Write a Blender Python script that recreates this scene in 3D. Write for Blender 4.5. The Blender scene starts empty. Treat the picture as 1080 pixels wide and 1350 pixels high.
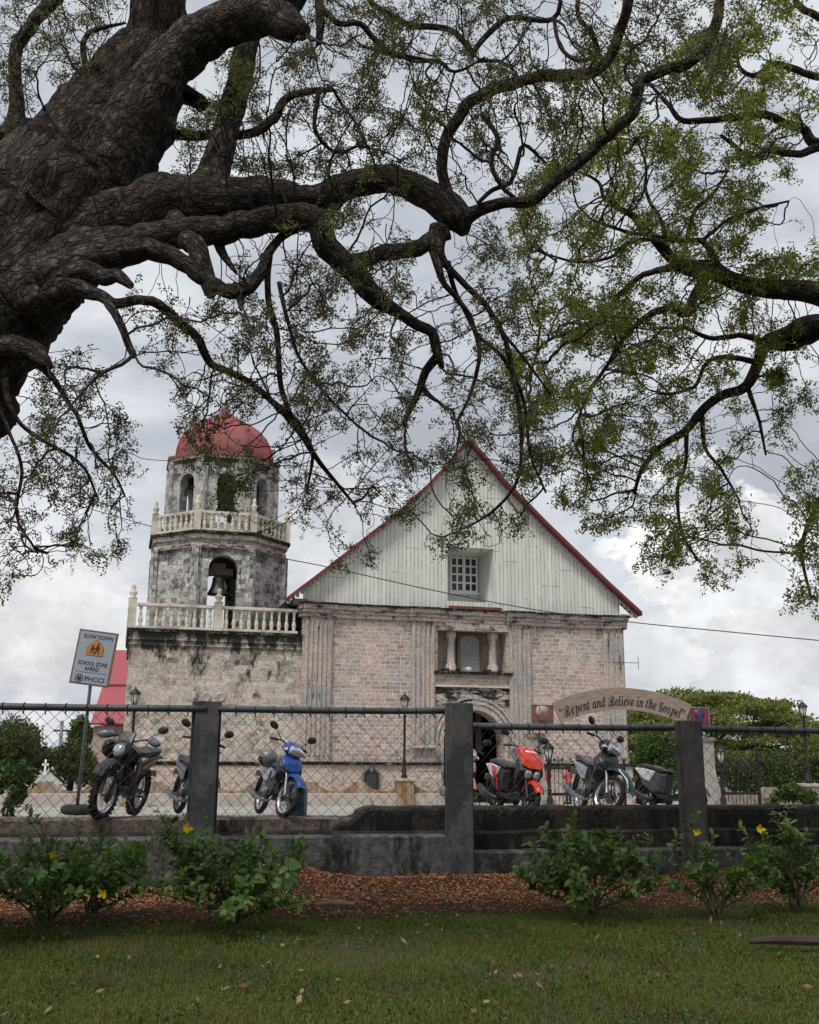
import bpy, bmesh, math, random
import numpy as np
from mathutils import Vector, Matrix, noise, kdtree
R = math.radians
random.seed(7); rng = np.random.default_rng(11)
scn = bpy.context.scene
COL = scn.collection

# ------------------------------------------------------------------ camera
F, PITCH, ROLL, CAMH = 1400.0, math.atan(330/1400.0), R(0.4), 1.6
fwd = Vector((0, math.cos(PITCH), math.sin(PITCH))); up0 = Vector((0, -math.sin(PITCH), math.cos(PITCH)))
rgt = Vector((1, 0, 0))*math.cos(ROLL) + up0*math.sin(ROLL)
upv = up0*math.cos(ROLL) - Vector((1, 0, 0))*math.sin(ROLL)
cam_d = bpy.data.cameras.new('camera'); cam = bpy.data.objects.new('camera', cam_d); COL.objects.link(cam)
M3 = Matrix((rgt, upv, -fwd)).transposed()
CAM = Vector((0, 0, CAMH))
cam.matrix_world = Matrix.Translation(CAM) @ M3.to_4x4()
cam_d.sensor_fit = 'HORIZONTAL'; cam_d.sensor_width = 36; cam_d.lens = 36*F/1080
cam_d.clip_start = 0.1; cam_d.clip_end = 6000
scn.camera = cam

def ray(px, py):
    return fwd + rgt*((px-540)/F) + upv*((675-py)/F)
def at(px, py, Y):
    d = ray(px, py); return CAM + d*(Y/d.y)
def hit(px, py, p0, n):
    d = ray(px, py); return CAM + d*((p0-CAM).dot(n)/d.dot(n))

# ------------------------------------------------------------------ world
world = bpy.data.worlds.new('World'); scn.world = world; world.use_nodes = True
wn = world.node_tree.nodes; wl = world.node_tree.links
for n_ in list(wn): wn.remove(n_)
SUN_EL, SUN_AZ = 58, 205      # azimuth of the sun, degrees clockwise from +Y
def W(t, **k):
    n = wn.new(t)
    for a, b in k.items(): setattr(n, a, b)
    return n
sky = W('ShaderNodeTexSky', sky_type='NISHITA', sun_disc=False, sun_elevation=R(SUN_EL), sun_rotation=R(SUN_AZ))
bg = W('ShaderNodeBackground'); wo = W('ShaderNodeOutputWorld'); tc = W('ShaderNodeTexCoord')
bg.inputs['Strength'].default_value = 0.1
def wmath(op, a, b=None, clamp=False):
    n = W('ShaderNodeMath', operation=op, use_clamp=clamp)
    for i, v in enumerate((a, b)):
        if v is None: continue
        if isinstance(v, (int, float)): n.inputs[i].default_value = v
        else: wl.new(v, n.inputs[i])
    return n.outputs[0]
def wnoise(scale, detail, rough, sz=(1, 1, 2.2), off=(0, 0, 0)):
    m = W('ShaderNodeMapping'); m.inputs['Scale'].default_value = sz; m.inputs['Location'].default_value = off
    wl.new(tc.outputs['Generated'], m.inputs['Vector'])
    n = W('ShaderNodeTexNoise'); n.inputs['Scale'].default_value = scale; n.inputs['Detail'].default_value = detail
    n.inputs['Roughness'].default_value = rough; wl.new(m.outputs[0], n.inputs['Vector']); return n.outputs['Fac']
def wramp(fac, pts):
    r = W('ShaderNodeValToRGB'); e = r.color_ramp.elements
    while len(e) > 1: e.remove(e[-1])
    e[0].position, e[0].color = pts[0][0], (*pts[0][1], 1)
    for p, c in pts[1:]:
        q = e.new(p); q.color = (*c, 1)
    wl.new(fac, r.inputs[0]); return r.outputs[0]
def wmix(f, a, b, blend='MIX'):
    n = W('ShaderNodeMix', data_type='RGBA', blend_type=blend)
    if isinstance(f, (int, float)): n.inputs['Factor'].default_value = f
    else: wl.new(f, n.inputs['Factor'])
    for i, v in ((6, a), (7, b)):
        if isinstance(v, tuple): n.inputs[i].default_value = (*v, 1)
        else: wl.new(v, n.inputs[i])
    return n.outputs[2]
big = wnoise(3.2, 9, .55, off=(.3, .1, .2))
mid = wnoise(7.5, 8, .6, off=(4, 2, 1))
cl = wmath('ADD', wmath('MULTIPLY', big, .68), wmath('MULTIPLY', mid, .32))
cloud = wramp(cl, [(.36, (3.2, 3.42, 3.8)), (.46, (3.9, 4.15, 4.6)), (.54, (5.0, 5.25, 5.6)), (.62, (6.0, 6.2, 6.5))])
hole = wramp(wnoise(2.3, 6, .5, off=(9, 1, 3)), [(.56, (0, 0, 0)), (.68, (1, 1, 1))])
bluesky = wmix(.45, sky.outputs[0], (6.2, 6.9, 7.8))
col = wmix(wmath('MULTIPLY', hole, .6), cloud, bluesky)
def puff(px, py, rad, dens, br):
    """a lit cumulus towards one direction of the sky, broken up by noise"""
    d = ray(px, py).normalized()
    v = W('ShaderNodeVectorMath', operation='SUBTRACT'); wl.new(tc.outputs['Generated'], v.inputs[0]); v.inputs[1].default_value = d
    m = W('ShaderNodeVectorMath', operation='LENGTH'); wl.new(v.outputs[0], m.inputs[0])
    dist = wmath('DIVIDE', m.outputs['Value'], rad)
    nz = wnoise(16, 9, .62, sz=(1, 1, 1.5), off=(px*.01, 3, 1))
    f = wmath('SUBTRACT', wmath('ADD', wmath('MULTIPLY', nz, 2.4), -.2), dist)
    f = wramp(f, [(.12, (0, 0, 0)), (.3, (dens,)*3)])
    shade = wramp(wnoise(11, 8, .6, sz=(1, 1, 1.4), off=(2, px*.02, 7)), [(.38, tuple(c*.62 for c in br)), (.6, br)])
    return f, shade
for a_ in ((950, 735, .10, .9, (8.0, 8.1, 8.2)), (1010, 800, .09, .65, (6.6, 6.8, 7.0)), (80, 830, .09, .75, (7.1, 7.15, 7.25)),
           (1040, 870, .08, .6, (7.2, 7.3, 7.4)), (30, 690, .07, .5, (6.5, 6.6, 6.8)), (450, 700, .09, .5, (6.9, 7.0, 7.2)), (860, 880, .06, .6, (7.0, 7.1, 7.2))):
    f_, s_ = puff(*a_); col = wmix(f_, col, s_)
wl.new(col, bg.inputs['Color']); wl.new(bg.outputs[0], wo.inputs[0])

sun_d = bpy.data.lights.new('sun', 'SUN'); sun_d.energy = 1.9; sun_d.angle = R(14); sun_d.color = (1, .965, .92)
sun = bpy.data.objects.new('sun', sun_d); COL.objects.link(sun)
sd = Vector((math.sin(R(SUN_AZ))*math.cos(R(SUN_EL)), math.cos(R(SUN_AZ))*math.cos(R(SUN_EL)), math.sin(R(SUN_EL))))
sun.rotation_euler = sd.to_track_quat('Z', 'Y').to_euler()
scn.view_settings.view_transform = 'Standard'; scn.view_settings.look = 'None'
scn.view_settings.exposure = 0.46; scn.view_settings.gamma = 1
scn.cycles.max_bounces = 6; scn.cycles.diffuse_bounces = 3; scn.cycles.transparent_max_bounces = 6

# ------------------------------------------------------------------ materials
class NT:
    def __init__(s, name):
        s.m = bpy.data.materials.new(name); s.m.use_nodes = True; s.t = s.m.node_tree
        s.bsdf = s.t.nodes['Principled BSDF']; s._tc = None
    def n(s, typ, **k):
        x = s.t.nodes.new(typ)
        for a, b in k.items(): setattr(x, a, b)
        return x
    def L(s, a, b): s.t.links.new(a, b)
    def coord(s, kind='UV'):
        if s._tc is None: s._tc = s.n('ShaderNodeTexCoord')
        return s._tc.outputs[kind]
    def map(s, kind='UV', scale=(1, 1, 1), loc=(0, 0, 0), rot=(0, 0, 0)):
        m = s.n('ShaderNodeMapping'); m.inputs['Scale'].default_value = scale; m.inputs['Location'].default_value = loc
        m.inputs['Rotation'].default_value = rot
        s.L(s.coord(kind), m.inputs[0]); return m.outputs[0]
    def noise(s, vec, scale, detail=5, rough=.55, dist=0, out='Fac'):
        x = s.n('ShaderNodeTexNoise'); x.inputs['Scale'].default_value = scale; x.inputs['Detail'].default_value = detail
        x.inputs['Roughness'].default_value = rough; x.inputs['Distortion'].default_value = dist
        s.L(vec, x.inputs['Vector']); return x.outputs[out]
    def ramp(s, f, pts):
        r = s.n('ShaderNodeValToRGB'); e = r.color_ramp.elements
        while len(e) > 1: e.remove(e[-1])
        def c4(c): return (c, c, c, 1) if isinstance(c, (int, float)) else (*c, 1)
        e[0].position = pts[0][0]; e[0].color = c4(pts[0][1])
        for p, c in pts[1:]:
            q = e.new(p); q.color = c4(c)
        s.L(f, r.inputs[0]); return r.outputs[0]
    def mix(s, f, a, b, blend='MIX'):
        x = s.n('ShaderNodeMix', data_type='RGBA', blend_type=blend)
        for i, v in ((0, f), (6, a), (7, b)):
            if isinstance(v, (int, float)): x.inputs[i].default_value = v if i == 0 else (v, v, v, 1)
            elif isinstance(v, tuple): x.inputs[i].default_value = (*v, 1)
            else: s.L(v, x.inputs[i])
        return x.outputs[2]
    def math(s, op, a, b=None):
        x = s.n('ShaderNodeMath', operation=op)
        for i, v in enumerate((a, b)):
            if v is None: continue
            if isinstance(v, (int, float)): x.inputs[i].default_value = v
            else: s.L(v, x.inputs[i])
        return x.outputs[0]
    def color(s, c):
        if isinstance(c, tuple): s.bsdf.inputs['Base Color'].default_value = (*c, 1)
        else: s.L(c, s.bsdf.inputs['Base Color'])
    def set(s, rough=.8, metal=0, spec=None):
        s.bsdf.inputs['Roughness'].default_value = rough; s.bsdf.inputs['Metallic'].default_value = metal
        if spec is not None: s.bsdf.inputs['Specular IOR Level'].default_value = spec
        return s
    def bump(s, h, strength=.5, dist=.02):
        b = s.n('ShaderNodeBump'); b.inputs['Strength'].default_value = strength; b.inputs['Distance'].default_value = dist
        s.L(h, b.inputs['Height']); s.L(b.outputs[0], s.bsdf.inputs['Normal'])

def simple(name, c, rough=.6, metal=0, var=.15, scale=8, bump=0, spec=None, kind='Object', dirt=None):
    m = NT(name); v = m.map(kind)
    n1 = m.noise(v, scale, 5)
    lo = tuple(x*(1-var) for x in c); hi = tuple(min(1, x*(1+var)) for x in c)
    colr = m.ramp(n1, [(.3, lo), (.7, hi)])
    if dirt:
        d = m.ramp(m.noise(v, scale*.37, 6, .65), [(.48, 0), (.62, dirt[1])]); colr = m.mix(d, colr, dirt[0])
    m.color(colr); m.set(rough, metal, spec)
    if bump: m.bump(m.noise(v, scale*4, 4), bump, .01)
    return m.m

def stone(name, cols, mortar, bw=.30, bh=.165, stain=.3, staincol=(.030, .029, .027), lo=.5, patch=None, mort=.016, wob=.035, streak=(1.2, .5), blocky=0, bumps=.9, zst=(), fine=1.0):
    m = NT(name); uv = m.map('UV')
    wv = m.noise(uv, 3.1, 3, out='Color')
    ad = m.n('ShaderNodeVectorMath', operation='MULTIPLY_ADD'); m.L(wv, ad.inputs[0]); ad.inputs[1].default_value = (wob*2, wob*2, 0); m.L(uv, ad.inputs[2])
    def brick(ms, mc):
        b = m.n('ShaderNodeTexBrick'); m.L(ad.outputs[0], b.inputs['Vector'])
        b.inputs['Scale'].default_value = 1; b.inputs['Brick Width'].default_value = bw; b.inputs['Row Height'].default_value = bh
        b.inputs['Mortar Size'].default_value = ms; b.inputs['Mortar Smooth'].default_value = .25
        b.inputs['Color1'].default_value = (0, 0, 0, 1); b.inputs['Color2'].default_value = (1, 1, 1, 1); b.inputs['Mortar'].default_value = (mc, mc, mc, 1)
        b.offset = .5; b.squash = 1.35; b.squash_frequency = 3; return b
    b = brick(0, .5); bm = brick(mort, .5)
    n = len(cols); colr = m.ramp(b.outputs['Color'], [(i/(n-1), c) for i, c in enumerate(cols)])
    colr = m.mix(m.ramp(m.noise(uv, .55, 7, .6), [(.36, .0), (.66, .6)]), colr, cols[n//2])
    if patch: colr = m.mix(m.ramp(m.noise(m.map('UV', (1, 1, 1), (5, 3, 0)), .8, 8, .65), [(.47, 0), (.6, patch[1])]), colr, patch[0])
    colr = m.mix(1.0, colr, m.ramp(m.noise(uv, 9, 10, .82), [(.32, .30), (.5, 1.0), (.66, 1.55)]), 'MULTIPLY')
    colr = m.mix(m.math('MULTIPLY', bm.outputs['Fac'], m.ramp(m.noise(uv, 3.5, 6, .7), [(.34, .25), (.56, 1)])), colr, mortar)
    zb = None
    if zst:         # rain-fed black growth that runs down from ledges at these heights
        sp = m.n('ShaderNodeSeparateXYZ'); m.L(m.coord('Object'), sp.inputs[0])
        for z0, ln, amp in zst:
            mr = m.n('ShaderNodeMapRange'); m.L(sp.outputs[2], mr.inputs['Value']); mr.inputs['From Min'].default_value = z0-ln; mr.inputs['From Max'].default_value = z0
            mr.inputs['To Min'].default_value = 0; mr.inputs['To Max'].default_value = amp; q = m.math('MULTIPLY', mr.outputs[0], m.math('LESS_THAN', sp.outputs[2], z0+.01))
            zb = q if zb is None else m.math('MAXIMUM', zb, q)
    if blocky:      # lichen and soot that fill whole blocks and bleed over them
        q = m.math('ADD', m.math('MULTIPLY', m.math('SUBTRACT', b.outputs['Color'], .5), .09), m.noise(m.map('UV', (1, .7, 1), (1, 8, 0)), 1.9, 13, .90))
        if zb is not None: q = m.math('ADD', q, m.math('MULTIPLY', zb, .5))
        colr = m.mix(m.ramp(q, [(.515, 0), (.57, blocky)]), colr, (.070, .072, .072))
        q2 = m.noise(m.map('UV', (1, 1, 1), (9, 2, 0)), 5.5, 9, .75); colr = m.mix(m.ramp(q2, [(.565, 0), (.62, blocky*.85)]), colr, (.09, .09, .088))
    st = m.noise(m.map('UV', (streak[0], streak[1], 1), (2, 7, 0)), 1.7, 11, .76)
    if zb is not None: st = m.math('ADD', st, zb)
    colr = m.mix(m.ramp(st, [(lo, 0), (lo+.07, stain)]), colr, staincol)
    m.color(colr); m.set(.92, 0, .2)
    h = m.math('SUBTRACT', m.noise(uv, 14, 7, .7), m.math('MULTIPLY', bm.outputs['Fac'], .7))
    m.bump(h, bumps, .035)
    return m.m

def metal(name, c, rough=.45, metallic=.0): return simple(name, c, rough, metallic, .12, 12)

MT = {}
PK = [(.56, .39, .33), (.22, .20, .19), (.52, .365, .305), (.39, .365, .35), (.62, .485, .42), (.29, .23, .205), (.45, .355, .305), (.19, .175, .165), (.50, .39, .32)]
GR = [(.68, .65, .60), (.46, .45, .43), (.72, .67, .60), (.24, .24, .235), (.54, .51, .46), (.68, .65, .60)]
TR = [(.50, .42, .37), (.42, .37, .335), (.54, .45, .40), (.36, .345, .33), (.47, .38, .33)]
def make_stone(ZC0, ZP, nz0, ZTc, Z1b, Z2b, zTp):
    MT['facade'] = stone('coral_stone_facade', PK, (.74, .66, .60), .30, .165, .75, lo=.60, patch=((.36, .355, .34), .55), zst=((ZC0, .5, .10), (ZP+.4, .5, .05)))
    MT['trim'] = stone('carved_stone_trim', TR, (.55, .49, .43), .62, .34, .8, lo=.56, patch=((.33, .335, .33), .75), mort=.012, streak=(2.6, .35), zst=((ZC0, .8, .08),))
    MT['cornice'] = stone('weathered_cornice_stone', TR, (.44, .38, .33), .9, .5, .97, lo=.515, mort=.006, streak=(1.0, 2.4))
    MT['black'] = stone('mossy_black_stone', [(.20, .18, .15), (.12, .11, .095)], (.2, .18, .15), .5, .3, 1.0, staincol=(.012, .012, .011), lo=.42, mort=.004, streak=(1.5, 1.5))
    MT['towerbase'] = stone('tower_base_blocks', [(.62, .53, .45), (.42, .38, .34), (.66, .57, .47), (.34, .345, .34), (.56, .49, .42), (.70, .63, .55), (.30, .27, .24), (.60, .47, .38)], (.64, .58, .50), .36, .21, .97, lo=.585, patch=((.60, .48, .39), .6), streak=(.8, .35), blocky=.5, zst=((zTp+.45, 2.1, .17),), staincol=(.03, .031, .024))
    MT['tower'] = stone('tower_lichen_blocks', GR, (.50, .48, .44), .30, .19, .9, lo=.575, streak=(1.6, .45), blocky=.9, zst=((Z1b, .9, .07), (Z2b, .9, .10)))
    MT['plinth'] = stone('pale_plinth_stone', [(.54, .44, .36), (.47, .37, .31), (.56, .47, .40), (.42, .36, .32)], (.50, .44, .38), .7, .42, .5, lo=.60, mort=.010)
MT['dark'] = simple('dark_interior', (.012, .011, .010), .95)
MT['balus'] = simple('cream_painted_concrete', (.58, .53, .44), .8, 0, .12, 3, .3, dirt=((.22, .20, .17), .7))
MT['dome'] = simple('faded_red_roof_paint', (.27, .058, .062), .7, 0, .25, 1.3, dirt=((.17, .075, .07), .8))
MT['fascia'] = simple('maroon_roof_trim', (.15, .022, .026), .6, 0, .25, 2)
MT['white'] = simple('white_paint', (.82, .83, .84), .6, 0, .06, 4)
MT['bronze'] = simple('dark_bronze', (.05, .045, .042), .5, .5, .2, 6)
MT['wood'] = simple('dark_wood', (.07, .045, .03), .7, 0, .3, 9)
MT['iron'] = simple('black_painted_iron', (.013, .013, .015), .5, .2, .2, 20)

def boards():
    m = NT('peeling_painted_boards'); uv = m.map('UV')
    sx = m.n('ShaderNodeSeparateXYZ'); m.L(uv, sx.inputs[0])
    bwid = .17
    k = m.math('DIVIDE', sx.outputs[0], bwid); fr = m.math('FRACT', k); idx = m.math('FLOOR', k)
    edge = m.ramp(fr, [(0, 1), (.10, .95), (.15, 0), (.95, 0), (1, 1)])
    wn_ = m.n('ShaderNodeTexWhiteNoise', noise_dimensions='1D'); m.L(idx, wn_.inputs['W'])
    base = m.ramp(wn_.outputs['Value'], [(0, (.585, .60, .545)), (1, (.70, .705, .64))])
    gapn = m.ramp(m.noise(m.map('UV', (3, .35, 1)), 3, 7, .7), [(.38, .12), (.58, .9)])
    colr = m.mix(m.math('MULTIPLY', edge, gapn), base, (.055, .055, .045))
    peel = m.ramp(m.noise(m.map('UV', (11, .8, 1)), 1.6, 11, .82), [(.575, 0), (.62, .9)])
    colr = m.mix(peel, colr, (.20, .19, .165))
    # butt joints where board courses end: a different height on each run of boards
    idg = m.n('ShaderNodeTexWhiteNoise', noise_dimensions='1D'); m.L(m.math('FLOOR', m.math('DIVIDE', sx.outputs[0], bwid*5)), idg.inputs['W'])
    fy = m.math('FRACT', m.math('ADD', m.math('DIVIDE', sx.outputs[1], 2.3), idg.outputs['Value']))
    joint = m.ramp(fy, [(0, .8), (.012, .7), (.016, 0)])
    colr = m.mix(m.math('MULTIPLY', joint, m.ramp(m.noise(uv, 2.5, 3), [(.46, 0), (.55, 1)])), colr, (.12, .12, .1))
    colr = m.mix(m.ramp(m.noise(m.map('UV', (1, .6, 1), (3, 1, 0)), .8, 6), [(.4, 0), (.7, .3)]), colr, (.42, .41, .36))
    m.color(colr); m.set(.75, 0, .3); m.bump(edge, -.6, .02); return m.m
MT['boards'] = boards()

# ------------------------------------------------------------------ mesh builder
class MB:
    """collects faces; build() links them as ONE mesh object"""
    def __init__(s): s.v = []; s.f = []; s.uv = []; s.sm = []
    def add(s, vs, fs, M=None, uvs=None, smooth=False):
        o = len(s.v)
        for p in vs: s.v.append(tuple(M @ Vector(p)) if M is not None else tuple(p))
        for i, f in enumerate(fs):
            s.f.append(tuple(o+k for k in f)); s.uv.append(uvs[i] if uvs else None); s.sm.append(smooth)
        return s
    def box(s, x0, y0, z0, x1, y1, z1, M=None):
        v = [(x0, y0, z0), (x1, y0, z0), (x1, y1, z0), (x0, y1, z0), (x0, y0, z1), (x1, y0, z1), (x1, y1, z1), (x0, y1, z1)]
        return s.add(v, [(0, 3, 2, 1), (4, 5, 6, 7), (0, 1, 5, 4), (1, 2, 6, 5), (2, 3, 7, 6), (3, 0, 4, 7)], M)
    def prism(s, poly, y0, y1, M=None, smooth=False):
        """poly of (x,z), counter-clockwise seen from -y, extruded from y0 to y1"""
        n = len(poly); v = [(x, y0, z) for x, z in poly]+[(x, y1, z) for x, z in poly]
        f = [tuple(range(n)), tuple(range(2*n-1, n-1, -1))]+[(i, n+i, n+(i+1) % n, (i+1) % n) for i in range(n)]
        return s.add(v, f, M, smooth=smooth)
    def zprism(s, poly, z0, z1, M=None, smooth=False):
        n = len(poly); v = [(x, y, z0) for x, y in poly]+[(x, y, z1) for x, y in poly]
        f = [tuple(range(n-1, -1, -1)), tuple(range(n, 2*n))]+[(i, (i+1) % n, n+(i+1) % n, n+i) for i in range(n)]
        return s.add(v, f, M, smooth=smooth)
    def pillow(s, poly, w, M=None, inset=.82, mid=.55, cx=None):
        """side profile poly of (x,z) blown up to a rounded body of half width w"""
        n = len(poly); ax = sum(p[0] for p in poly)/n; az = sum(p[1] for p in poly)/n
        v = []
        for yy, k in ((-w, inset), (-w*mid, 1), (w*mid, 1), (w, inset)):
            for x, z in poly: v.append((ax+(x-ax)*k, yy, az+(z-az)*k))
        f = [tuple(range(n)), tuple(range(4*n-1, 3*n-1, -1))]
        for r in range(3):
            for i in range(n): f.append((r*n+i, (r+1)*n+i, (r+1)*n+(i+1) % n, r*n+(i+1) % n))
        return s.add(v, f, M, smooth=False)
    def lathe(s, prof, seg=16, M=None, smooth=True, a0=0):
        """prof of (r,z) turned about z"""
        v = []; f = []; uvs = []
        for r, z in prof:
            for k in range(seg):
                a = a0+2*math.pi*k/seg; v.append((r*math.cos(a), r*math.sin(a), z))
        for i in range(len(prof)-1):
            for k in range(seg):
                f.append((i*seg+k, i*seg+(k+1) % seg, (i+1)*seg+(k+1) % seg, (i+1)*seg+k))
        if prof[0][0] > 1e-4: f.append(tuple(range(seg-1, -1, -1)))
        if prof[-1][0] > 1e-4: f.append(tuple((len(prof)-1)*seg+k for k in range(seg)))
        return s.add(v, f, M, smooth=smooth)
    def tube(s, pts, rad, seg=8, M=None, closed=False, flat=False, cap=True, disp=None, vscale=1.0):
        pts = [Vector(p) for p in pts]; n = len(pts)
        if not isinstance(rad, (list, tuple)): rad = [rad]*n
        v = []; f = []; uvs = []; prev = None; L = 0
        for i, p in enumerate(pts):
            if closed: t = pts[(i+1) % n]-pts[i-1]
            else: t = pts[min(i+1, n-1)]-pts[max(i-1, 0)]
            if t.length < 1e-9: t = Vector((0, 0, 1))
            t.normalize()
            if prev is None:
                a = Vector((0, 0, 1)) if abs(t.z) < .9 else Vector((1, 0, 0)); u = t.cross(a).normalized()
            else:
                u = prev-t*prev.dot(t)
                if u.length < 1e-6: u = t.orthogonal()
                u.normalize()
            w_ = t.cross(u); prev = u
            if i: L += (pts[i]-pts[i-1]).length
            for k in range(seg):
                a = 2*math.pi*k/seg; r = rad[i]
                if disp: r = r*disp(a, L, r)
                v.append(p+(u*math.cos(a)+w_*math.sin(a))*r)
        cum = [0]
        for i in range(1, n): cum.append(cum[-1]+(pts[i]-pts[i-1]).length)
        ravg = sum(rad)/n
        rings = n if closed else n-1
        for i in range(rings):
            j = (i+1) % n; l0 = cum[i]; l1 = cum[j] if j else cum[i]+.1
            for k in range(seg):
                k2 = (k+1) % seg
                f.append((i*seg+k, i*seg+k2, j*seg+k2, j*seg+k))
                u0 = k/seg*6.283*ravg; u1 = (k+1)/seg*6.283*ravg
                uvs.append(((u0, l0), (u1, l0), (u1, l1), (u0, l1)))
        if not closed and cap:
            f.append(tuple(range(seg-1, -1, -1))); uvs.append(tuple((0, 0) for _ in range(seg)))
            f.append(tuple((n-1)*seg+k for k in range(seg))); uvs.append(tuple((0, 0) for _ in range(seg)))
        return s.add(v, f, M, uvs, smooth=not flat)
    def torus(s, Rr, r, M=None, seg=28, ring=8, sy=1.0):
        v = []; f = []
        for i in range(seg):
            a = 2*math.pi*i/seg
            for k in range(ring):
                b = 2*math.pi*k/ring
                v.append(((Rr+r*math.cos(b))*math.cos(a), r*sy*math.sin(b), (Rr+r*math.cos(b))*math.sin(a)))
        for i in range(seg):
            for k in range(ring):
                f.append((i*ring+k, i*ring+(k+1) % ring, ((i+1) % seg)*ring+(k+1) % ring, ((i+1) % seg)*ring+k))
        return s.add(v, f, M, smooth=True)
    def ball(s, c, r, M=None, seg=14, rings=9):
        rx, ry, rz = r if isinstance(r, tuple) else (r, r, r)
        pr = [(math.sin(math.pi*i/rings), -math.cos(math.pi*i/rings)) for i in range(rings+1)]
        v = []; f = []
        for q, z in pr:
            for k in range(seg):
                a = 2*math.pi*k/seg; v.append((c[0]+rx*q*math.cos(a), c[1]+ry*q*math.sin(a), c[2]+rz*z))
        for i in range(rings):
            for k in range(seg): f.append((i*seg+k, i*seg+(k+1) % seg, (i+1)*seg+(k+1) % seg, (i+1)*seg+k))
        return s.add(v, f, M, smooth=True)
    def build(s, name, m, parent=None, bevel=0, seg=2):
        me = bpy.data.meshes.new(name); me.from_pydata(s.v, [], s.f); me.update()
        if isinstance(m, str): m = MT[m]
        me.materials.append(m)
        me.polygons.foreach_set('use_smooth', s.sm)
        ul = me.uv_layers.new(name='UVMap'); arr = np.zeros(len(me.loops)*2); V = s.v
        for p, uvf in zip(me.polygons, s.uv):
            if uvf is not None:
                for li, q in zip(p.loop_indices, uvf): arr[2*li] = q[0]; arr[2*li+1] = q[1]
            else:
                n = p.normal
                if abs(n.z) > .8: tx, tz = Vector((1, 0, 0)), Vector((0, 1, 0))
                else:
                    tx = Vector((-n.y, n.x, 0)).normalized(); tz = n.cross(tx)
                for li, vi in zip(p.loop_indices, p.vertices):
                    q = Vector(V[vi]); arr[2*li] = q.dot(tx); arr[2*li+1] = q.dot(tz)
        ul.data.foreach_set('uv', arr)
        o = bpy.data.objects.new(name, me); COL.objects.link(o)
        if parent is not None: o.parent = parent
        if bevel:
            b = o.modifiers.new('bevel', 'BEVEL'); b.width = bevel; b.segments = seg; b.limit_method = 'ANGLE'; b.angle_limit = R(50)
        return o

def tag(o, label, cat, group=None, kind=None):
    if kind is not None: o['kind'] = kind
    if label: o['label'] = label
    if cat: o['category'] = cat
    if group: o['group'] = group
    return o
def thing(name, label, cat, loc=(0, 0, 0), rz=0, group=None):
    o = bpy.data.objects.new(name, None); COL.objects.link(o); o.location = loc; o.rotation_euler = (0, 0, rz)
    o.empty_display_size = .2; return tag(o, label, cat, group)
def structure(o): o['kind'] = 'structure'; return o
def copy_tree(o, parent=None):
    c = o.copy(); COL.objects.link(c)
    if parent is not None: c.parent = parent
    for ch in list(o.children): copy_tree(ch, c)
    return c
def T(x=0, y=0, z=0, rx=0, ry=0, rz=0, s=1):
    sc = Matrix.Diagonal((s, s, s, 1)) if isinstance(s, (int, float)) else Matrix.Diagonal((*s, 1))
    return Matrix.Translation((x, y, z)) @ Matrix.Rotation(rz, 4, 'Z') @ Matrix.Rotation(ry, 4, 'Y') @ Matrix.Rotation(rx, 4, 'X') @ sc
def aim(a, b):
    """matrix taking +z to the direction a->b, origin at a"""
    a = Vector(a); b = Vector(b); return Matrix.Translation(a) @ (b-a).to_track_quat('Z', 'Y').to_matrix().to_4x4()
def text_mesh(body, size, bold=0, shear=0, depth=.002, align='CENTER'):
    c = bpy.data.curves.new('txt', 'FONT'); c.body = body; c.size = size; c.offset = bold; c.shear = shear; c.extrude = depth
    c.align_x = align; c.align_y = 'CENTER'; c.resolution_u = 3
    o = bpy.data.objects.new('txt', c); COL.objects.link(o); bpy.context.view_layer.update()
    me = o.to_mesh(); v = [tuple(q.co) for q in me.vertices]; f = [tuple(p.vertices) for p in me.polygons]
    o.to_mesh_clear(); bpy.data.objects.remove(o); bpy.data.curves.remove(c)
    return v, f
def lerp(a, b, t): return a+(b-a)*t
def smoothpath(pts, step):
    """Catmull-Rom through rows of numbers, resampled about every `step` (first three = position)"""
    P = [np.array(p, float) for p in pts]; P = [2*P[0]-P[1]]+P+[2*P[-1]-P[-2]]; out = []
    for i in range(1, len(P)-2):
        n = max(2, int(np.linalg.norm(P[i+1][:3]-P[i][:3])/step))
        for k in range(n):
            t = k/n; a, b, c, d = P[i-1], P[i], P[i+1], P[i+2]
            out.append(.5*((2*b)+(c-a)*t+(2*a-5*b+4*c-d)*t*t+(3*b-a-3*c+d)*t**3))
    out.append(P[-2]); return out
# ------------------------------------------------------------------ church
ANG = R(15)
D0 = 42.0
p_ = at(397, 900, D0); CH0 = Vector((p_.x, p_.y, 0.0))
cdx = Vector((math.cos(ANG), math.sin(ANG), 0)); cdy = Vector((-math.sin(ANG), math.cos(ANG), 0))
def fl(px, py, yo=0.0):
    """(x,z) in the facade frame of what a pixel shows on the plane yo behind the facade"""
    p = hit(px, py, CH0+cdy*yo, cdy)-CH0; return p.dot(cdx), p.z
church = thing('church', 'old stone church with a pink coral stone facade and a tall pointed white boarded gable', 'church', CH0, ANG)
FW = fl(823, 900)[0]                       # facade width
ZC1 = (fl(400, 793)[1]+fl(820, 815)[1])/2  # top of main cornice
ZC0 = ZC1-.55
ZP = (fl(400, 1006)[1]+fl(830, 1005)[1])/2 # plinth ledge
TH = .9
dl, dr = fl(581, 960)[0], fl(668, 960)[0]; dcx = (dl+dr)/2; dhw = (dr-dl)/2-.12
dtop = fl(625, 936)[1]
nl, nr = fl(577, 860)[0], fl(668, 860)[0]; nz0, nz1 = fl(620, 886)[1], fl(620, 832)[1]

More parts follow.
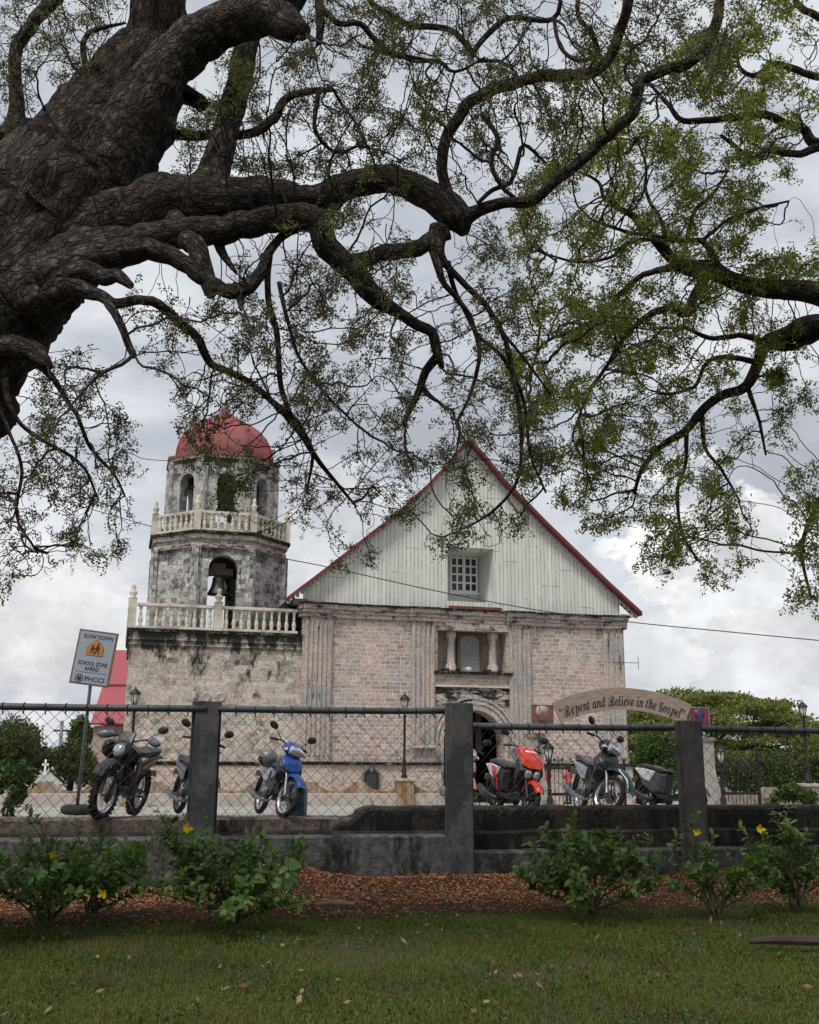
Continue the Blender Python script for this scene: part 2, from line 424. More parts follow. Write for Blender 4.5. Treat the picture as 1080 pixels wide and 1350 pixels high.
TW = -fl(168, 900)[0]
make_stone(ZC0, ZP, nz0, 0, fl(290, 722, TW/2-2.8)[1], fl(290, 603, TW/2-2.2)[1], (fl(230, 830)[1]+fl(380, 834)[1])/2-.6)

def panel(mb, x0, x1, z0, z1, hole=None, th=TH, M=None, y0=0):
    """wall slab in x,z from y0 to y0+th; hole = (cx, halfwidth, zbottom, ztop, arched)"""
    if hole is None: mb.box(x0, y0, z0, x1, y0+th, z1, M); return
    cx, hw, hb, ht, arch = hole
    mb.box(x0, y0, z0, cx-hw, y0+th, z1, M); mb.box(cx+hw, y0, z0, x1, y0+th, z1, M)
    if hb > z0+1e-3: mb.box(cx-hw, y0, z0, cx+hw, y0+th, hb, M)
    if not arch: mb.box(cx-hw, y0, ht, cx+hw, y0+th, z1, M); return
    N = 14; zs = ht-hw
    P = [(cx-hw*math.cos(math.pi*k/N), zs+hw*math.sin(math.pi*k/N)) for k in range(N+1)]
    for k in range(N):
        a, b = P[k], P[k+1]
        v = [(a[0], y0, a[1]), (b[0], y0, b[1]), (b[0], y0, z1), (a[0], y0, z1), (a[0], y0+th, a[1]), (b[0], y0+th, b[1]), (b[0], y0+th, z1), (a[0], y0+th, z1)]
        mb.add(v, [(0, 1, 2, 3), (7, 6, 5, 4), (0, 4, 5, 1), (3, 2, 6, 7)], M)

# main wall, with the doorway and the recess above it cut out
mb = MB()
zmid = (dtop+nz0)/2+.1
mb.box(0, 0, -.6, dl-.6, TH, ZC0); mb.box(dr+.6, 0, -.6, FW, TH, ZC0)
panel(mb, dl-.6, dr+.6, -.6, zmid, (dcx, dhw, -.6, dtop, True))
panel(mb, dl-.6, dr+.6, zmid, ZC0, ((nl+nr)/2, (nr-nl)/2, nz0, nz1, False))
wall = mb.build('facade_wall', 'facade', church)
# nave behind
mb = MB(); NL = 24
mb.box(.25, TH+.001, -.6, .75, NL, ZC1-.7); mb.box(FW-.75, TH+.001, -.6, FW-.25, NL, ZC1-.7); mb.box(.25, NL, -.6, FW-.25, NL+.5, ZC1-.7)
mb.build('nave_wall', 'facade', church)
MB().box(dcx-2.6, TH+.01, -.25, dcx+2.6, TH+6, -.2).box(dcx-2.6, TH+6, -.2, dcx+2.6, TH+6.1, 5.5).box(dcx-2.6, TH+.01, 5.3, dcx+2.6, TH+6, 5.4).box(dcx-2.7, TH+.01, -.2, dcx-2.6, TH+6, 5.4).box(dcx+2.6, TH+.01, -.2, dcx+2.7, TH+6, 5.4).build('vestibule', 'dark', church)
# hanging cloth inside the doorway
x, z = fl(631, 975, 1.6)
MB().box(x-.13, 1.6, z-.5, x+.13, 1.64, z+1.4).build('hanging_banner', simple('dim_ochre_cloth', (.10, .085, .05), .9), church)
# plinth
mb = MB(); xg = .09
def along(mb, x0, x1, z0, z1, out, skip=True):
    if skip and x0 < dl-.02 and x1 > dr+.02:
        mb.box(x0, -out, z0, dl-.02, -.003, z1); mb.box(dr+.02, -out, z0, x1, -.003, z1)
    else: mb.box(x0, -out, z0, x1, -.003, z1)
along(mb, -.1, FW+.16, -.6, ZP-.12, .16); mb.build('plinth', 'plinth', church)
mb = MB(); along(mb, -.16, FW+.22, ZP-.117, ZP, .27); mb.build('plinth_ledge', 'black', church)
# cornice with three bands, stepping forward over the pilasters
pil = [(fl(400, 900)[0], fl(437, 900)[0]), (fl(542, 900)[0], fl(573, 900)[0]), (fl(671, 900)[0], fl(700, 900)[0]), (fl(796, 900)[0], fl(823, 900)[0])]
bands = [(ZC0, .16, .10), (ZC0+.163, .14, .17), (ZC0+.306, .17, .26), (ZC0+.479, .07, .36)]
for k, (z, h, o) in enumerate(bands):
    mb = MB(); e = .13
    xs = [-.1]
    mb.box(-.12-o*.3, -o, z, FW+.12+o*.3, TH, z+h)
    for a, b in pil: mb.box(a-.12, -o-e, z+.002, b+.12, -o+.002, z+h-.002)
    mb.build('cornice', 'cornice' if k < 3 else 'black', church)
# fluted pilasters
def fluted(mb, a, b, z0, z1, out, n):
    mb.box(a, -out, z0, b, -.003, z1)
    w = (b-a)/n
    for k in range(n):
        x0 = a+w*(k+.22); x1 = a+w*(k+.78)
        mb.add([(x0, -out-.002, z0+.2), (x1, -out-.002, z0+.2), (x1, -out-.002, z1-.15), (x0, -out-.002, z1-.15), (x0+.04, -out-.075, z0+.25), (x1-.04, -out-.075, z0+.25), (x1-.04, -out-.075, z1-.2), (x0+.04, -out-.075, z1-.2)],
               [(4, 5, 6, 7), (0, 1, 5, 4), (1, 2, 6, 5), (2, 3, 7, 6), (3, 0, 4, 7)])
for i, (a, b) in enumerate(pil):
    mb = MB(); fluted(mb, a, b, ZP+.003, ZC0-.003, .12, (6, 5, 5, 4)[i]); p = mb.build('pilaster', 'trim', church)
    MB().box(a-.08, -.2, -.6, b+.08, -.163, ZP-.12).build('pilaster_base', 'plinth', p)
# impost ledges beside the door, door arch moulding, threshold
zi = fl(560, 984)[1]
MB().box(pil[1][0]-.05, -.34, zi-.06, dl-.05, -.2, zi+.06).build('impost_ledge', 'cornice', church); MB().box(dr+.05, -.34, zi-.06, pil[2][1]+.05, -.2, zi+.06).build('impost_ledge', 'cornice', church)
mb = MB()
for k, (rr, tk, oy) in enumerate(((dhw+.08, .08, .05), (dhw+.30, .05, .06), (dhw+.48, .04, .07))):
    zs = dtop-dhw; N = 24
    for s_ in range(N):
        a0, a1 = math.pi*s_/N, math.pi*(s_+1)/N
        def P(r, a): return (dcx-r*math.cos(a), zs+r*math.sin(a))
        q = [P(rr-tk, a0), P(rr+tk, a0), P(rr+tk, a1), P(rr-tk, a1)]
        mb.prism([q[0], q[3], q[2], q[1]], -oy, -.004)
    if k < 2:
        for sg in (-1, 1): mb.box(dcx+sg*rr-tk, -oy, ZP, dcx+sg*rr+tk, -.004, zs-.003)
mb.build('door_arch_moulding', 'trim', church)
# dark weathered band and pale sill moulding above the door
zb1 = fl(620, 905)[1]; zb0 = fl(620, 930)[1]
MB().box(pil[1][1]+.03, -.05, zb0, pil[2][0]-.03, -.003, zb1-.05).build('stained_band', stone('soot_stained_band', TR, (.40, .36, .31), .45, .22, 1, lo=.46, mort=.006, streak=(.7, 1.8)), church)
MB().box(pil[1][1]+.02, -.16, zb1-.047, pil[2][0]-.02, -.003, zb1+.03).build('sill_moulding', simple('pale_lime_moulding', (.55, .47, .41), .85, 0, .15, 3), church)
MB().box(nl-.2, -.22, nz0-.11, nr+.2, -.003, nz0).build('niche_ledge', 'black', church)
MB().box(nl-.25, -.1, nz1+.003, nr+.25, -.003, ZC0-.02).build('niche_entablature', 'cornice', church)
# niche back, columns and statue window
ND = .75
MB().box(nl-.1, ND, nz0-.1, nr+.1, ND+.12, nz1+.1).build('niche_back', 'facade', church)
MB().box(nl, .02, nz0-.08, nr, ND, nz0-.001).build('niche_floor', 'cornice', church)
for pxc in (594, 649):
    xc = fl(pxc, 860, .35)[0]; H = nz1-nz0; cr = .17
    c = MB().lathe([(cr*1.5, 0), (cr*1.5, .12), (cr*1.25, .16), (cr*1.35, .24), (cr*1.05, .3), (cr, .36), (cr*.86, H-.5), (cr*1.05, H-.46), (cr*.9, H-.4), (cr*1.1, H-.3), (cr*1.35, H-.2), (cr*1.35, H-.02)], 18, T(xc, .3, nz0+.02)).build('column', 'trim', church)
    MB().box(xc-.32, .08, nz0+.002, xc+.32, .6, nz0+.13).build('column_base', 'black', c)
wx0, wx1 = fl(603, 860, .35)[0], fl(637, 860, .35)[0]; wz0, wz1 = nz0+.03, nz1-.02; wcx = (wx0+wx1)/2; whw = (wx1-wx0)/2-.12
mb = MB(); mb.box(wx0, .35, wz0, wx0+.12, .5, wz1); mb.box(wx1-.12, .35, wz0, wx1, .5, wz1)
N = 10; zs = wz1-.32
P = [(wcx-whw*math.cos(math.pi*k/N), zs+.22*math.sin(math.pi*k/N)) for k in range(N+1)]
for k in range(N):
    a, b = P[k], P[k+1]; mb.prism([a, b, (b[0], wz1), (a[0], wz1)], .35, .5)
wf = mb.build('niche_window_frame', 'wood', church)
g = NT('dusty_glass'); g.color((.30, .30, .27)); g.set(.12, 0, .5); g.bsdf.inputs['Alpha'].default_value = .32
MB().box(wcx-whw, .42, wz0, wcx+whw, .43, zs+.2).build('glass', g.m, wf)
MB().box(wcx-whw-.05, ND-.02, wz0, wcx+whw+.05, ND-.004, wz1).build('niche_backing', simple('grey_green_niche_paint', (.22, .23, .20), .9, 0, .1), wf)
sx, sz = wcx-.05, wz0+.01
saint = thing('saint_statue', 'small saint figure in a dark robe behind the arched niche glass above the door', 'statue', CH0+cdx*sx+cdy*.6+Vector((0, 0, sz)), ANG)
MB().lathe([(.2, 0), (.22, .12), (.2, .2)], 16).build('pedestal', simple('pale_blue_cloth', (.45, .55, .6), .9), saint)
MB().lathe([(.15, .2), (.17, .3), (.13, .55), (.15, .78), (.1, .86), (.05, .9)], 14).tube([(-.1, -.02, .8), (-.24, -.08, .62), (-.2, -.12, .5)], [.06, .045, .03]).tube([(.1, -.02, .8), (.26, -.06, .66), (.3, -.1, .5)], [.06, .045, .03]).build('robe', simple('dark_blue_robe', (.03, .035, .06), .9), saint)
MB().ball((0, 0, .98), (.075, .08, .1)).build('head', simple('statue_skin', (.35, .25, .18), .7), saint)
# gable (slightly bell-cast), board faced, with a deep window recess
GY = .12
gl = [fl(*p, GY) for p in ((379, 786), (430, 748), (483, 707), (527, 673), (565, 638), (592, 610), (615, 581))]
gr = [fl(*p, GY) for p in ((640, 609), (662, 637), (690, 665), (716, 692), (760, 735), (800, 774), (841, 812))]
ez = (gl[0][1]+gr[-1][1])/2; eh = (gr[-1][1]-gl[0][1])/2
gpts = [(x, z-eh*(x-FW/2)/(FW/2+.4)) for x, z in gl+gr]
apex = gpts[6]
ax0, ax1 = fl(590, 760, GY)[0], fl(651, 760, GY)[0]; az0, az1 = fl(620, 795, GY)[1]+.05, fl(620, 722, GY)[1]
def gz(x):
    for a, b in zip(gpts[:-1], gpts[1:]):
        if a[0] <= x <= b[0]: return lerp(a[1], b[1], (x-a[0])/(b[0]-a[0]))
    return ez
xsl = sorted({round(v, 4) for v in [0.02, FW-.02, ax0, ax1]+[p[0] for p in gpts if .02 < p[0] < FW-.02]})
mb = MB()
for a, b in zip(xsl[:-1], xsl[1:]):
    za, zb_ = gz(a)-.12, gz(b)-.12; base = ZC1+.003
    if a >= ax0-1e-3 and b <= ax1+1e-3:
        mb.prism([(a, az1), (b, az1), (b, zb_), (a, za)], GY, GY+.12)
        if az0 > base+.02: mb.prism([(a, base), (b, base), (b, az0), (a, az0)], GY, GY+.12)
    else: mb.prism([(a, base), (b, base), (b, zb_), (a, za)], GY, GY+.12)
gable = mb.build('gable_boards', 'boards', church)
RD = 1.9; rc = simple('pale_grey_recess_paint', (.66, .665, .62), .8, 0, .06, 2, dirt=((.5, .5, .46), .4))
mb = MB(); y0 = GY+.121
mb.box(ax0-.08, y0, az0, ax0, y0+RD, az1); mb.box(ax1, y0, az0, ax1+.08, y0+RD, az1); mb.box(ax0-.08, y0, az1, ax1+.08, y0+RD, az1+.08)
mb.box(ax0-.08, y0, az0-.08, ax1+.08, y0+RD, az0); mb.box(ax0-.08, y0+RD, az0-.08, ax1+.08, y0+RD+.08, az1+.08)
mb.build('window_recess', rc, church)
w0, w1 = fl(593, 752, y0+RD)[0], fl(629, 752, y0+RD)[0]; v0, v1 = fl(611, 781, y0+RD)[1], fl(611, 724, y0+RD)[1]
win = MB(); yb = y0+RD
nx, nz_ = 4, 5; bar = .075; cw = (w1-w0-bar*(nx+1)-.06)/nx; chh = (v1-v0-bar*(nz_+1))/nz_
panes = []
z = v0
for j in range(nz_+1):
    win.box(w0, yb-.09, z, w1, yb-.002, z+bar)
    if j < nz_:
        x = w0
        for i in range(nx+1):
            bw_ = bar+(.06 if i == 2 else 0)
            win.box(x, yb-.09, z+bar, x+bw_, yb-.002, z+bar+chh)
            if i < nx: panes.append((x+bw_, z+bar)); x += bw_+cw
    z += bar+chh
win.box(w0-.06, yb-.11, v0-.1, w1+.06, yb-.001, v0-.002).box(w0-.06, yb-.11, v1+.002, w1+.06, yb-.001, v1+.06)
win = win.build('gable_window', 'white', church)
pm = [simple('dark_coloured_pane', c, .25, 0, .2) for c in ((.03, .035, .06), (.035, .02, .02), (.015, .03, .03), (.05, .055, .075))]
for k, (x, z) in enumerate(panes):
    MB().box(x, yb-.03, z, x+cw, yb-.004, z+chh).build('pane', pm[(k*7+k//4) % 4], win)
MB().box(ax0+.05, -.02, ZC1+.002, ax1+.3, GY-.004, ZC1+.16).build('red_stone_course', simple('flaking_red_paint_stone', (.17, .06, .05), .9, 0, .5, 4, dirt=((.05, .045, .04), .9)), church)
# roof: maroon fascia along both rakes, then a roof plane that steps in behind it
mb = MB()
for a, b in zip(gpts[:-1], gpts[1:]):
    d = Vector((b[0]-a[0], b[1]-a[1])).normalized(); nrm = Vector((-d.y, d.x))
    if nrm.y < 0: nrm = -nrm
    th = .2
    q = [(a[0], a[1]-th*.6), (b[0], b[1]-th*.6), (b[0], b[1]+.05), (a[0], a[1]+.05)]
    mb.prism(q, -.32, .5)
mb.build('roof_fascia', 'fascia', church)
mb = MB()
for (a, b) in zip(gpts[:-1], gpts[1:]):     # scalloped pale lath under the fascia
    n = max(1, int((b[0]-a[0])/.16))
    for k in range(n):
        xa = lerp(a[0], b[0], k/n); xb = lerp(a[0], b[0], (k+.75)/n); zc = lerp(a[1], b[1], (k+.4)/n)-.16
        mb.box(xa, GY-.05, zc-.12, xb, GY-.003, zc+.1)
mb.build('scalloped_trim', simple('pale_trim_paint', (.47, .48, .44), .8), church)
mb = MB(); ins = 1.0
rp = [(0+.35, ZC1-.35), (FW/2, apex[1]-ins-.9), (FW-.35, ZC1-.35)]
mb.prism([(rp[0][0], rp[0][1]), (rp[0][0], rp[0][1]-.15), (rp[1][0], rp[1][1]-.15), (rp[1][0], rp[1][1])][::-1], .5, NL+.6)
mb.prism([(rp[1][0], rp[1][1]), (rp[1][0], rp[1][1]-.15), (rp[2][0], rp[2][1]-.15), (rp[2][0], rp[2][1])][::-1], .5, NL+.6)
mb.build('nave_roof', 'fascia', church)
MB().prism([(rp[0][0], rp[0][1]), (rp[2][0], rp[2][1]), (rp[1][0], rp[1][1]-.15)], NL+.1, NL+.3).build('rear_gable', 'boards', church)
# eave soffit stubs at both corners
MB().box(-.45, -.25, ez-.3, .1, .4, ez-.05).build('eave_block', 'wood', church); MB().box(FW-.1, -.25, ez-.2, FW+.42, .4, ez-.08).build('eave_block', 'trim', church)
MB().box(-.7, .42, ZC1-1.0, .24, 9, ez-.12).build('eave_shadow_box', 'dark', church)  # near-black box stands in for the shadow between tower and gable
# recessed carved panel beside the door
cx, cz = fl(561, 1030); s_ = .42
mb = MB()
mb.box(cx-s_, -.215, cz-s_*1.1, cx+s_, -.203, cz+s_*1.1)
for k in range(8):
    a = k*math.pi/4; mb.ball((cx+.17*math.cos(a), -.215, cz+.17*math.sin(a)), (.09, .02, .09), seg=8, rings=5)
mb.ball((cx, -.22, cz), (.07, .03, .07), seg=8, rings=5)
for r_ in ((cx-s_, cz-s_*1.1, cx+s_, cz-s_*1.1+.05), (cx-s_, cz+s_*1.1-.05, cx+s_, cz+s_*1.1), (cx-s_, cz-s_*1.1+.05, cx-s_+.05, cz+s_*1.1-.05), (cx+s_-.05, cz-s_*1.1+.05, cx+s_, cz+s_*1.1-.05)):
    mb.box(r_[0], -.24, r_[1], r_[2], -.216, r_[3])
mb.build('rosette_panel', 'plinth', church)
# historical marker
mx, mz = fl(488, 1026)
mk = thing('marker_plaque', 'dark cast metal plaque with a small round crest fixed low on the church wall', 'plaque', CH0+cdx*mx-cdy*.166+Vector((0, 0, mz-.4)), ANG)
pts = [(-.3, 0), (.3, 0), (.3, .62), (.2, .68), (.12, .78), (-.12, .78), (-.2, .68), (-.3, .62)]
MB().prism([(x*1.25, z*1.06-.05) for x, z in pts], -.05, -.001).build('stone_mount', simple('grey_mount', (.2, .2, .19), .9), mk)
MB().prism([(x*.95, z*.97) for x, z in pts], -.09, -.052).build('plaque_plate', simple('dark_plaque_metal', (.022, .026, .032), .45, .4), mk)
mb = MB()
for k in range(9):
    w_ = .2-.03*(k % 3 == 2); mb.box(-w_, -.098, .08+k*.055, w_, -.0902, .098+k*.055)
mb.build('raised_lines', simple('worn_letter_metal', (.12, .12, .11), .5, .3), mk)
MB().lathe([(.07, 0), (.07, .02), (.03, .03)], 14, T(0, -.091, .68, rx=R(90))).build('crest', simple('crest_metal', (.16, .16, .15), .5, .4), mk)
# TV-antenna like bracket on the right corner
ax_, az_ = fl(812, 874)
an = thing('wall_bracket', 'thin metal bracket sticking out past the right corner of the church', 'bracket', CH0+cdx*FW-cdy*.2+Vector((0, 0, az_)), ANG)
MB().tube([(-.6, 0, 0), (.55, -.1, 0)], .014, 6).tube([(.55, -.1, -.28), (.55, -.1, .28)], .012, 6).tube([(-.25, -.02, -.3), (-.25, -.02, .35)], .012, 6).build('bracket_arm', 'iron', an)

# ------------------------------------------------------------------ bell tower
TW = -fl(168, 900)[0]; ox = -TW
tower = thing('bell_tower', 'octagonal two-tier bell tower with lichened stone, white balustrades and a red dome', 'bell tower', CH0+cdx*(-TW/2)+cdy*(TW/2+.05), ANG)
def tz(px, py, yo=0): return fl(px, py, yo)[1]
ZT = (tz(230, 830)+tz(380, 834))/2-.02      # terrace floor (top of base ledge)
h2 = TW/2
ZTc = ZT-.62
MB().box(-h2, -h2, -.6, h2-.004, h2, ZTc-.003).build('base_wall', 'towerbase', tower)
for k, (z0, z1, o, m_) in enumerate(((ZTc, ZTc+.05, .07, 'towerbase'), (ZTc+.052, ZTc+.2, .03, 'towerbase'), (ZTc+.202, ZTc+.26, .09, 'towerbase'), (ZTc+.262, ZTc+.5, .04, 'towerbase'), (ZTc+.502, ZT, .14, 'black'))):
    MB().box(-h2-o, -h2-o, z0, h2-.006, h2+o, z1).build('base_cornice', m_, tower)
zl = tz(280, 1004)
MB().box(-h2-.1, -h2-.14, zl-.14, h2-.11, -h2-.003, zl).build('base_ledge', 'black', tower)
MB().box(-h2-.06, -h2-.1, -.6, h2-.104, -h2-.003, zl-.143).build('base_plinth', 'plinth', tower)
# carved round medallions on the base wall
mb = MB()
for pxm in (272, 291):
    x = fl(pxm, 919)[0]+TW/2; z = tz(pxm, 919); mb.lathe([(.17, 0), (.19, .03), (.13, .05), (.11, .03), (.03, .04)], 16, T(x, -h2-.002, z, rx=R(90)))
mb.build('carved_medallion', 'trim', tower)
def octp(ap, a=0):        # octagon with flats facing -y
    Rr = ap/math.cos(math.pi/8); return [(Rr*math.cos(a+math.pi/8+k*math.pi/4), Rr*math.sin(a+math.pi/8+k*math.pi/4)) for k in range(8)]
yc = h2                   # tower centre lies h2 behind the facade
AP1 = (fl(373, 760, yc-2.4)[0]-fl(198, 760, yc-2.4)[0])/2*1.0
sh = ((fl(373, 760, yc)[0]+fl(198, 760, yc)[0])/2+TW/2)
Z1a = ZT; Z1b = tz(290, 722, yc-AP1)
Z1c = tz(290, 701, yc-AP1)
AP2 = (fl(360, 640, yc-1.6)[0]-fl(219, 640, yc-1.6)[0])/2
Z2b = tz(290, 603, yc-AP2)
def octwall(name, m_, ap, z0, z1, holes, th):
    mb = MB(); side = 2*ap*math.tan(math.pi/8)
    for k in range(8):
        a = k*math.pi/4; M = T(sh, 0, 0, rz=a) @ T(0, -ap, 0)
        panel(mb, -side/2, side/2, z0, z1, holes(k), th, M)
    return mb.build(name, m_, tower)
hz0, hz1 = ZT+.05, tz(290, 731, yc-AP1); hw1 = .58
octwall('lower_tier_wall', 'tower', AP1, Z1a, Z1b, lambda k: (0, hw1, hz0, hz1, True) if k % 2 == 0 else None, .55)
u0, u1 = tz(294, 676, yc-AP2), tz(294, 622, yc-AP2)
octwall('upper_tier_wall', 'tower', AP2, Z1c, Z2b, lambda k: (0, .37, u0-.4, u1, True), .45)
# corner strips
mb = MB()
for k in range(8):
    for ap, z0, z1, w_ in ((AP1, Z1a, Z1b-.003, .2), (AP2, Z1c, Z2b-.003, .15)):
        Rr = ap/math.cos(math.pi/8); a = math.pi/8+k*math.pi/4
        mb.zprism([(sh+Rr*math.cos(a)+w_*math.cos(a+t), Rr*math.sin(a)+w_*math.sin(a+t)) for t in [j*math.pi/4 for j in range(8)]], z0, z1)
mb.build('corner_strip', 'tower', tower)
for k, (z0, z1, o, m_) in enumerate(((Z1b, Z1b+.16, .1, 'cornice'), (Z1b+.162, Z1b+.34, .02, 'tower'), (Z1b+.342, Z1c-.12, .16, 'cornice'), (Z1c-.118, Z1c, .26, 'black'))):
    MB().zprism([(x+sh, y) for x, y in octp(AP1+o)], z0, z1).build('tier_cornice', m_, tower)
for k, (z0, z1, o) in enumerate(((Z2b, Z2b+.12, .1), (Z2b+.122, Z2b+.22, .16))):
    MB().zprism([(x+sh, y) for x, y in octp(AP2+o)], z0, z1).build('upper_cornice', ('cornice', 'dome')[k], tower)
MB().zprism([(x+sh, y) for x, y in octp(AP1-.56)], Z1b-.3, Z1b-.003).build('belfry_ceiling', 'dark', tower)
# faceted dome with ribs
DZ = tz(290, 560, yc)-Z2b; AD = AP2*.93
prof = [(1.0, 0), (1.0, .06), (.985, .2), (.94, .38), (.85, .56), (.70, .73), (.52, .87), (.34, .97), (.2, 1.05), (.14, 1.12)]
mb = MB(); v = []; f = []
for r_, z in prof:
    for x, y in octp(AD*r_): v.append((x+sh, y, Z2b+.22+z*DZ))
for i in range(len(prof)-1):
    for k in range(8): f.append((i*8+k, i*8+(k+1) % 8, (i+1)*8+(k+1) % 8, (i+1)*8+k))
mb.add(v, f); dome = mb.build('dome', 'dome', tower)
mb = MB()
for k in range(8):
    mb.tube([Vector(v[i*8+k]) for i in range(len(prof))], .035, 6)
mb.build('dome_rib', 'dome', dome)
zt = Z2b+.22+1.12*DZ
MB().lathe([(.34, -.08), (.3, .05), (.2, .12), (.24, .2), (.14, .32), (.06, .42), (.09, .5), (.02, .75), (.015, 1.0)], 12, T(sh, 0, zt)).build('dome_finial', simple('rusty_finial', (.13, .08, .06), .8), tower)
# balustrades
def balusters(parent, a, b, z, h, n, rail_w=.11):
    """rail from a to b (tower-local x,y), n balusters under it, each a mesh of its own sharing one shape"""
    A = Vector((*a, 0)); B = Vector((*b, 0)); d = B-A; ang = math.atan2(d.y, d.x); Ln = d.length
    M = T(A.x, A.y, z, rz=ang)
    r = MB().box(0, -rail_w, h-.12, Ln, rail_w, h, M).box(0, -rail_w, 0.0, Ln, rail_w, .1, M).build('balustrade_rail', 'balus', parent, .015)
    hh = h-.22
    for k in range(n):
        q = A+d*((k+.5)/n)
        if k == 0:
            prof = [(.075, 0), (.075, .06), (.05, .09), (.085, .22), (.09, .3), (.055, .5), (.045, .58), (.07, .62), (.045, .66), (.05, .85), (.075, .94), (.075, 1)]
            bo = MB().lathe([(x_, z_*hh) for x_, z_ in prof], 10).build('baluster', 'balus', r)
            bo.location = (q.x, q.y, z+.1)
        else:
            c = bo.copy(); COL.objects.link(c); c.parent = r; c.location = (q.x, q.y, z+.1)
def post(parent, x, y, z, h, w=.16):
    p = MB().box(-w, -w, 0, w, w, h, T(x, y, z)).lathe([(w*.9, h), (w*1.15, h+.05), (w*.5, h+.11), (w*.95, h+.22), (w*.95, h+.3), (w*.45, h+.38), (w*.6, h+.46), (w*.5, h+.56), (.02, h+.6)], 12, T(x, y, z)).build('balustrade_post', 'balus', parent)
HB = tz(290, 797)-tz(290, 830)
e_ = h2+.02
fr = fl(287, 830)[0]+TW/2
post(tower, -e_+.02, -e_+.02, ZT, HB+.12); post(tower, fr, -e_+.02, ZT, HB+.1); post(tower, -e_+.02, e_, ZT, HB+.12)
balusters(tower, (-e_+.2, -e_+.02), (fr-.17, -e_+.02), ZT+.002, HB, 10); balusters(tower, (fr+.17, -e_+.02), (h2-.2, -e_+.02), ZT+.002, HB, 10)
balusters(tower, (-e_+.02, e_-.2), (-e_+.02, -e_+.2), ZT+.002, HB, 18)
HB2 = tz(290, 673, 1)-tz(290, 699, 1)
oc = octp(AP1+.1)
for k in range(8):
    a, b = Vector((oc[k][0]+sh, oc[k][1])), Vector((oc[(k+1) % 8][0]+sh, oc[(k+1) % 8][1]))
    post(tower, a.x, a.y, Z1c, HB2+.03, .13)
    d = (b-a).normalized()*.15
    balusters(tower, a+d, b-d, Z1c+.002, HB2, 7 if k in (3, 4, 5, 6, 7) else 5, .08)
# bells hang inside: things of their own
def bell(x, y, z, s, label):
    o = thing('bell', label, 'bell', tower.location+cdx*x+cdy*y+Vector((0, 0, z)), ANG)
    MB().lathe([(.50, 0), (.47, .03), (.40, .14), (.31, .32), (.26, .55), (.25, .72), (.19, .8), (.03, .83)], 24, T(s=s)).build('bell_body', 'bronze', o)
    MB().tube([(0, 0, .6*s), (0, 0, .03*s)], .02*s, 6).ball((0, 0, .02*s), .06*s).build('clapper', 'bronze', o)
    MB().box(-.62*s, -.12*s, .86*s, .62*s, .12*s, 1.15*s).box(-.3*s, -.1*s, 1.15*s, .3*s, .1*s, 1.38*s).box(-.06*s, -.05*s, .8*s, .06*s, .05*s, .86*s).build('headstock', 'wood', o)
bx, bz = fl(287, 784, yc-AP1+.6)
bell(bx+TW/2, -AP1+.6, bz, .92, 'large bronze bell hanging in the lower arch of the bell tower')
bx, bz = fl(292, 672, yc-AP2+.8)
bell(bx+TW/2, -AP2+.8, bz-.1, .6, 'small bell hanging in the upper arch under the red dome')
# ------------------------------------------------------------------ frames of the fence line and the plaza
FA = R(14); fdx = Vector((math.cos(FA), math.sin(FA), 0)); fdy = Vector((-math.sin(FA), math.cos(FA), 0))
q_ = at(604, 1000, 15.9); F0 = Vector((q_.x, q_.y, 0))
def ff(px, py, t=0.0):
    p = hit(px, py, F0+fdy*t, fdy)-F0; return p.dot(fdx), p.z
FM = Matrix.Translation(F0) @ Matrix.Rotation(FA, 4, 'Z')
ZPK = .80
def plz(t): return ZPK-(ZPK-0.0)*min(max((t-1.2)/25.0, 0), 1)-(0.12 if t > 40 else 0)
def pl(s, t, dz=0): p = F0+fdx*s+fdy*t; return Vector((p.x, p.y, plz(t)+dz))
def plpix(px, py):
    """point of the plaza seen at a pixel"""
    lo, hi = 1.0, 40.0
    for _ in range(50):
        t = (lo+hi)/2; s, z = ff(px, py, t)
        if z > plz(t): lo = t
        else: hi = t
    return ff(px, py, lo)[0], lo

def m_asphalt():
    m = NT('worn_concrete_plaza'); v = m.map('Object')
    m.color(m.mix(m.ramp(m.noise(v, .5, 7, .65), [(.4, 0), (.65, .7)]), m.ramp(m.noise(v, 9, 6, .7), [(.3, (.30, .28, .26)), (.7, (.42, .40, .37))]), (.22, .19, .17)))
    m.set(.95); m.bump(m.noise(v, 30, 5), .3, .01); return m.m
MT['plaza'] = m_asphalt()
mb = MB(); ts = [1.2, 4, 8, 14, 20, 26.2, 40, 40.1, 90, 300, 2500]
for a, b in zip(ts[:-1], ts[1:]):
    xw0, xw1 = (-30-a*2, 30+a*2), (-30-b*2, 30+b*2)
    def Q(s, t): p = F0+fdx*s+fdy*t; return (p.x, p.y, plz(t))
    mb.add([Q(xw0[0], a), Q(xw0[1], a), Q(xw1[1], b), Q(xw1[0], b)], [(0, 1, 2, 3)])
structure(mb.build('plaza', 'plaza'))

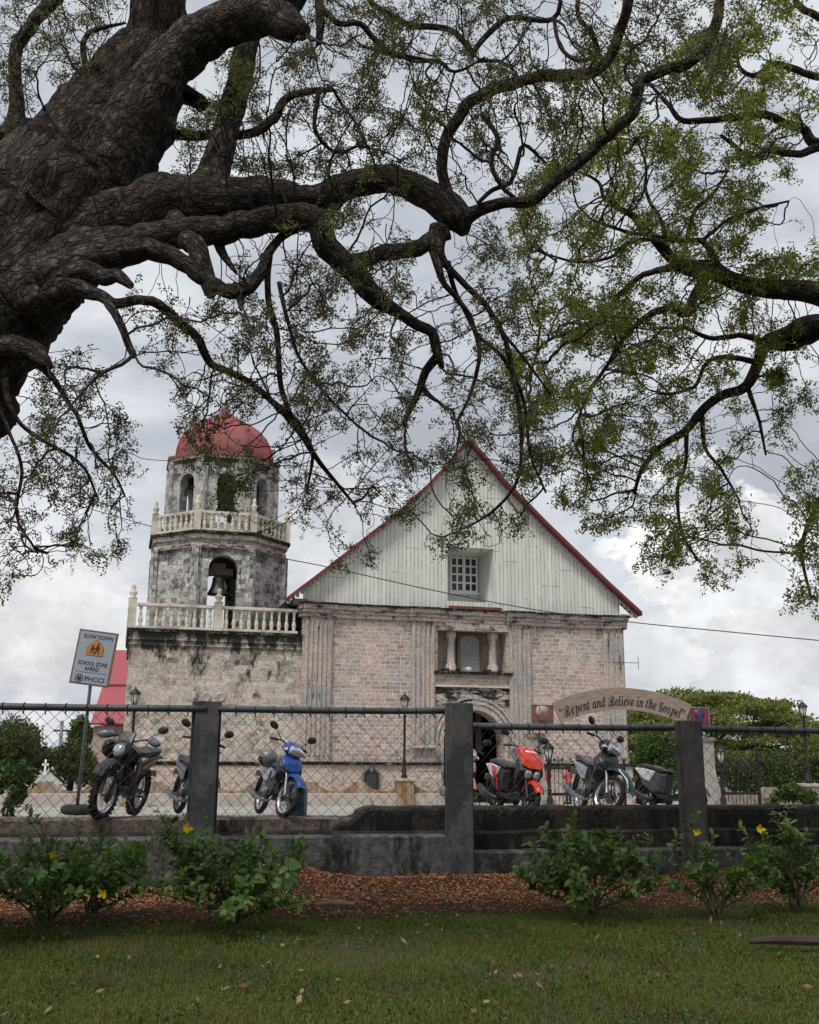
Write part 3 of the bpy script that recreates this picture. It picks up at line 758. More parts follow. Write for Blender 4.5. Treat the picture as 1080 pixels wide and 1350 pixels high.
# ------------------------------------------------------------------ terraced retaining wall
def m_wall(name, c, st, lo):
    m = NT(name); v = m.map('UV'); 
    base = m.ramp(m.noise(v, 9, 9, .78), [(.35, tuple(x*.35 for x in c)), (.64, tuple(x*1.8 for x in c))])
    s1 = m.ramp(m.noise(m.map('UV', (1.6, .55, 1), (4, 2, 0)), 1.1, 10, .75), [(lo, 0), (lo+.08, st)])
    colr = m.mix(s1, base, (.016, .015, .014))
    pt = m.ramp(m.noise(m.map('UV', (1, 1.3, 1), (9, 9, 0)), .9, 5, .5), [(.60, 0), (.62, .8)])
    colr = m.mix(pt, colr, tuple(x*1.5 for x in c))
    br = m.ramp(m.noise(m.map('UV', (1, 1, 1), (1, 5, 0)), 2.2, 8, .75), [(.62, 0), (.68, .55)])
    colr = m.mix(br, colr, (.12, .07, .045))
    m.color(colr); m.set(.93, 0, .2); m.bump(m.noise(v, 9, 9, .75), .8, .03); return m.m
MT['rwall'] = m_wall('grey_stained_render', (.095, .092, .090), .9, .485)
MT['rdark'] = m_wall('mossy_dark_stone_ledge', (.045, .038, .032), .95, .44)
MT['rtop'] = m_wall('pale_worn_ledge_top', (.17, .135, .115), .95, .50)
zA = ff(300, 1104, .1)[1]; zA3 = ff(750, 1121, .1)[1]; zB = ff(300, 1098, .5)[1]; zC = ZPK-.005
sP = [ff(270, 1000)[0], ff(604, 1000)[0], ff(907, 1000)[0]]; gap_ = sP[2]-sP[1]
SL, SR = sP[0]-8.5, sP[2]+8
rw = thing('retaining_wall', 'low grey rendered retaining wall with black stains and stepped ledges under the mesh fence', 'wall', F0, FA)
def rough(mb, x0, x1, y0, y1, z0, z1, amp=.02, step=.35, fr=None):
    """a long block whose top edge and face wander a little"""
    n = max(1, int((x1-x0)/step)); v = []; f = []
    for i in range(n+1):
        x = lerp(x0, x1, i/n); a = noise.noise(Vector((x*1.3, y0, z1)))*amp; b = noise.noise(Vector((x*2.1, y0+3, z1)))*amp
        v += [(x, y0+b, z0), (x, y0+b*.7, z1+a-.025), (x, y0+.03+b*.7, z1+a), (x, y1, z1+a*.5), (x, y1, z0)]
    for i in range(n):
        o = i*5
        for k in range(4): f.append((o+k, o+5+k, o+6+k, o+k+1))
    f.append((0, 1, 2, 3, 4)); o = n*5; f.append((o+4, o+3, o+2, o+1, o))
    mb.add(v, f)
mb = MB(); rough(mb, SL, sP[1]-.15, .06, .5, -.4, zA, .02)
mb.build('lower_wall', 'rwall', rw)
mb = MB(); rough(mb, sP[1]+.15, SR, .09, .5, -.4, zA3, .02); mb.build('lower_wall', 'rwall', rw)
mb = MB(); rough(mb, SL, SR, .5, 1.0, -.4, zB-.01, .03); mb.build('middle_step', 'rdark', rw)
mb = MB(); rough(mb, SL, ff(500, 1090, .9)[0], .95, 1.6, -.4, zC, .02); mb.build('upper_step', 'rtop', rw)
lx0 = ff(440, 1090, .85)[0]; lz1 = ff(700, 1064, .85)[1]
mb = MB(); prof = []
n = 90
xs = [lx0+.9*i/60 for i in range(60)]+[lerp(lx0+.9, SR, i/90) for i in range(91)]; n = len(xs)-1
v = []; f = []
for x in xs:
    d = x-lx0; kk = ((0, 0), (.05, .22), (.12, .30), (.27, .36), (.31, .52), (.38, .60), (.42, .80), (.5, .93), (.6, 1), (99, 1))
    fr_ = next(lerp(p[1], q[1], (d-p[0])/(q[0]-p[0])) for p, q in zip(kk[:-1], kk[1:]) if p[0] <= d+1e-9 <= q[0])
    top = zB+.02+(lz1-zB-.02)*fr_
    top += noise.noise(Vector((x*2.3, 0, 5)))*.018+noise.noise(Vector((x*17, 0, 5)))*.014*(1 if d < .7 else .5)
    b = noise.noise(Vector((x*3, 2, 5)))*.03+noise.noise(Vector((x*13, 2, 5)))*.015
    v += [(x, .78+b, zB-.1), (x, .78+b, top-.04), (x, .83+b, top), (x, 1.35, top+.01), (x, 1.35, .3)]
for i in range(n):
    o = i*5
    for k in range(4): f.append((o+k, o+5+k, o+6+k, o+k+1))
f.append((0, 1, 2, 3, 4))
mb.add(v, f); mb.build('broken_ledge', 'rdark', rw)

# ------------------------------------------------------------------ chain link fence
def m_post(name, c, rust):
    m = NT(name); v = m.map('Object')
    base = m.ramp(m.noise(v, 5, 8, .7), [(.3, tuple(x*.6 for x in c)), (.7, tuple(x*1.35 for x in c))])
    dk = m.ramp(m.noise(m.map('Object', (1, 1, .7), (3, 1, 2)), 1.6, 8, .7), [(.47, 0), (.56, .75)])
    colr = m.mix(dk, base, (.028, .034, .042))
    rs = m.ramp(m.noise(m.map('Object', (3, 3, .5), (7, 1, 2)), 1.9, 8, .7), [(.56, 0), (.66, rust)])
    colr = m.mix(rs, colr, (.13, .055, .028))
    lt = m.ramp(m.noise(m.map('Object', (1, 1, 1), (1, 8, 2)), 3.1, 8, .7), [(.64, 0), (.69, .6)])
    colr = m.mix(lt, colr, (.2, .19, .175))
    m.color(colr); m.set(.9, 0, .25); m.bump(m.noise(v, 22, 8, .7), .7, .015); return m.m
MT['post'] = m_post('weathered_concrete_post', (.10, .095, .093), .5); MT['post2'] = m_post('rust_stained_concrete_post', (.115, .105, .098), .7)
MT['wire'] = simple('rusty_fence_wire', (.055, .042, .036), .8, .2, .3, 3); MT['rail'] = simple('grey_painted_pipe', (.075, .085, .092), .55, .3, .25, 4, dirt=((.06, .04, .03), .6))
fence = thing('chain_link_fence', 'wide-mesh rusty chain link fence with concrete posts and a grey pipe top rail', 'fence', F0, FA)
def cpost(s, t, z0, z1, m_):
    mb = MB(); w = .165
    poly = [(s-w, t-.13), (s+w, t-.13), (s+w, t-.05), (s+w+.035, t-.05), (s+w+.035, t+.05), (s+w, t+.05), (s+w, t+.13), (s-w, t+.13), (s-w, t+.05), (s-w-.045, t+.05), (s-w-.045, t-.05), (s-w, t-.05)]
    mb.zprism(poly, z0, z1); return mb.build('post', m_, fence, .012)
# post bases: the left one stands on the step behind the wall, the others reach the ground in front
cpost(ff(270, 1000, .3)[0], .28, zA-.1, ff(270, 925, .3)[1], 'post')
cpost(sP[1], -.07, -.3, ff(604, 927, -.1)[1], 'post'); cpost(sP[2], -.07, -.3, ff(905, 950, -.1)[1], 'post2')
cpost(sP[0]-gap_-.6, .28, -.3, ff(270, 925, .3)[1], 'post'); cpost(sP[2]+gap_+.3, -.07, -.3, ff(905, 952, -.1)[1], 'post')
tF = .17
spans = [(sP[0]-gap_-.5, sP[0]-.12, ff(10, 931, tF)[1], ff(250, 934, tF)[1], ff(150, 1086, tF)[1]),
         (sP[0]+.28, sP[1]-.2, ff(290, 934.5, tF)[1], ff(590, 937, tF)[1], None),
         (sP[1]+.19, sP[2]-.2, ff(622, 957, tF)[1], ff(888, 959.5, tF)[1], ff(750, 1066, tF)[1]),
         (sP[2]+.2, sP[2]+gap_+.2, ff(925, 960.5, tF)[1], ff(1078, 962, tF)[1], ff(1000, 1070, tF)[1])]
def low1(s):     # the second panel's lower edge follows the ledge that begins half way along it
    a = ff(440, 1000, tF)[0]; b = ff(480, 1000, tF)[0]; z0 = ff(350, 1089, tF)[1]; z1 = ff(520, 1066, tF)[1]
    return z0 if s < a else (z1 if s > b else lerp(z0, z1, (s-a)/(b-a)))
PT = .088
for k, (s0, s1, za, zb_, zl_) in enumerate(spans):
    pts = [(lerp(s0-.12, s1+.12, i/12), tF, lerp(za, zb_, i/12)-.012*math.sin(math.pi*i/12)) for i in range(13)]
    r = MB().tube(pts, .048, 12).build('top_rail', 'rail', fence)
    nn = int((s1-s0)/.255)
    for i in range(nn):
        s = lerp(s0, s1, (i+.5)/nn); z = lerp(za, zb_, (i+.5)/nn)-.01
        if i == 0: tie = MB().torus(.053, .009, T(rz=R(90)), 10, 5).tube([(0, -.05, -.02), (.012, -.03, -.10)], .009, 5).build('wire_tie', 'iron', r)
        else: tie = tie.copy(); COL.objects.link(tie); tie.parent = r
        tie.location = (s, tF, z); tie.rotation_euler = (0, 0, R(random.uniform(-14, 14)))
    mb = MB(); nw = int((s1-s0)/PT)
    for i in range(nw+1):
        s = s0+(s1-s0)*i/nw; zt_ = lerp(za, zb_, i/nw)-.05
        zl2 = zl_ if zl_ is not None else low1(s)
        m_ = int((zt_-zl2)/PT)+1; P = []
        for j in range(m_+1):
            z = zt_-j*PT*1.02; sg = 1 if (i+j) % 2 else -1
            q = Vector((s*.9, z*.9, k*3.1)); am = .018+.05*max(0, (zt_-z)/1.7)**2
            dx_ = noise.noise(q)*am*1.6; dz_ = noise.noise(q+Vector((9, 0, 0)))*am
            P.append((s+sg*PT*.5+dx_, tF+(.006 if sg > 0 else -.006)+noise.noise(q+Vector((0, 7, 0)))*.03, z+dz_))
        mb.tube(P, .0044, 4, cap=False, flat=True)
    mb.build('chain_link_mesh', 'wire', fence)

# ------------------------------------------------------------------ churchyard wall with scooped top
def m_yard(name, c, ochre):
    m = NT(name); v = m.map('UV')
    base = m.ramp(m.noise(v, 4, 7, .65), [(.3, tuple(x*.8 for x in c)), (.7, tuple(x*1.15 for x in c))])
    o = m.ramp(m.noise(m.map('UV', (2.2, .35, 1), (3, 0, 0)), 1.2, 8, .7), [(.40, 0), (.56, ochre)])
    colr = m.mix(o, base, (.22, .115, .04))
    colr = m.mix(m.ramp(m.noise(m.map('UV', (3, .5, 1), (8, 0, 0)), 1.5, 9, .7), [(.55, 0), (.66, .6)]), colr, (.10, .09, .075))
    m.color(colr); m.set(.9, 0, .2); m.bump(m.noise(v, 12, 5), .3, .01); return m.m
MT['yard'] = m_yard('ochre_stained_wall', (.40, .34, .28), .95); MT['yard2'] = m_yard('pale_grey_wall', (.46, .42, .37), .12); MT['yard3'] = m_yard('grey_weathered_wall', (.30, .27, .23), .3)
YO = -6.0
YM = Matrix.Translation(CH0) @ Matrix.Rotation(ANG, 4, 'Z')
zy = .2
def scoop(name, label, x0, x1, yo, zt_, zb1_, zb0_, m_, period, ph, depth, base=True):
    o = thing(name, label, 'wall', CH0+cdy*yo, ANG)
    poly = []; x = x0; N = int((x1-x0)/.06)
    mb = MB(); pr = None
    for i in range(N+1):
        x = lerp(x0, x1, i/N); u = ((x-ph)/period) % 1.0
        if u < .26: d = 0
        else:
            w_ = (u-.26)/.74; d = depth*(math.sin(math.pi*w_)**.6)
        z = zt_-d
        if pr: mb.box(pr[0], 0, zb0_, x, .16, (z+pr[1])/2)
        pr = (x, z)
    # one continuous sheet instead of many boxes
    mb = MB(); v = []; f = []
    for i in range(N+1):
        x = lerp(x0, x1, i/N); u = ((x-ph)/period) % 1.0
        d = 0 if u < .26 else depth*(math.sin(math.pi*(u-.26)/.74)**.6)
        v += [(x, 0, zb1_ if base else zb0_), (x, 0, zt_-d), (x, .18, zt_-d), (x, .18, zb0_)]
    for i in range(N):
        a = i*4
        for k in range(3): f.append((a+k, a+4+k, a+5+k, a+k+1))
    f += [(0, 1, 2, 3), (N*4+3, N*4+2, N*4+1, N*4)]
    mb.add(v, f); mb.build('scooped_coping', m_, o)
    if base: MB().box(x0, -.22, zb0_, x1, .17, zb1_).build('wall_base', 'yard2', o, .02)
    return o
x0 = fl(-60, 1050, YO)[0]; x1 = fl(588, 1050, YO)[0]
zt_ = fl(470, 1031, YO)[1]; zb1_ = fl(350, 1046, YO)[1]; per = fl(473, 1040, YO)[0]-fl(408, 1040, YO)[0]
scoop('churchyard_wall', 'low churchyard wall with a scooped ochre-stained top and white base, left of the church door', x0, x1, YO, zt_, zb1_, -.3, 'yard', per, fl(401, 1040, YO)[0], .3)
YR = -9.0
xr0, xr1 = fl(940, 1050, YR)[0], fl(1130, 1050, YR)[0]
scoop('churchyard_wall', 'low grey wall with a scooped top beyond the iron gate, at the right edge', xr0, xr1, YR, fl(1000, 1038, YR)[1], 0, -.3, 'yard3', 1.9, fl(1025, 1040, YR)[0]-2.4, .26, base=False)
def pier(px, py0, wpx, yo, m_, label):
    x, z = fl(px, py0, yo-.1); w = wpx/1400*D0/2*.9
    o = thing('wall_pier', label, 'pier', CH0+cdx*x+cdy*(yo-.1)+Vector((0, 0, -.3)), ANG)
    MB().box(-w, -w, 0, w, w, z+.3-.1).build('pier_shaft', m_, o, .01); MB().box(-w-.04, -w-.04, z+.3-.098, w+.04, w+.04, z+.3).build('pier_cap', 'yard2', o, .015)
    return x, z
# ------------------------------------------------------------------ lamps
MT['lampglass'] = simple('frosted_lamp_glass', (.62, .62, .58), .3, 0, .05)
def lamp(x, y, z, H, label, rz=ANG, loc=None, s=1.0):
    o = thing('street_lamp', label, 'street lamp', loc, rz, 'black lantern lamps around the churchyard')
    hp = H-.62*s
    MB().lathe([(.11, 0), (.12, .06), (.08, .12), (.09, .3), (.06, .36), (.055, .5), (.075, .54), (.045, .6), (.042, hp-.25), (.065, hp-.22), (.04, hp-.16), (.05, hp-.04), (.09, hp)], 12).build('pole', 'iron', o)
    mb = MB(); b, t = .075*s, .15*s; z0, z1 = hp+.04, hp+.36*s
    mb.lathe([(.10*s, hp), (.11*s, hp+.03), (.05*s, hp+.04)], 6)
    for k in range(6):
        a = k*math.pi/3; c_, s__ = math.cos(a), math.sin(a)
        mb.tube([(b*c_, b*s__, z0), (t*c_, t*s__, z1)], .011*s, 5)
    mb.lathe([(t+.045*s, z1), (t+.04*s, z1+.025*s), (t*.72, z1+.10*s), (t*.42, z1+.15*s), (t*.2, z1+.165*s), (.012, z1+.19*s), (.025*s, z1+.215*s), (.004, z1+.26*s)], 6)
    mb.build('lantern_frame', 'iron', o)
    MB().lathe([(b*.93, z0), (t*.93, z1)], 6).build('lantern_glass', 'lampglass', o)
x, z = pier(533, 1026, 20, YO, 'yard', 'square wall pier carrying the middle lantern lamp')
H = fl(533, 912, YO-.1)[1]-z; lamp(0, 0, 0, H, 'black lantern lamp on a wall pier in front of the middle of the church', loc=CH0+cdx*x+cdy*(YO-.1)+Vector((0, 0, z)))
x, z = pier(171, 1030, 20, YO, 'yard', 'square wall pier behind the black motorcycle')
H = fl(176, 904, YO-.1)[1]-z; lamp(0, 0, 0, H, 'black lantern lamp in front of the bell tower base, behind the black motorcycle', loc=CH0+cdx*x+cdy*(YO-.1)+Vector((0, 0, z)))
x, z = pier(1066, 1033, 26, YR, 'yard3', 'square grey pier under the lamp at the right edge')
H = fl(1056, 922, YR-.1)[1]-z; lamp(0, 0, 0, H, 'black lantern lamp on the wall at the right edge against the trees', loc=CH0+cdx*x+cdy*(YR-.1)+Vector((0, 0, z)))

# ------------------------------------------------------------------ gate: pillars, iron leaves, arched board, posters
GO = -12.0
def gf(px, py): return fl(px, py, GO)
def GW(x, dy=0, z=0): return CH0+cdx*x+cdy*(GO+dy)+Vector((0, 0, z))
GZ = .3
def gpillar(px, top, wt, label, py=1040):
    x = gf(px, py)[0]; H = gf(px, top)[1]-GZ
    o = thing('gate_pillar', label, 'gate pillar', GW(x, 0, GZ), ANG)
    v = []; f = []
    prof = [(0, .62), (.12, .56), (.3, .42), (.55, .3), (.85, .22), (1.2, .18), (H-.12, wt)]
    for z, w_ in prof: v += [(-w_, -.2-w_*.3, z), (w_, -.2-w_*.3, z), (w_, .2, z), (-w_, .2, z)]
    for i in range(len(prof)-1):
        for k in range(4): f.append((i*4+k, i*4+(k+1) % 4, i*4+4+(k+1) % 4, i*4+4+k))
    k = (len(prof)-1)*4; f.append((k, k+1, k+2, k+3))
    MB().add(v, f).build('pillar_shaft', simple('pale_weathered_concrete', (.36, .34, .31), .9, 0, .2, 3, .4, dirt=((.15, .14, .12), .6)), o)
    MB().box(-wt-.04, -.3, H-.118, wt+.04, .24, H).build('pillar_cap', 'yard3', o)
    return x
gx0 = gpillar(706, 967, .17, 'flared pale concrete gate pillar at the left end of the arched board')
gx1 = gpillar(932, 972, .17, 'flared pale concrete gate pillar at the right end of the arched board')
wl_, pz_ = gf(714, 1001)
def glamp(px, pyb, pyt, label):
    x, z = gf(px, pyb); lamp(0, 0, 0, gf(px, pyt)[1]-GZ, label, loc=GW(x, -.5, GZ), s=1.0)
glamp(715, 1000, 975, 'black lantern lamp beside the left gate pillar, just above the orange scooter')
glamp(939, 1000, 980, 'black lantern lamp beside the right gate pillar, right of the third fence post')
def gate(px0, px1, ytop, yrail, ybot, yspk, label, stile):
    xa, xb = gf(px0, 1040)[0], gf(px1, 1040)[0]; W_ = xb-xa
    pm_ = (px0+px1)/2
    o = thing('iron_gate', label, 'gate', GW(xa, -.1, GZ), ANG)
    zr, zm, zs, zst = [gf(pm_, q)[1]-GZ for q in (yrail, ybot, yspk, ytop)]
    MB().box(0, -.02, zr-.03, W_, .02, zr+.03).box(0, -.02, zm-.04, W_, .02, zm+.04).box(0, -.02, .04, W_, .02, .10).build('gate_rail', 'iron', o)
    n = int(W_/.125)
    for i in range(n):
        x = W_*(i+.5)/n; mb = MB(); mb.tube([(x, 0, .0), (x, 0, zs if i % 2 else zr+.08)], .010, 5)
        if i % 2:
            mb.lathe([(.03, -.06), (.035, -.03), (.002, .07)], 5, T(x, 0, zs))
            if i < n-1: 
                d = W_/n
                mb.tube([(x-d*.8, 0, zr+.03), (x-d*.7, 0, zs-.06), (x, 0, zs+.02), (x+d*.7, 0, zs-.06), (x+d*.8, 0, zr+.03)], .008, 5)
        mb.build('bar', 'iron', o)
    for s_ in stile: MB().box(W_*s_-.03, -.03, 0, W_*s_+.03, .03, zst).build('stile', 'iron', o)
gate(722, 822, 1000, 1013, 1047, 1001, 'left leaf of black iron railings with pointed hoops, behind the green motorcycle', (0, 1))
gate(931, 999, 994, 1011, 1046, 1000, 'right leaf of black iron railings with arched hoops, right of the third fence post', (0, 1))
# arched board
def m_plank():
    m = NT('weathered_sign_board'); v = m.map('UV')
    n1 = m.noise(m.map('UV', (.8, 7, 1)), 3.5, 8, .65)
    m.color(m.ramp(n1, [(.28, (.14, .095, .07)), (.5, (.27, .21, .175)), (.72, (.36, .29, .25))])); m.set(.85); m.bump(n1, .3, .01); return m.m
arch = thing('arched_sign', 'long arched wooden board lettered in black script spanning the churchyard gate', 'sign', GW(0, -.55, 0), ANG)
GA = GO-.55
def ga(px, py): return fl(px, py, GA)
A_, B_, C_ = ga(728, 926.5), ga(812, 907), ga(911, 929)
def circ(a, b, c):
    ax, ay = a; bx_, by = b; cx_, cy = c; d = 2*(ax*(by-cy)+bx_*(cy-ay)+cx_*(ay-by))
    ux = ((ax*ax+ay*ay)*(by-cy)+(bx_*bx_+by*by)*(cy-ay)+(cx_*cx_+cy*cy)*(ay-by))/d
    uy = ((ax*ax+ay*ay)*(cx_-bx_)+(bx_*bx_+by*by)*(ax-cx_)+(cx_*cx_+cy*cy)*(bx_-ax))/d
    return ux, uy, math.hypot(ax-ux, ay-uy)
ux, uy, rO = circ(A_, B_, C_)
aL = math.atan2(A_[1]-uy, A_[0]-ux); aR = math.atan2(C_[1]-uy, C_[0]-ux)
bh_ = B_[1]-ga(812, 936)[1]
N = 30; v = []; f = []; uvs = []
for i in range(N+1):
    a = lerp(aL, aR, i/N); ext = bh_*(1+.0*abs(i/N-.5))
    for r_, y in ((rO, -.02), (rO-ext, -.02), (rO-ext, .02), (rO, .02)): v.append((ux+r_*math.cos(a), y, uy+r_*math.sin(a)))
for i in range(N):
    for k in range(4):
        f.append((i*4+k, i*4+(k+1) % 4, i*4+4+(k+1) % 4, i*4+4+k)); u0_, u1_ = i*.14, (i+1)*.14; w0_, w1_ = k*.6, k*.6+.6
        uvs.append(((u0_, w0_), (u0_, w1_), (u1_, w1_), (u1_, w0_)))
f += [(0, 3, 2, 1), (N*4, N*4+1, N*4+2, N*4+3)]; uvs += [((0, 0),)*4]*2
MB().add(v, f, None, uvs).build('arched_board', m_plank(), arch)
MB().tube([(ux+(rO-bh_-.0)*math.cos(lerp(aL, aR, t)), .045, uy+(rO-bh_*.5)*math.sin(lerp(aL, aR, t))) for t in [i/16 for i in range(17)]], .02, 5).tube([(gx0, .3, uy+rO*.5), (gx0, .1, A_[1]-.1)], .02, 5).build('back_brace', 'iron', arch)
BL = {c: chr(0x1D4D0+i) for i, c in enumerate('ABCDEFGHIJKLMNOPQRSTUVWXYZ')}; BL.update({c: chr(0x1D482+i) for i, c in enumerate('abcdefghijklmnopqrstuvwxyz')})
msg = '\u201cRepent and Believe in the Gospel\u201d'
def wd(v): xs = [q[0] for q in v]; return (min(xs), max(xs)) if xs else (0, 0)
items = []; tot = 0; capR = None
for ch in msg:
    if ch == ' ': items.append((None, .26, 0)); tot += .26; continue
    v, f = text_mesh(BL.get(ch, ch), 1.0, .006, 0, .01, 'LEFT')
    if ch.isupper(): v = [(a*.8, b*1.12, c) for a, b, c in v]
    elif ch in BL: v = [(a*.92, b*.98, c) for a, b, c in v]
    lo, hi = wd(v); k = 1.0
    items.append(((v, f, lo), (hi-lo)+.025, hi)); tot += hi-lo+.025
arcL = (aL-aR)*(rO-bh_*.5)*.955; hs = 1.0
# text is stretched upwards as on the board: tall narrow script
ky = bh_*.86; kx = arcL/tot
mb = MB(); pos = 0; rb = rO-bh_*.62
for it, adv, _ in items:
    if it:
        v, f, lo = it; ac = aL-(.022*(aL-aR))-(pos+adv/2)*kx/(rO-bh_*.5)
        M = Matrix.Translation((ux+rb*math.cos(ac), -.024, uy+rb*math.sin(ac))) @ Matrix.Rotation(math.pi/2-ac, 4, 'Y') @ Matrix.Rotation(R(90), 4, 'X') @ Matrix.Diagonal((kx, ky*.78, .1, 1))
        mb.add([(a-lo-adv/2, b, c) for a, b, c in v], f, M)
    pos += adv
mb.build('script_lettering', simple('black_sign_paint', (.008, .008, .008), .6), arch)
# printed panels at both ends
def poster(px0, py0, px1, py1, cols, label, seed):
    xa, za = fl(px0, py1, GA+.1); xb, zb_ = fl(px1, py0, GA+.1); W_, H_ = xb-xa, zb_-za
    o = thing('printed_panel', label, 'poster', CH0+cdx*xa+cdy*(GA+.1)+Vector((0, 0, za)), ANG)
    MB().box(0, 0, 0, W_, .02, H_).build('print', simple('printed_ground', cols[0], .5, 0, .55, 7), o)
    MB().box(-.02, -.012, -.02, 0, .03, H_+.02).box(W_, -.012, -.02, W_+.02, .03, H_+.02).box(0, -.012, -.02, W_, .03, 0).box(0, -.012, H_, W_, .03, H_+.02).build('panel_frame', simple('grey_panel_frame', (.25, .24, .23), .6), o)
    rr = random.Random(seed)
    for j, c in enumerate(cols[1:]):
        mb = MB()
        if j == 0:
            for r_ in (.42, .30): pass
            mb.lathe([(W_*.3, 0), (W_*.3, .003)], 18, T(W_*.5, -.0005, H_*.68, rx=R(90), s=(1, .9, 1)))
        elif j == 1: mb.prism([(W_*.36, H_*.1), (W_*.64, H_*.1), (W_*.56, H_*.62), (W_*.5, H_*.75), (W_*.44, H_*.62)], -.007, -.0045)
        elif j == 2:
            for k in range(5):
                x = W_*(.1+.2*k); mb.prism([(x-.03, 0.02), (x+.04, .02), (x+.02, H_*(.3+.1*rr.random())), (x-.01, H_*.33)], -.0105, -.008)
        else: mb.box(W_*.3, -.014, H_*.06, W_*.7, -.011, H_*.2)
        mb.build('printed_shape', simple('print_ink', c, .5, 0, .3, 8), o)
poster(701, 930, 729, 954, [(.16, .075, .06), (.36, .30, .26), (.22, .07, .05), (.13, .07, .05), (.07, .03, .025)], 'square brown printed panel with a pale disc, left of the arched board', 3)
poster(911, 934, 934, 957, [(.17, .02, .045), (.07, .03, .08), (.03, .04, .13), (.03, .025, .05)], 'small red and blue printed panel at the right end of the arched board', 5)

# ------------------------------------------------------------------ school zone sign
SY = 17.6
c_tl, c_tr, c_br, c_bl = [at(x, y, SY) for x, y in ((103, 828), (154, 836), (145.5, 907), (94, 901))]
ex = ((c_tr-c_tl)+(c_br-c_bl))/2; ez_ = ((c_tl-c_bl)+(c_tr-c_br))/2
base = at(101, 1058, SY); base.z = plz((base-F0).dot(fdy))
sg = thing('school_zone_sign', 'leaning white school zone sign with an orange pentagon on a thin grey pole', 'sign', base, 0)
bw_, bh2 = ex.length, ez_.length; tilt = math.atan2(-(ex.z), ex.x)
cen = (c_tl+c_tr+c_br+c_bl)/4-base
SM = Matrix.Translation(cen) @ Matrix.Rotation(tilt, 4, 'Y')
MB().box(-bw_/2, -.012, -bh2/2, bw_/2, .012, bh2/2, SM).build('sign_rim', simple('rusty_brown_sign_rim', (.20, .12, .085), .8, 0, .3, 6), sg)
i_ = .03
MB().box(-bw_/2+i_, -.018, -bh2/2+i_, bw_/2-i_, -.0125, bh2/2-i_, SM).build('sign_face', simple('white_sign_face', (.33, .355, .40), .45, 0, .06, 2), sg)
blk = simple('black_sign_print', (.01, .011, .016), .6); navy = simple('navy_sign_print', (.02, .03, .12), .6)
def stext(body, u, v_, w_, h_, m_, name):
    vv, f = text_mesh(body, 1.0, .02, 0, .004); xs = [q[0] for q in vv]; ys = [q[1] for q in vv]
    kx, ky = w_/(max(xs)-min(xs)), h_/(max(ys)-min(ys)); cx_, cy_ = (max(xs)+min(xs))/2, (max(ys)+min(ys))/2
    M = SM @ T(u, -.0195, v_) @ Matrix.Rotation(R(90), 4, 'X') @ Matrix.Diagonal((kx, ky, .25, 1)) @ Matrix.Translation((-cx_, -cy_, 0))
    MB().add(vv, f, M).build(name, m_, sg)
stext('SLOW DOWN', .015*bw_, .385*bh2, .75*bw_, .075*bh2, blk, 'lettering')
stext('SCHOOL ZONE', 0, -.105*bh2, .75*bw_, .075*bh2, blk, 'lettering')
stext('AHEAD', 0, -.20*bh2, .36*bw_, .075*bh2, blk, 'lettering')
stext('PHCCI', .12*bw_, -.385*bh2, .50*bw_, .085*bh2, navy, 'lettering')
MB().box(-.4*bw_, -.0205, -.272*bh2, .4*bw_, -.0185, -.267*bh2, SM).build('thin_rule', blk, sg)
pw = .2*bw_; pz = .045*bh2
pent = [(-pw, pz), (pw, pz), (pw, pz+.15*bh2), (0, pz+.29*bh2), (-pw, pz+.15*bh2)]
MB().prism([(x*1.06, pz+(z-pz)*1.05-.006) for x, z in pent], -.0215, -.0186, SM).build('pentagon_border', blk, sg)
MB().prism(pent, -.025, -.022, SM).build('pentagon', simple('orange_sign_panel', (.48, .20, .04), .55, 0, .08), sg)
def walker(u, v_, s):
    mb = MB(); y = -.0275
    def Q(a, b): return (u+a*s, y, v_+b*s)
    mb.lathe([(.09*s, 0), (.09*s, .0015)], 12, SM @ T(u+.02*s, y, v_+.92*s, rx=R(90)))
    for pts_, r_ in (([(0, .78), (0, .45)], .10), ([(0, .72), (-.2, .52), (-.16, .4)], .035), ([(.02, .72), (.2, .55), (.17, .42)], .035), ([(-.02, .45), (-.12, .22), (-.24, .02)], .05), ([(.03, .45), (.12, .22), (.16, 0)], .05)):
        for a, b in zip(pts_[:-1], pts_[1:]):
            d = Vector((b[0]-a[0], b[1]-a[1])).normalized(); n_ = Vector((-d.y, d.x))*r_
            mb.prism([(u+(a[0]-n_.x)*s, v_+(a[1]-n_.y)*s), (u+(b[0]-n_.x)*s, v_+(b[1]-n_.y)*s), (u+(b[0]+n_.x)*s, v_+(b[1]+n_.y)*s), (u+(a[0]+n_.x)*s, v_+(a[1]+n_.y)*s)], -.0275, -.0255, SM)
    mb.build('walking_figure', blk, sg)
walker(-.07*bw_, .075*bh2, .17*bh2); walker(.05*bw_, .065*bh2, .205*bh2)
mb = MB(); hx, hz = -.27*bw_, -.385*bh2; ro = .095*bw_
for k in range(6):
    a0, a1 = R(90+60*k+4), R(90+60*k+56)
    mb.prism([(hx+r_*math.cos(a), hz+r_*math.sin(a)) for r_, a in ((ro*1.1, a0), (ro*1.1, a1), (ro*.86, a1), (ro*.86, a0))][::-1], -.0225, -.0186, SM)
mb.lathe([(.56*ro, 0), (.56*ro, .003)], 16, SM @ T(hx, -.019, hz, rx=R(90))); mb.build('hexagon_emblem', navy, sg)
pb = at(118.5, 903, SY)-base
MB().tube([Vector((0, .03, 0)), pb+Vector((0, .03, 0)), pb+Vector((.06, .03, .75))], .028, 10).build('sign_pole', simple('grey_sign_pole', (.15, .16, .17), .6, .3), sg)
tyb = base+Vector((.05, 0, 0))
tb = thing('old_tyre', 'old black tyre lying flat on the ground around the sign pole', 'tyre', tyb)
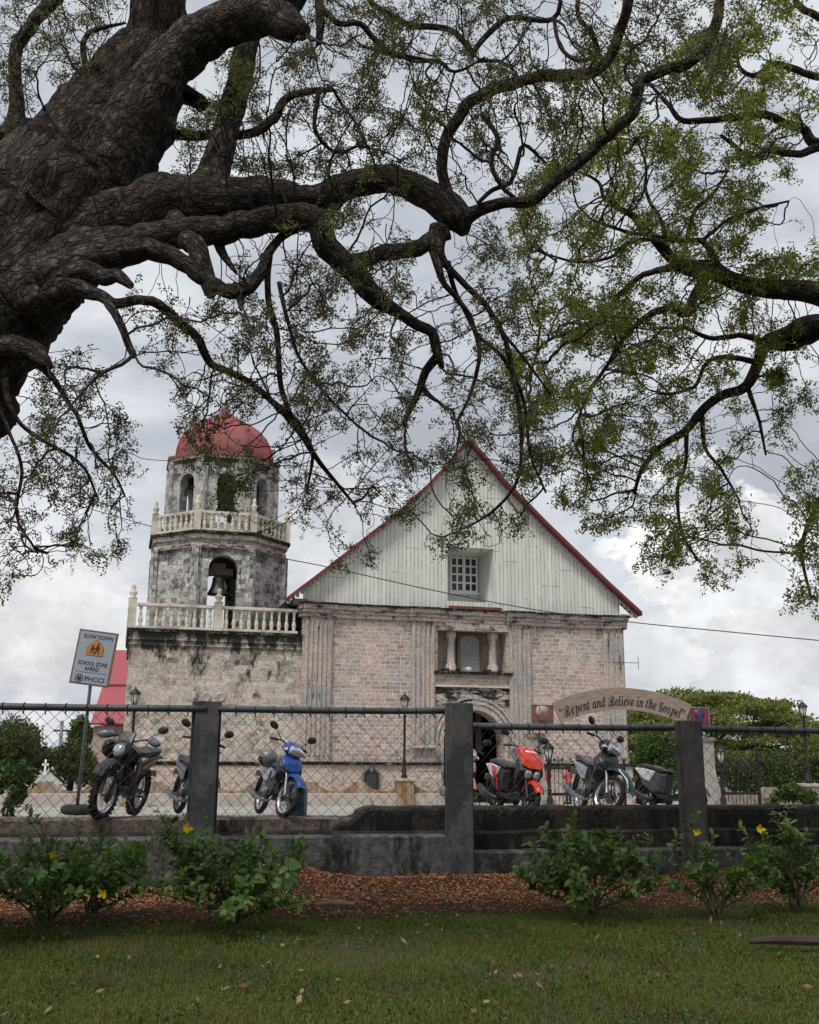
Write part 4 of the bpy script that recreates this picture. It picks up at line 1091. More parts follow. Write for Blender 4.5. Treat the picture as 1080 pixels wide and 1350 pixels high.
MB().torus(.22, .075, T(0, 0, .09, rx=R(90))).build('tyre_body', simple('dusty_rubber', (.022, .02, .018), .9, 0, .3, 9), tb)
MB().lathe([(.15, .02), (.15, .1), (.01, .12)], 14).build('concrete_fill', 'rtop', tb)

# ------------------------------------------------------------------ red-roofed building by the tower
rb_Y = 50.0
a = at(118, 1040, rb_Y); b = at(215, 1040, rb_Y); zw = at(140, 952, rb_Y).z; ztop = at(140, 857, rb_Y+5).z
bld = thing('pink_building', 'pink rendered building with a deep red sloping roof behind the bell tower', 'building', Vector((a.x, rb_Y, -.3)), 0)
L_ = b.x-a.x
MB().box(0, 0, 0, L_, 9, zw+.3-.16).build('building_wall', simple('pink_render', (.45, .33, .28), .9, 0, .1, 1.5, dirt=((.36, .25, .2), .5)), bld)
ztr = at(150, 857, rb_Y+2.6); zt2 = ztr.z+.3; xo = ztr.x-a.x
rm = NT('red_metal_roof'); uv = rm.map('Object'); sx_ = rm.n('ShaderNodeSeparateXYZ'); rm.L(uv, sx_.inputs[0])
rm.color(rm.mix(rm.ramp(rm.noise(uv, 1.5, 5), [(.4, 0), (.7, .3)]), (.34, .04, .055), (.25, .035, .045))); rm.set(.5, 0, .4)
MB().add([(-.1, -.25, zw+.3-.1), (L_, -.25, zw+.3-.1), (L_, 2.6, zt2), (xo, 2.6, zt2), (-.1, 9, zw+.3-.1), (xo, 6, zt2), (L_, 6, zt2), (L_, 9, zw+.3-.1)], [(0, 1, 2, 3), (0, 3, 5, 4), (3, 2, 6, 5), (4, 5, 6, 7), (0, 4, 7, 1)]).build('red_roof', rm.m, bld)
MB().box(-.12, -.3, zw+.3-.14, L_, -.23, zw+.3-.06).build('gutter', 'fascia', bld)
z_ = lerp(zw+.3, zt2, .5)
MB().box(xo*.5, 1.1, z_-.02, L_, 1.16, z_+.02).build('roof_seam', 'fascia', bld)

# small white chapel with a cross behind the left wall
cp = at(57, 1034, 44); ch_ = thing('white_chapel', 'small white tomb chapel with pale blue openings and a cross above the left wall', 'chapel', Vector((cp.x, 44, -.2)), .15)
hh = at(57, 1016, 44).z+.2
MB().box(-.55, 0, 0, .55, .8, hh*.62).prism([(-.62, hh*.62), (.62, hh*.62), (.3, hh*.82), (.12, hh*.9), (-.12, hh*.9), (-.3, hh*.82)], -.04, .84).box(-.62, -.1, 0, -.42, .0, hh*.7).box(.42, -.1, 0, .62, .0, hh*.7).build('chapel_wall', simple('chapel_white', (.5, .5, .47), .8), ch_)
MB().box(-.36, -.03, .1, -.05, -.002, hh*.5).box(.05, -.03, .1, .36, -.002, hh*.5).build('chapel_opening', simple('pale_blue_panel', (.2, .28, .34), .6), ch_)
tp = at(62, 1008, 44).z+.2
MB().box(-.035, .1, hh*.88, .035, .2, tp+.2).box(-.13, .11, tp-.04, .13, .19, tp+.04).build('cross', 'white', ch_)

# distant pole and overhead wire
pp = at(78, 1000, 70); po = thing('utility_pole', 'thin distant grey pole above the trees at the left', 'pole', Vector((pp.x, 70, -.2)))
zt__ = at(78, 950, 70).z
MB().tube([(0, 0, 0), (0, 0, zt__+.2)], .12, 8).build('pole_shaft', simple('grey_pole', (.2, .2, .2), .9), po); MB().box(-.5, -.06, zt__-.5, .5, .06, zt__-.38).build('crossarm', 'iron', po)
wp = smoothpath([tuple(at(*q)) for q in ((-80, 625, 47), (60, 655, 46), (185, 690, 44), (300, 722, 38.5), (420, 745, 38), (560, 776, 38), (700, 803, 38), (820, 819, 37), (950, 832, 36), (1160, 852, 35))], 1.0)
tag(MB().tube([tuple(q) for q in wp], .018, 5).build('overhead_wire', 'iron'), 'thin black overhead wire sagging across the gable and the sky', 'wire')

# ------------------------------------------------------------------ people at the gate
def person(loc, rz, H, shirt, trousers, hair, label, phone=True):
    o = thing('person', label, 'person', loc, rz)
    k = H/1.62
    J = {'pel': (0, 0, .88), 'wa': (0, .01, 1.02), 'ch': (0, .02, 1.22), 'ne': (0, .01, 1.37), 'hd': (0, -.02, 1.47), 'ht': (0, -.03, 1.57),
         'hl': (-.085, 0, .84), 'kl': (-.09, -.02, .47), 'al': (-.09, .02, .08), 'tl': (-.1, -.13, .03), 'hr': (.085, 0, .84), 'kr': (.1, -.03, .47), 'ar': (.11, .01, .08), 'tr': (.12, -.14, .03),
         'sl': (-.165, .01, 1.30), 'el': (-.22, -.03, 1.06), 'wl': (-.13, -.22, 1.14), 'fl': (-.11, -.29, 1.19), 'sr': (.165, .01, 1.30), 'er': (.22, -.03, 1.06), 'wr': (.1, -.22, 1.12), 'fr': (.08, -.29, 1.18)}
    rad = dict(pel=.13, wa=.105, ch=.125, ne=.052, hd=.088, ht=.075, hl=.085, kl=.055, al=.04, tl=.035, hr=.085, kr=.055, ar=.04, tr=.035, sl=.06, el=.042, wl=.03, fl=.028, sr=.06, er=.042, wr=.03, fr=.028)
    names = list(J); E_ = [('pel', 'wa'), ('wa', 'ch'), ('ch', 'ne'), ('ne', 'hd'), ('hd', 'ht'), ('pel', 'hl'), ('hl', 'kl'), ('kl', 'al'), ('al', 'tl'), ('pel', 'hr'), ('hr', 'kr'), ('kr', 'ar'), ('ar', 'tr'), ('ch', 'sl'), ('sl', 'el'), ('el', 'wl'), ('wl', 'fl'), ('ch', 'sr'), ('sr', 'er'), ('er', 'wr'), ('wr', 'fr')]
    me = bpy.data.meshes.new('body'); me.from_pydata([tuple(c*k for c in J[n]) for n in names], [(names.index(a), names.index(b)) for a, b in E_], []); me.update()
    b = bpy.data.objects.new('body', me); COL.objects.link(b); b.parent = o
    sk = b.modifiers.new('skin', 'SKIN'); b.modifiers.new('sub', 'SUBSURF').levels = 2; b.modifiers['sub'].render_levels = 2
    if not me.skin_vertices: bpy.context.view_layer.objects.active = b; me.skin_vertices.new() if hasattr(me.skin_vertices, 'new') else None
    for i, n in enumerate(names):
        me.skin_vertices[0].data[i].radius = (rad[n]*k, rad[n]*k*.85); me.skin_vertices[0].data[i].use_root = (n == 'pel')
    m = NT('skin'); m.color((.28, .16, .10)); m.set(.6); me.materials.append(m.m)
    def cl(nm, m_, mk):
        mb = MB(); mk(mb); mb.build(nm, m_, o)
    def shirtf(mb):
        mb.lathe([(.17, .80), (.165, .9), (.145, 1.02), (.16, 1.15), (.175, 1.25), (.15, 1.33), (.08, 1.38)], 18, T(s=(k, k*.72, k)))
        for s_ in (-1, 1): mb.tube([(s_*.14*k, .01, 1.31*k), (s_*.2*k, -.0, 1.18*k), (s_*.225*k, -.03, 1.08*k)], [.07*k, .062*k, .058*k], 10)
    cl('shirt', simple('shirt_cloth', shirt, .9, 0, .15), shirtf)
    def tr(mb):
        mb.lathe([(.15, .86), (.165, .8), (.15, .72)], 16, T(s=(k, k*.8, k)))
        for s_ in (-1, 1): mb.tube([(s_*.08*k, 0, .82*k), (s_*.095*k, -.02, .47*k), (s_*.1*k, .015, .1*k)], [.1*k, .07*k, .06*k], 12)
    cl('trousers', simple('trouser_cloth', trousers, .9, 0, .2), tr)
    cl('hair', simple('dark_hair', hair, .8, 0, .3), lambda mb: mb.ball((0, .015*k, 1.53*k), (.098*k, .11*k, .11*k)).ball((0, .09*k, 1.42*k), (.075*k, .06*k, .13*k)).ball((0, .1*k, 1.56*k), .055*k))
    cl('eye', 'iron', lambda mb: mb.ball((-.032*k, -.105*k, 1.51*k), .012*k, seg=8, rings=5).ball((.032*k, -.105*k, 1.51*k), .012*k, seg=8, rings=5))
    cl('shoe', 'iron', lambda mb: mb.ball((-.1*k, -.06*k, .04*k), (.05*k, .13*k, .045*k)).ball((.115*k, -.07*k, .04*k), (.05*k, .13*k, .045*k)))
    return o
try:
    s_, t_ = ff(750, 1066, 25.5)[0], 25.5
    person(pl(s_, t_), R(215), 1.52, (.50, .10, .10), (.05, .07, .13), (.012, .009, .008), 'woman in a coral red shirt with dark hair standing behind the iron railings')
    s_ = ff(720, 1066, 24)[0]
    person(pl(s_, 24), R(150), 1.5, (.35, .03, .03), (.03, .03, .04), (.012, .009, .008), 'person in a dark red shirt mostly hidden behind the orange scooter front')
except Exception as e:
    import traceback; traceback.print_exc()
# ------------------------------------------------------------------ motorcycles
_b0 = MB.build
def _bb(s, name, m, parent=None, bevel=0, seg=2):
    o = _b0(s, name, m, parent, bevel, seg)
    if any(not q for q in s.sm) and bevel == 0 and len(s.f) < 120: bevel = .008
    if bevel and not all(s.sm):
        for q in list(o.modifiers): o.modifiers.remove(q)
        b = o.modifiers.new('bevel', 'BEVEL'); b.width = .014 if bevel >= .008 else bevel; b.segments = 3; b.limit_method = 'ANGLE'; b.angle_limit = R(22); b.harden_normals = False
        o.data.polygons.foreach_set('use_smooth', [True]*len(o.data.polygons))
        w = o.modifiers.new('normals', 'WEIGHTED_NORMAL')
    return o
MB.build = _bb
def paint(name, c, rough=.28): return simple(name, c, rough, 0, .06, 3, 0, .6)
MT['tyre'] = simple('black_tyre_rubber', (.014, .014, .014), .85, 0, .3, 14)
MT['plas'] = simple('black_plastic', (.013, .013, .014), .45, 0, .2, 8)
MT['seat'] = simple('grey_black_seat_vinyl', (.03, .03, .034), .5, 0, .2, 5)
MT['steel'] = simple('dull_steel', (.26, .26, .27), .38, .85, .2, 9, dirt=((.07, .06, .05), .7))
MT['engine'] = simple('dark_engine_casting', (.06, .06, .062), .45, .6, .3, 10)
MT['chrome'] = simple('bright_rim', (.6, .6, .62), .25, .9, .08, 5)
MT['lens'] = simple('clear_headlight_lens', (.45, .47, .5), .08, .35, .2, 10)
MT['red'] = simple('red_lens', (.3, .01, .01), .2)
MT['amber'] = simple('amber_lens', (.42, .15, .02), .2)
def wheel(parent, c, Rw, rt, G, rimm, cast=False, knob=False, name='wheel'):
    M = G @ T(*c)
    mb = MB(); mb.torus(Rw-rt, rt, M, 40, 9, 1.15 if knob else 1.0)
    if knob:
        for i in range(30):
            a = i*2*math.pi/30
            for y in (-.03, .03): mb.box(-.014, y-.014, Rw-.012, .014, y+.014, Rw+.012, M @ Matrix.Rotation(a+(.1 if y > 0 else 0), 4, 'Y'))
    w = mb.build(name, 'tyre', parent)
    mb = MB(); ri = Rw-2*rt
    v = []; f = []; n = 36
    for i in range(n):
        a = 2*math.pi*i/n
        for r_, y in ((ri+.012, -.03), (ri-.01, -.02), (ri-.022, 0), (ri-.01, .02), (ri+.012, .03)): v.append((r_*math.cos(a), y, r_*math.sin(a)))
    for i in range(n):
        for k in range(4): f.append((i*5+k, i*5+k+1, ((i+1) % n)*5+k+1, ((i+1) % n)*5+k))
    mb.add(v, f, M, smooth=True); mb.build('rim', rimm, w)
    mb = MB()
    mb.lathe([(.035, -.05), (.035, .05)], 12, M @ Matrix.Rotation(R(90), 4, 'X'))
    if cast:
        for i in range(5):
            a = i*2*math.pi/5; mb.box(-.018, -.014, .02, .018, .014, ri-.01, M @ Matrix.Rotation(a, 4, 'Y'))
    else:
        for i in range(28):
            a = i*2*math.pi/28; a2 = a+(.28 if i % 2 else -.28); y = .03 if (i//2) % 2 else -.03
            mb.tube([(.035*math.cos(a2), y, .035*math.sin(a2)), ((ri-.015)*math.cos(a), 0, (ri-.015)*math.sin(a))], .0028, 4, M, cap=False)
    mb.build('spoke', 'steel' if not cast else rimm, w)
    return w
def fender(Rw, hw, a0, a1, c, M, mb, th=.012, flare=0):
    n = 16; v = []; f = []
    sec = [(-1, -.035), (-.75, .012), (0, .028), (.75, .012), (1, -.035)]
    for i in range(n+1):
        a = R(lerp(a0, a1, i/n)); k = 1-flare*(i/n)
        for s_, dz in sec: r_ = Rw+dz; v.append((c[0]+r_*math.cos(a), s_*hw*k, c[2]+r_*math.sin(a)))
        for s_, dz in sec: r_ = Rw+dz-th; v.append((c[0]+r_*math.cos(a), s_*hw*k*.94, c[2]+r_*math.sin(a)))
    for i in range(n):
        for k in range(4):
            o = i*10+k; f.append((o, o+1, o+11, o+10)); f.append((o+5, o+15, o+16, o+6))
        for k in (0, 4): o = i*10+k; f.append((o, o+10, o+15, o+5))
    f.append(tuple([0, 1, 2, 3, 4, 9, 8, 7, 6, 5])); o = n*10; f.append(tuple(o+q for q in [0, 1, 2, 3, 4, 9, 8, 7, 6, 5][::-1]))
    mb.add(v, f, M, smooth=True)
def mirror(parent, base, tip, GS, rx=.062, rz=.042, tilt=.3, m_='plas'):
    mb = MB(); b, t = Vector(base), Vector(tip)
    mb.tube([b, (b+t)/2+Vector((.01, 0, .02)), t], .007, 6, GS)
    mb.ball((0, 0, 0), (.018, rx, rz), GS @ T(t.x, t.y, t.z+rz*.6, rx=tilt if t.y > 0 else -tilt), 14, 8)
    return mb.build('mirror', m_, parent)
def bike(kind, label, loc, rz, c, s=1.0, lean=8, steer=15, group='motorcycles parked behind the fence'):
    nm = {'scooter': 'scooter', 'moped': 'motorcycle', 'enduro': 'motorcycle'}[kind]
    o = thing(nm, label, nm, loc, rz, group)
    G = Matrix.Rotation(R(-lean), 4, 'X') @ Matrix.Diagonal((s, s, s, 1))
    if kind == 'scooter': Rf, rt, wb, rake = .235, .045, 1.22, 27
    elif kind == 'enduro': Rf, rt, wb, rake = .34, .048, 1.34, 27
    else: Rf, rt, wb, rake = .292, .036, 1.22, 27
    ax = wb/2; hd = Vector((ax-.34 if kind != 'enduro' else ax-.36, 0, Rf+.66))
    d = (hd-Vector((ax, 0, Rf))).normalized()
    GS = G @ Matrix.Translation(hd) @ Matrix.Rotation(R(steer), 4, d) @ Matrix.Translation(-hd)
    body, trim_, rimm = c.get('body'), c.get('trim', 'plas'), c.get('rim', 'chrome')
    cast = kind == 'scooter'
    wheel(o, (ax, 0, Rf), Rf, rt, GS, rimm, cast, kind == 'enduro', 'front_wheel'); wheel(o, (-ax, 0, Rf), Rf, rt*1.15, G, c.get('rim2', rimm), cast, kind == 'enduro', 'rear_wheel')
    # fork
    mb = MB()
    for sy in (-1, 1):
        mb.tube([(ax+.02, sy*.075, Rf), (ax-.10, sy*.075, Rf+.28)], .028, 8, GS)
        mb.tube([(ax-.08, sy*.075, Rf+.24), (hd.x+.02, sy*.075, hd.z-.08)], .019, 8, GS)
    mb.box(hd.x-.02, -.1, hd.z-.2, hd.x+.09, .1, hd.z-.16, GS)
    fk = mb.build('fork', c.get('fork', 'plas'), o)
    MB().lathe([(.11, 0), (.11, .005), (.06, .006), (.06, 0)], 24, GS @ T(ax, .06, Rf, rx=R(90))).build('brake_disc', 'steel', fk)
    # handlebar
    hb = hd+Vector((-.02, 0, .06)); w = .33 if kind != 'enduro' else .4
    mb = MB(); mb.tube([hb+Vector((-.12, -w, .05)), hb+Vector((-.06, -w*.5, .07)), hb, hb+Vector((-.06, w*.5, .07)), hb+Vector((-.12, w, .05))], .012, 8, GS)
    mb.tube([hb, hd-d*.15], .02, 8, GS)
    bar = mb.build('handlebar', 'plas', o)
    for sy in (-1, 1):
        g_ = MB().tube([hb+Vector((-.085, sy*w*.68, .062)), hb+Vector((-.125, sy*w*1.04, .048))], .02, 10, GS).tube([hb+Vector((-.02, sy*w*.62, .06)), hb+Vector((-.04, sy*w, .045))], .006, 5, GS).build('grip', 'plas', bar)
    mh = .15
    for sy in (-1, 1): mirror(bar, hb+Vector((-.06, sy*w*.55, .07)), hb+Vector((-.10, sy*(w+.03), mh+.06)), GS, .085, .055)
    if kind == 'scooter':
        cowl = [(hd.x-.13, hd.z+.09), (hd.x-.02, hd.z+.15), (hd.x+.12, hd.z+.10), (hd.x+.18, hd.z-.02), (hd.x+.08, hd.z-.06), (hd.x-.1, hd.z+.0)]
        MB().pillow(cowl, .16, GS, .6, .45).build('handlebar_cowl', c.get('cowl', body), o, .01)
        MB().pillow([(hd.x+.13, hd.z+.085), (hd.x+.165, hd.z+.02), (hd.x+.1, hd.z+.03)], .10, GS).build('cowl_stripe', 'white', o)
        MB().pillow([(.34, .93), (.42, .93), (.53, .82), (.585, .66), (.56, .58), (.47, .52), (.40, .34), (.34, .30), (.33, .5), (.31, .75)], .205, G, .62, .45).build('leg_shield', 'plas', o, .01)
        MB().pillow([(.36, .95), (.43, .95), (.56, .83), (.62, .69), (.52, .70), (.44, .80), (.38, .80)], .18, G, .6, .5).build('front_fairing', body, o, .008)
        for sy in (-1, 1):
            MB().pillow([(.40, .82), (.47, .76), (.56, .62), (.50, .58), (.41, .68)], .03, G @ T(0, sy*.175, 0, rz=sy*-.12), .6).build('side_fairing', c.get('side', body), o)
            MB().pillow([(.57, .70), (.635, .64), (.62, .56), (.54, .52), (.52, .60)], .055, G @ T(0, sy*.075, 0, rz=sy*-.25), .5).build('headlight', 'lens', o)
        mb = MB(); fender(Rf+.035, .075, 25, 150, (ax, 0, Rf), GS, mb, flare=.15); mb.build('front_fender', body, o)
        MB().pillow([(.38, .34), (.38, .27), (.0, .22), (-.25, .24), (-.25, .32), (0, .30)], .17, G).build('floorboard', 'plas', o, .01)
        MB().pillow([(-.05, .66), (-.10, .32), (-.32, .28), (-.62, .44), (-.82, .66), (-.86, .76), (-.5, .76)], .15, G, .78).build('rear_body', c.get('rear', 'plas'), o, .01)
        for sy in (-1, 1): MB().pillow([(-.28, .70), (-.42, .52), (-.60, .56), (-.86, .76), (-.62, .76)], .02, G @ T(0, sy*.15, 0), .8).build('side_panel', c.get('panel', body), o)
        if c.get('stripe'):
            for sy in (-1, 1): MB().pillow([(-.40, .70), (-.36, .50), (-.30, .36), (-.33, .5), (-.60, .74)], .012, G @ T(0, sy*.17, 0), .9).build('side_stripe', c['stripe'], o)
        MB().pillow([(-.02, .70), (-.05, .75), (-.30, .775), (-.42, .82), (-.70, .85), (-.84, .83), (-.86, .78), (-.5, .755), (-.1, .67)], .135, G, .8).build('seat', 'seat', o, .01)
        MB().pillow([(-.84, .78), (-.92, .80), (-.93, .74), (-.87, .70)], .07, G).build('tail_light', 'red', o)
        mb = MB(); fender(Rf+.05, .06, 95, 200, (-ax, 0, Rf), G, mb, flare=.1); mb.build('rear_fender', 'plas', o)
        MB().pillow([(-.84, .66), (-.95, .50), (-1.0, .36), (-.96, .38), (-.84, .58)], .06, G).build('mudguard', 'plas', o)
        MB().tube([(-.3, -.15, .22), (-.5, -.18, .24), (-.62, -.19, .27), (-.92, -.2, .38)], [.03, .05, .06, .055], 12, G).build('exhaust', c.get('exhaust', 'engine'), o)
        MB().box(-.68, .04, .17, -.18, .14, .30, G).lathe([(.09, 0), (.09, .06), (.05, .08)], 16, G @ T(-.58, .13, .25, rx=R(-90))).lathe([(.085, 0), (.085, .06), (.05, .08)], 16, G @ T(-.25, .13, .23, rx=R(-90))).build('engine', 'engine', o, .02)
        MB().tube([(-ax+.05, .1, .32), (-.5, .12, .62)], .03, 8, G).build('rear_shock', 'red' if c.get('stripe') else 'steel', o)
    else:
        en = kind == 'enduro'; up = .06 if en else 0
        if en:
            MB().pillow([(.34, .98), (.42, 1.08), (.50, 1.02), (.54, .88), (.46, .78), (.38, .84)], .13, GS @ T(z=.02), .55).build('headlight_cowl', 'plas', o, .01)
            MB().lathe([(.085, -.02), (.09, .02), (.07, .045), (.01, .055)], 20, GS @ T(.52, 0, .94, ry=R(80))).build('headlight', 'lens', o)
            MB().pillow([(.40, 1.05), (.47, 1.03), (.36, 1.22), (.33, 1.2)], .12, GS, .7).build('windscreen', 'plas', o)
            for sy in (-1, 1):
                MB().ball((0, 0, 0), (.05, .13, .06), GS @ T(hb.x+.01, sy*.38, hb.z+.06, rx=sy*-.2, rz=sy*-.35), 14, 8).build('hand_guard', simple('grey_hand_guard', (.13, .14, .155), .35), bar)
            mb = MB(); fender(Rf+.12, .075, 35, 135, (ax, 0, Rf), GS, mb, flare=.2); mb.build('front_fender', simple('dark_grey_fender', (.035, .036, .04), .4), o)
            MB().pillow([(.34, .86), (.30, 1.0), (.1, 1.02), (-.04, .92), (-.02, .80), (.2, .72), (.30, .70)], .16, G, .6).build('fuel_tank', c['tank'], o, .02)
            MB().pillow([(-.02, .86), (0, .95), (-.2, .96), (-.5, .98), (-.82, 1.0), (-.84, .93), (-.4, .86)], .14, G, .8).build('seat', 'seat', o, .02)
            for sy in (-1, 1):
                MB().pillow([(.36, .84), (.30, .62), (.12, .60), (.05, .78), (.2, .9)], .02, G @ T(0, sy*.17, 0, rz=sy*.15), .7).build('tank_shroud', c['tank'], o)
                MB().pillow([(-.02, .80), (-.1, .62), (-.35, .66), (-.86, .92), (-.4, .87)], .02, G @ T(0, sy*.13, 0), .8).build('side_panel', c['panel'], o)
                MB().pillow([(-.08, .72), (-.28, .71), (-.74, .88), (-.5, .84)], .01, G @ T(0, sy*.156, 0), .9).build('side_stripe', c['stripe'], o)
            MB().pillow([(-.60, .92), (-.98, 1.0), (-1.05, .96), (-.9, .86), (-.6, .84)], .07, G).build('rear_fender', 'plas', o)
        else:
            cowl = [(hd.x-.1, hd.z+.08), (hd.x+.02, hd.z+.16), (hd.x+.14, hd.z+.09), (hd.x+.19, hd.z-.03), (hd.x+.08, hd.z-.08), (hd.x-.08, hd.z-.02)]
            MB().pillow(cowl, .155, GS, .55, .4).build('headlight_cowl', c.get('cowl', body), o, .01)
            MB().pillow([(hd.x+.12, hd.z+.10), (hd.x+.205, hd.z+.03), (hd.x+.20, hd.z-.05), (hd.x+.12, hd.z-.07)], .125, GS, .65).build('headlight', 'lens', o, .01)
            for sy in (-1, 1): MB().ball((hd.x+.1, sy*.16, hd.z+.0), (.06, .035, .03), GS, 10, 6).build('turn_signal', c.get('signal', 'lens'), o)
            MB().pillow([(.30, .90), (.38, .88), (.48, .76), (.50, .62), (.42, .56), (.33, .44), (.27, .44), (.30, .64), (.27, .8)], .185, G, .6, .5).build('leg_shield', c.get('shield', 'plas'), o, .01)
            MB().pillow([(.33, .93), (.41, .90), (.50, .78), (.53, .66), (.45, .64), (.37, .80)], .155, G, .55, .5).build('front_fairing', c.get('fairing', body), o, .01)
            mb = MB()
            if c.get('beak'):
                fender(Rf+.10, .085, 10, 120, (ax, 0, Rf), GS, mb, flare=-.1)
            else: fender(Rf+.04, .075, 28, 140, (ax, 0, Rf), GS, mb, flare=.15)
            mb.build('front_fender', body, o)
            if c.get('beak'):
                for sy in (-1, 1): MB().tube([(ax+.42, sy*.04, Rf+.03), (ax+.3, sy*.085, Rf+.26), (ax+.1, sy*.09, Rf+.38)], [.006, .012, .008], 6, GS).build('fender_trim', 'white', o)
            MB().pillow([(.30, .60), (.28, .46), (.05, .38), (-.2, .40), (-.25, .60), (-.05, .58)], .09, G, .7).build('center_body', 'plas', o, .01)
            MB().pillow([(-.05, .70), (-.12, .48), (-.32, .44), (-.70, .66), (-.86, .80), (-.5, .78)], .125, G, .75).build('rear_body', c.get('rear', 'plas'), o, .01)
            for sy in (-1, 1): MB().pillow([(-.10, .66), (-.16, .50), (-.34, .50), (-.80, .77), (-.5, .74)], .015, G @ T(0, sy*.125, 0), .85).build('side_panel', c.get('panel', body), o)
            MB().pillow([(.02, .70), (0, .76), (-.22, .79), (-.38, .83), (-.66, .87), (-.80, .86), (-.82, .80), (-.4, .76), (-.05, .69)], .13, G, .8).build('seat', c.get('seat', 'seat'), o, .01)
            MB().tube([(-.5, .14, .84), (-.8, .13, .87), (-.88, 0, .88), (-.8, -.13, .87), (-.5, -.14, .84)], .011, 6, G).build('grab_rail', 'steel', o)
            mb = MB(); fender(Rf+.06, .06, 80, 178, (-ax, 0, Rf), G, mb, flare=.1); mb.build('rear_fender', 'plas', o)
        # engine, frame, exhaust
        mb = MB(); mb.box(-.16, -.11, .26+up, .12, .11, .46+up*2, G); mb.lathe([(.10, -.15), (.11, -.11), (.11, .11), (.10, .15)], 18, G @ T(-.06, 0, .34+up, rx=R(90)))
        mb.lathe([(.07, -.13), (.07, .13)], 16, G @ T(.08, 0, .36+up, rx=R(90)))
        if en:
            for k in range(6): mb.box(-.0, -.09, .5+k*.035, .17, .09, .518+k*.035, G)
        else:
            for k in range(5): mb.box(.13+k*.035, -.08, .32, .148+k*.035, .08, .47, G)
        mb.build('engine', 'engine', o)
        MB().lathe([(.075, 0), (.07, .02), (.03, .03)], 18, G @ T(-.06, -.15, .34+up, rx=R(90))).build('engine_cover', 'steel', o)
        mb = MB()
        for sy in (-1, 1):
            mb.tube([(-ax, sy*.09, Rf), (-.15, sy*.07, .38+up)], .018, 6, G)
            mb.tube([(-ax+.03, sy*.11, Rf+.03), (-.42, sy*.11, .70+up)], .022, 8, G)
        mb.tube([(hd.x-.05, 0, hd.z-.15), (.18, 0, .5), (-.1, 0, .28)], .025, 8, G); mb.tube([(-.12, .05, .3), (-.3, .05, .68), (-.7, .05, .8)], .018, 6, G)
        mb.build('frame', 'plas', o)
        if en: MB().tube([(.15, -.1, .5), (.12, -.16, .4), (-.2, -.17, .55), (-.4, -.17, .66), (-.82, -.18, .84)], [.022, .022, .03, .05, .045], 10, G).build('exhaust', 'engine', o)
        else: MB().tube([(.14, -.08, .3), (.12, -.13, .2), (-.15, -.15, .2), (-.35, -.16, .23), (-.45, -.17, .25), (-.9, -.18, .36)], [.016, .018, .02, .03, .045, .042], 10, G).build('exhaust', c.get('exhaust', 'steel'), o)
        MB().tube([(-.1, -.25, .27+up), (-.1, .25, .27+up)], .014, 6, G).box(-.13, .19, .265+up, -.06, .3, .295+up, G).box(-.13, -.3, .265+up, -.06, -.19, .295+up, G).tube([(.0, .14, .27+up), (.14, .18, .25+up), (.16, .22, .26+up)], .008, 5, G).build('footrest', 'steel', o)
        MB().tube([(-.05, .1, .25+up), (-.12, .24, .02/s)], .012, 6, Matrix.Diagonal((s, s, s, 1))).build('side_stand', 'steel', o)
        MB().ball((0, 0, 0), (.03, .06, .035), G @ T(-.90 if not en else -1.0, 0, .80+up*2), 10, 6).build('tail_light', 'red', o)
        for sy in (-1, 1): MB().ball((0, 0, 0), (.03, .035, .022), G @ T(-.86, sy*.14, .76+up*2), 8, 6).build('turn_signal', 'amber', o)
    MB().box(-.005, -.09, -.05, .005, .09, .05, G @ T(-.97 if kind != 'scooter' else -.99, 0, .62 if kind != 'scooter' else .56, ry=.4)).build('number_plate', simple('pale_number_plate', (.35, .35, .33), .5), o)
    return o
def bk(px, py, dt=0):
    s_, t_ = plpix(px, py); return pl(s_, t_)
blue = paint('blue_metallic_paint', (.012, .055, .26)); orange = paint('orange_red_paint', (.55, .035, .014)); green = paint('dark_green_paint', (.006, .04, .035)); silver = paint('silver_panel_paint', (.30, .31, .33)); whitep = paint('white_panel_paint', (.55, .55, .58))
graypl = paint('grey_plastic_body', (.05, .052, .058), .4); gold = paint('yellow_stripe_paint', (.5, .22, .02)); pinkw = paint('pale_red_white_graphic', (.5, .22, .22)); blkp = paint('gloss_black_paint', (.012, .012, .014)); maroon = paint('dark_red_rim_paint', (.09, .012, .012))
SB = 2.1
def bpos(px, t): 
    z = ZPK; s_ = ff(px, 1070, t)[0]; return pl(s_, t)
b1 = bike('enduro', 'black trail motorcycle with round headlight and yellow stripe beside the school zone sign', bpos(153, 1.7), R(-90-6), dict(tank=blkp, panel=graypl, stripe=gold, rim='chrome'), 1.04, 13, -8)
b2 = bike('moped', 'black motorcycle with dark red wheels half hidden behind the left concrete fence post', bpos(249, 2.1), R(-63), dict(body=blkp, panel=blkp, rim=maroon), 1.06, 8, 10)
b3 = bike('moped', 'blue motorcycle facing the fence with a wide clear headlight, next to the blue jerrycan', bpos(357, 1.7), R(-90+25), dict(body=blue, shield='plas', panel=silver, rear=silver, rim='chrome', fork='steel'), 1.02, 12, 14)
b4 = bike('moped', 'white and red motorcycle almost entirely hidden behind the middle fence post', bpos(601, 2.2), R(-90+6), dict(body=pinkw, panel=whitep, rear=whitep, rim='chrome'), 1.0, 8, 14)
b5 = bike('scooter', 'orange-red scooter with black seat parked right of the middle fence post', bpos(675, 2.0), R(-70), dict(body=orange, side=silver, rear='plas', panel=whitep, stripe=orange, rim='plas'), 1.06, 8, 6)
b6 = bike('moped', 'dark green motorcycle with grey seat and spoked wheels parked under the arched sign', bpos(781, 2.0), R(-80), dict(body=green, cowl=blkp, fairing=blkp, panel=silver, rear=graypl, seat=simple('grey_seat_vinyl', (.075, .078, .085), .55), rim='chrome', beak=1, fork='steel'), 1.12, 9, 32)
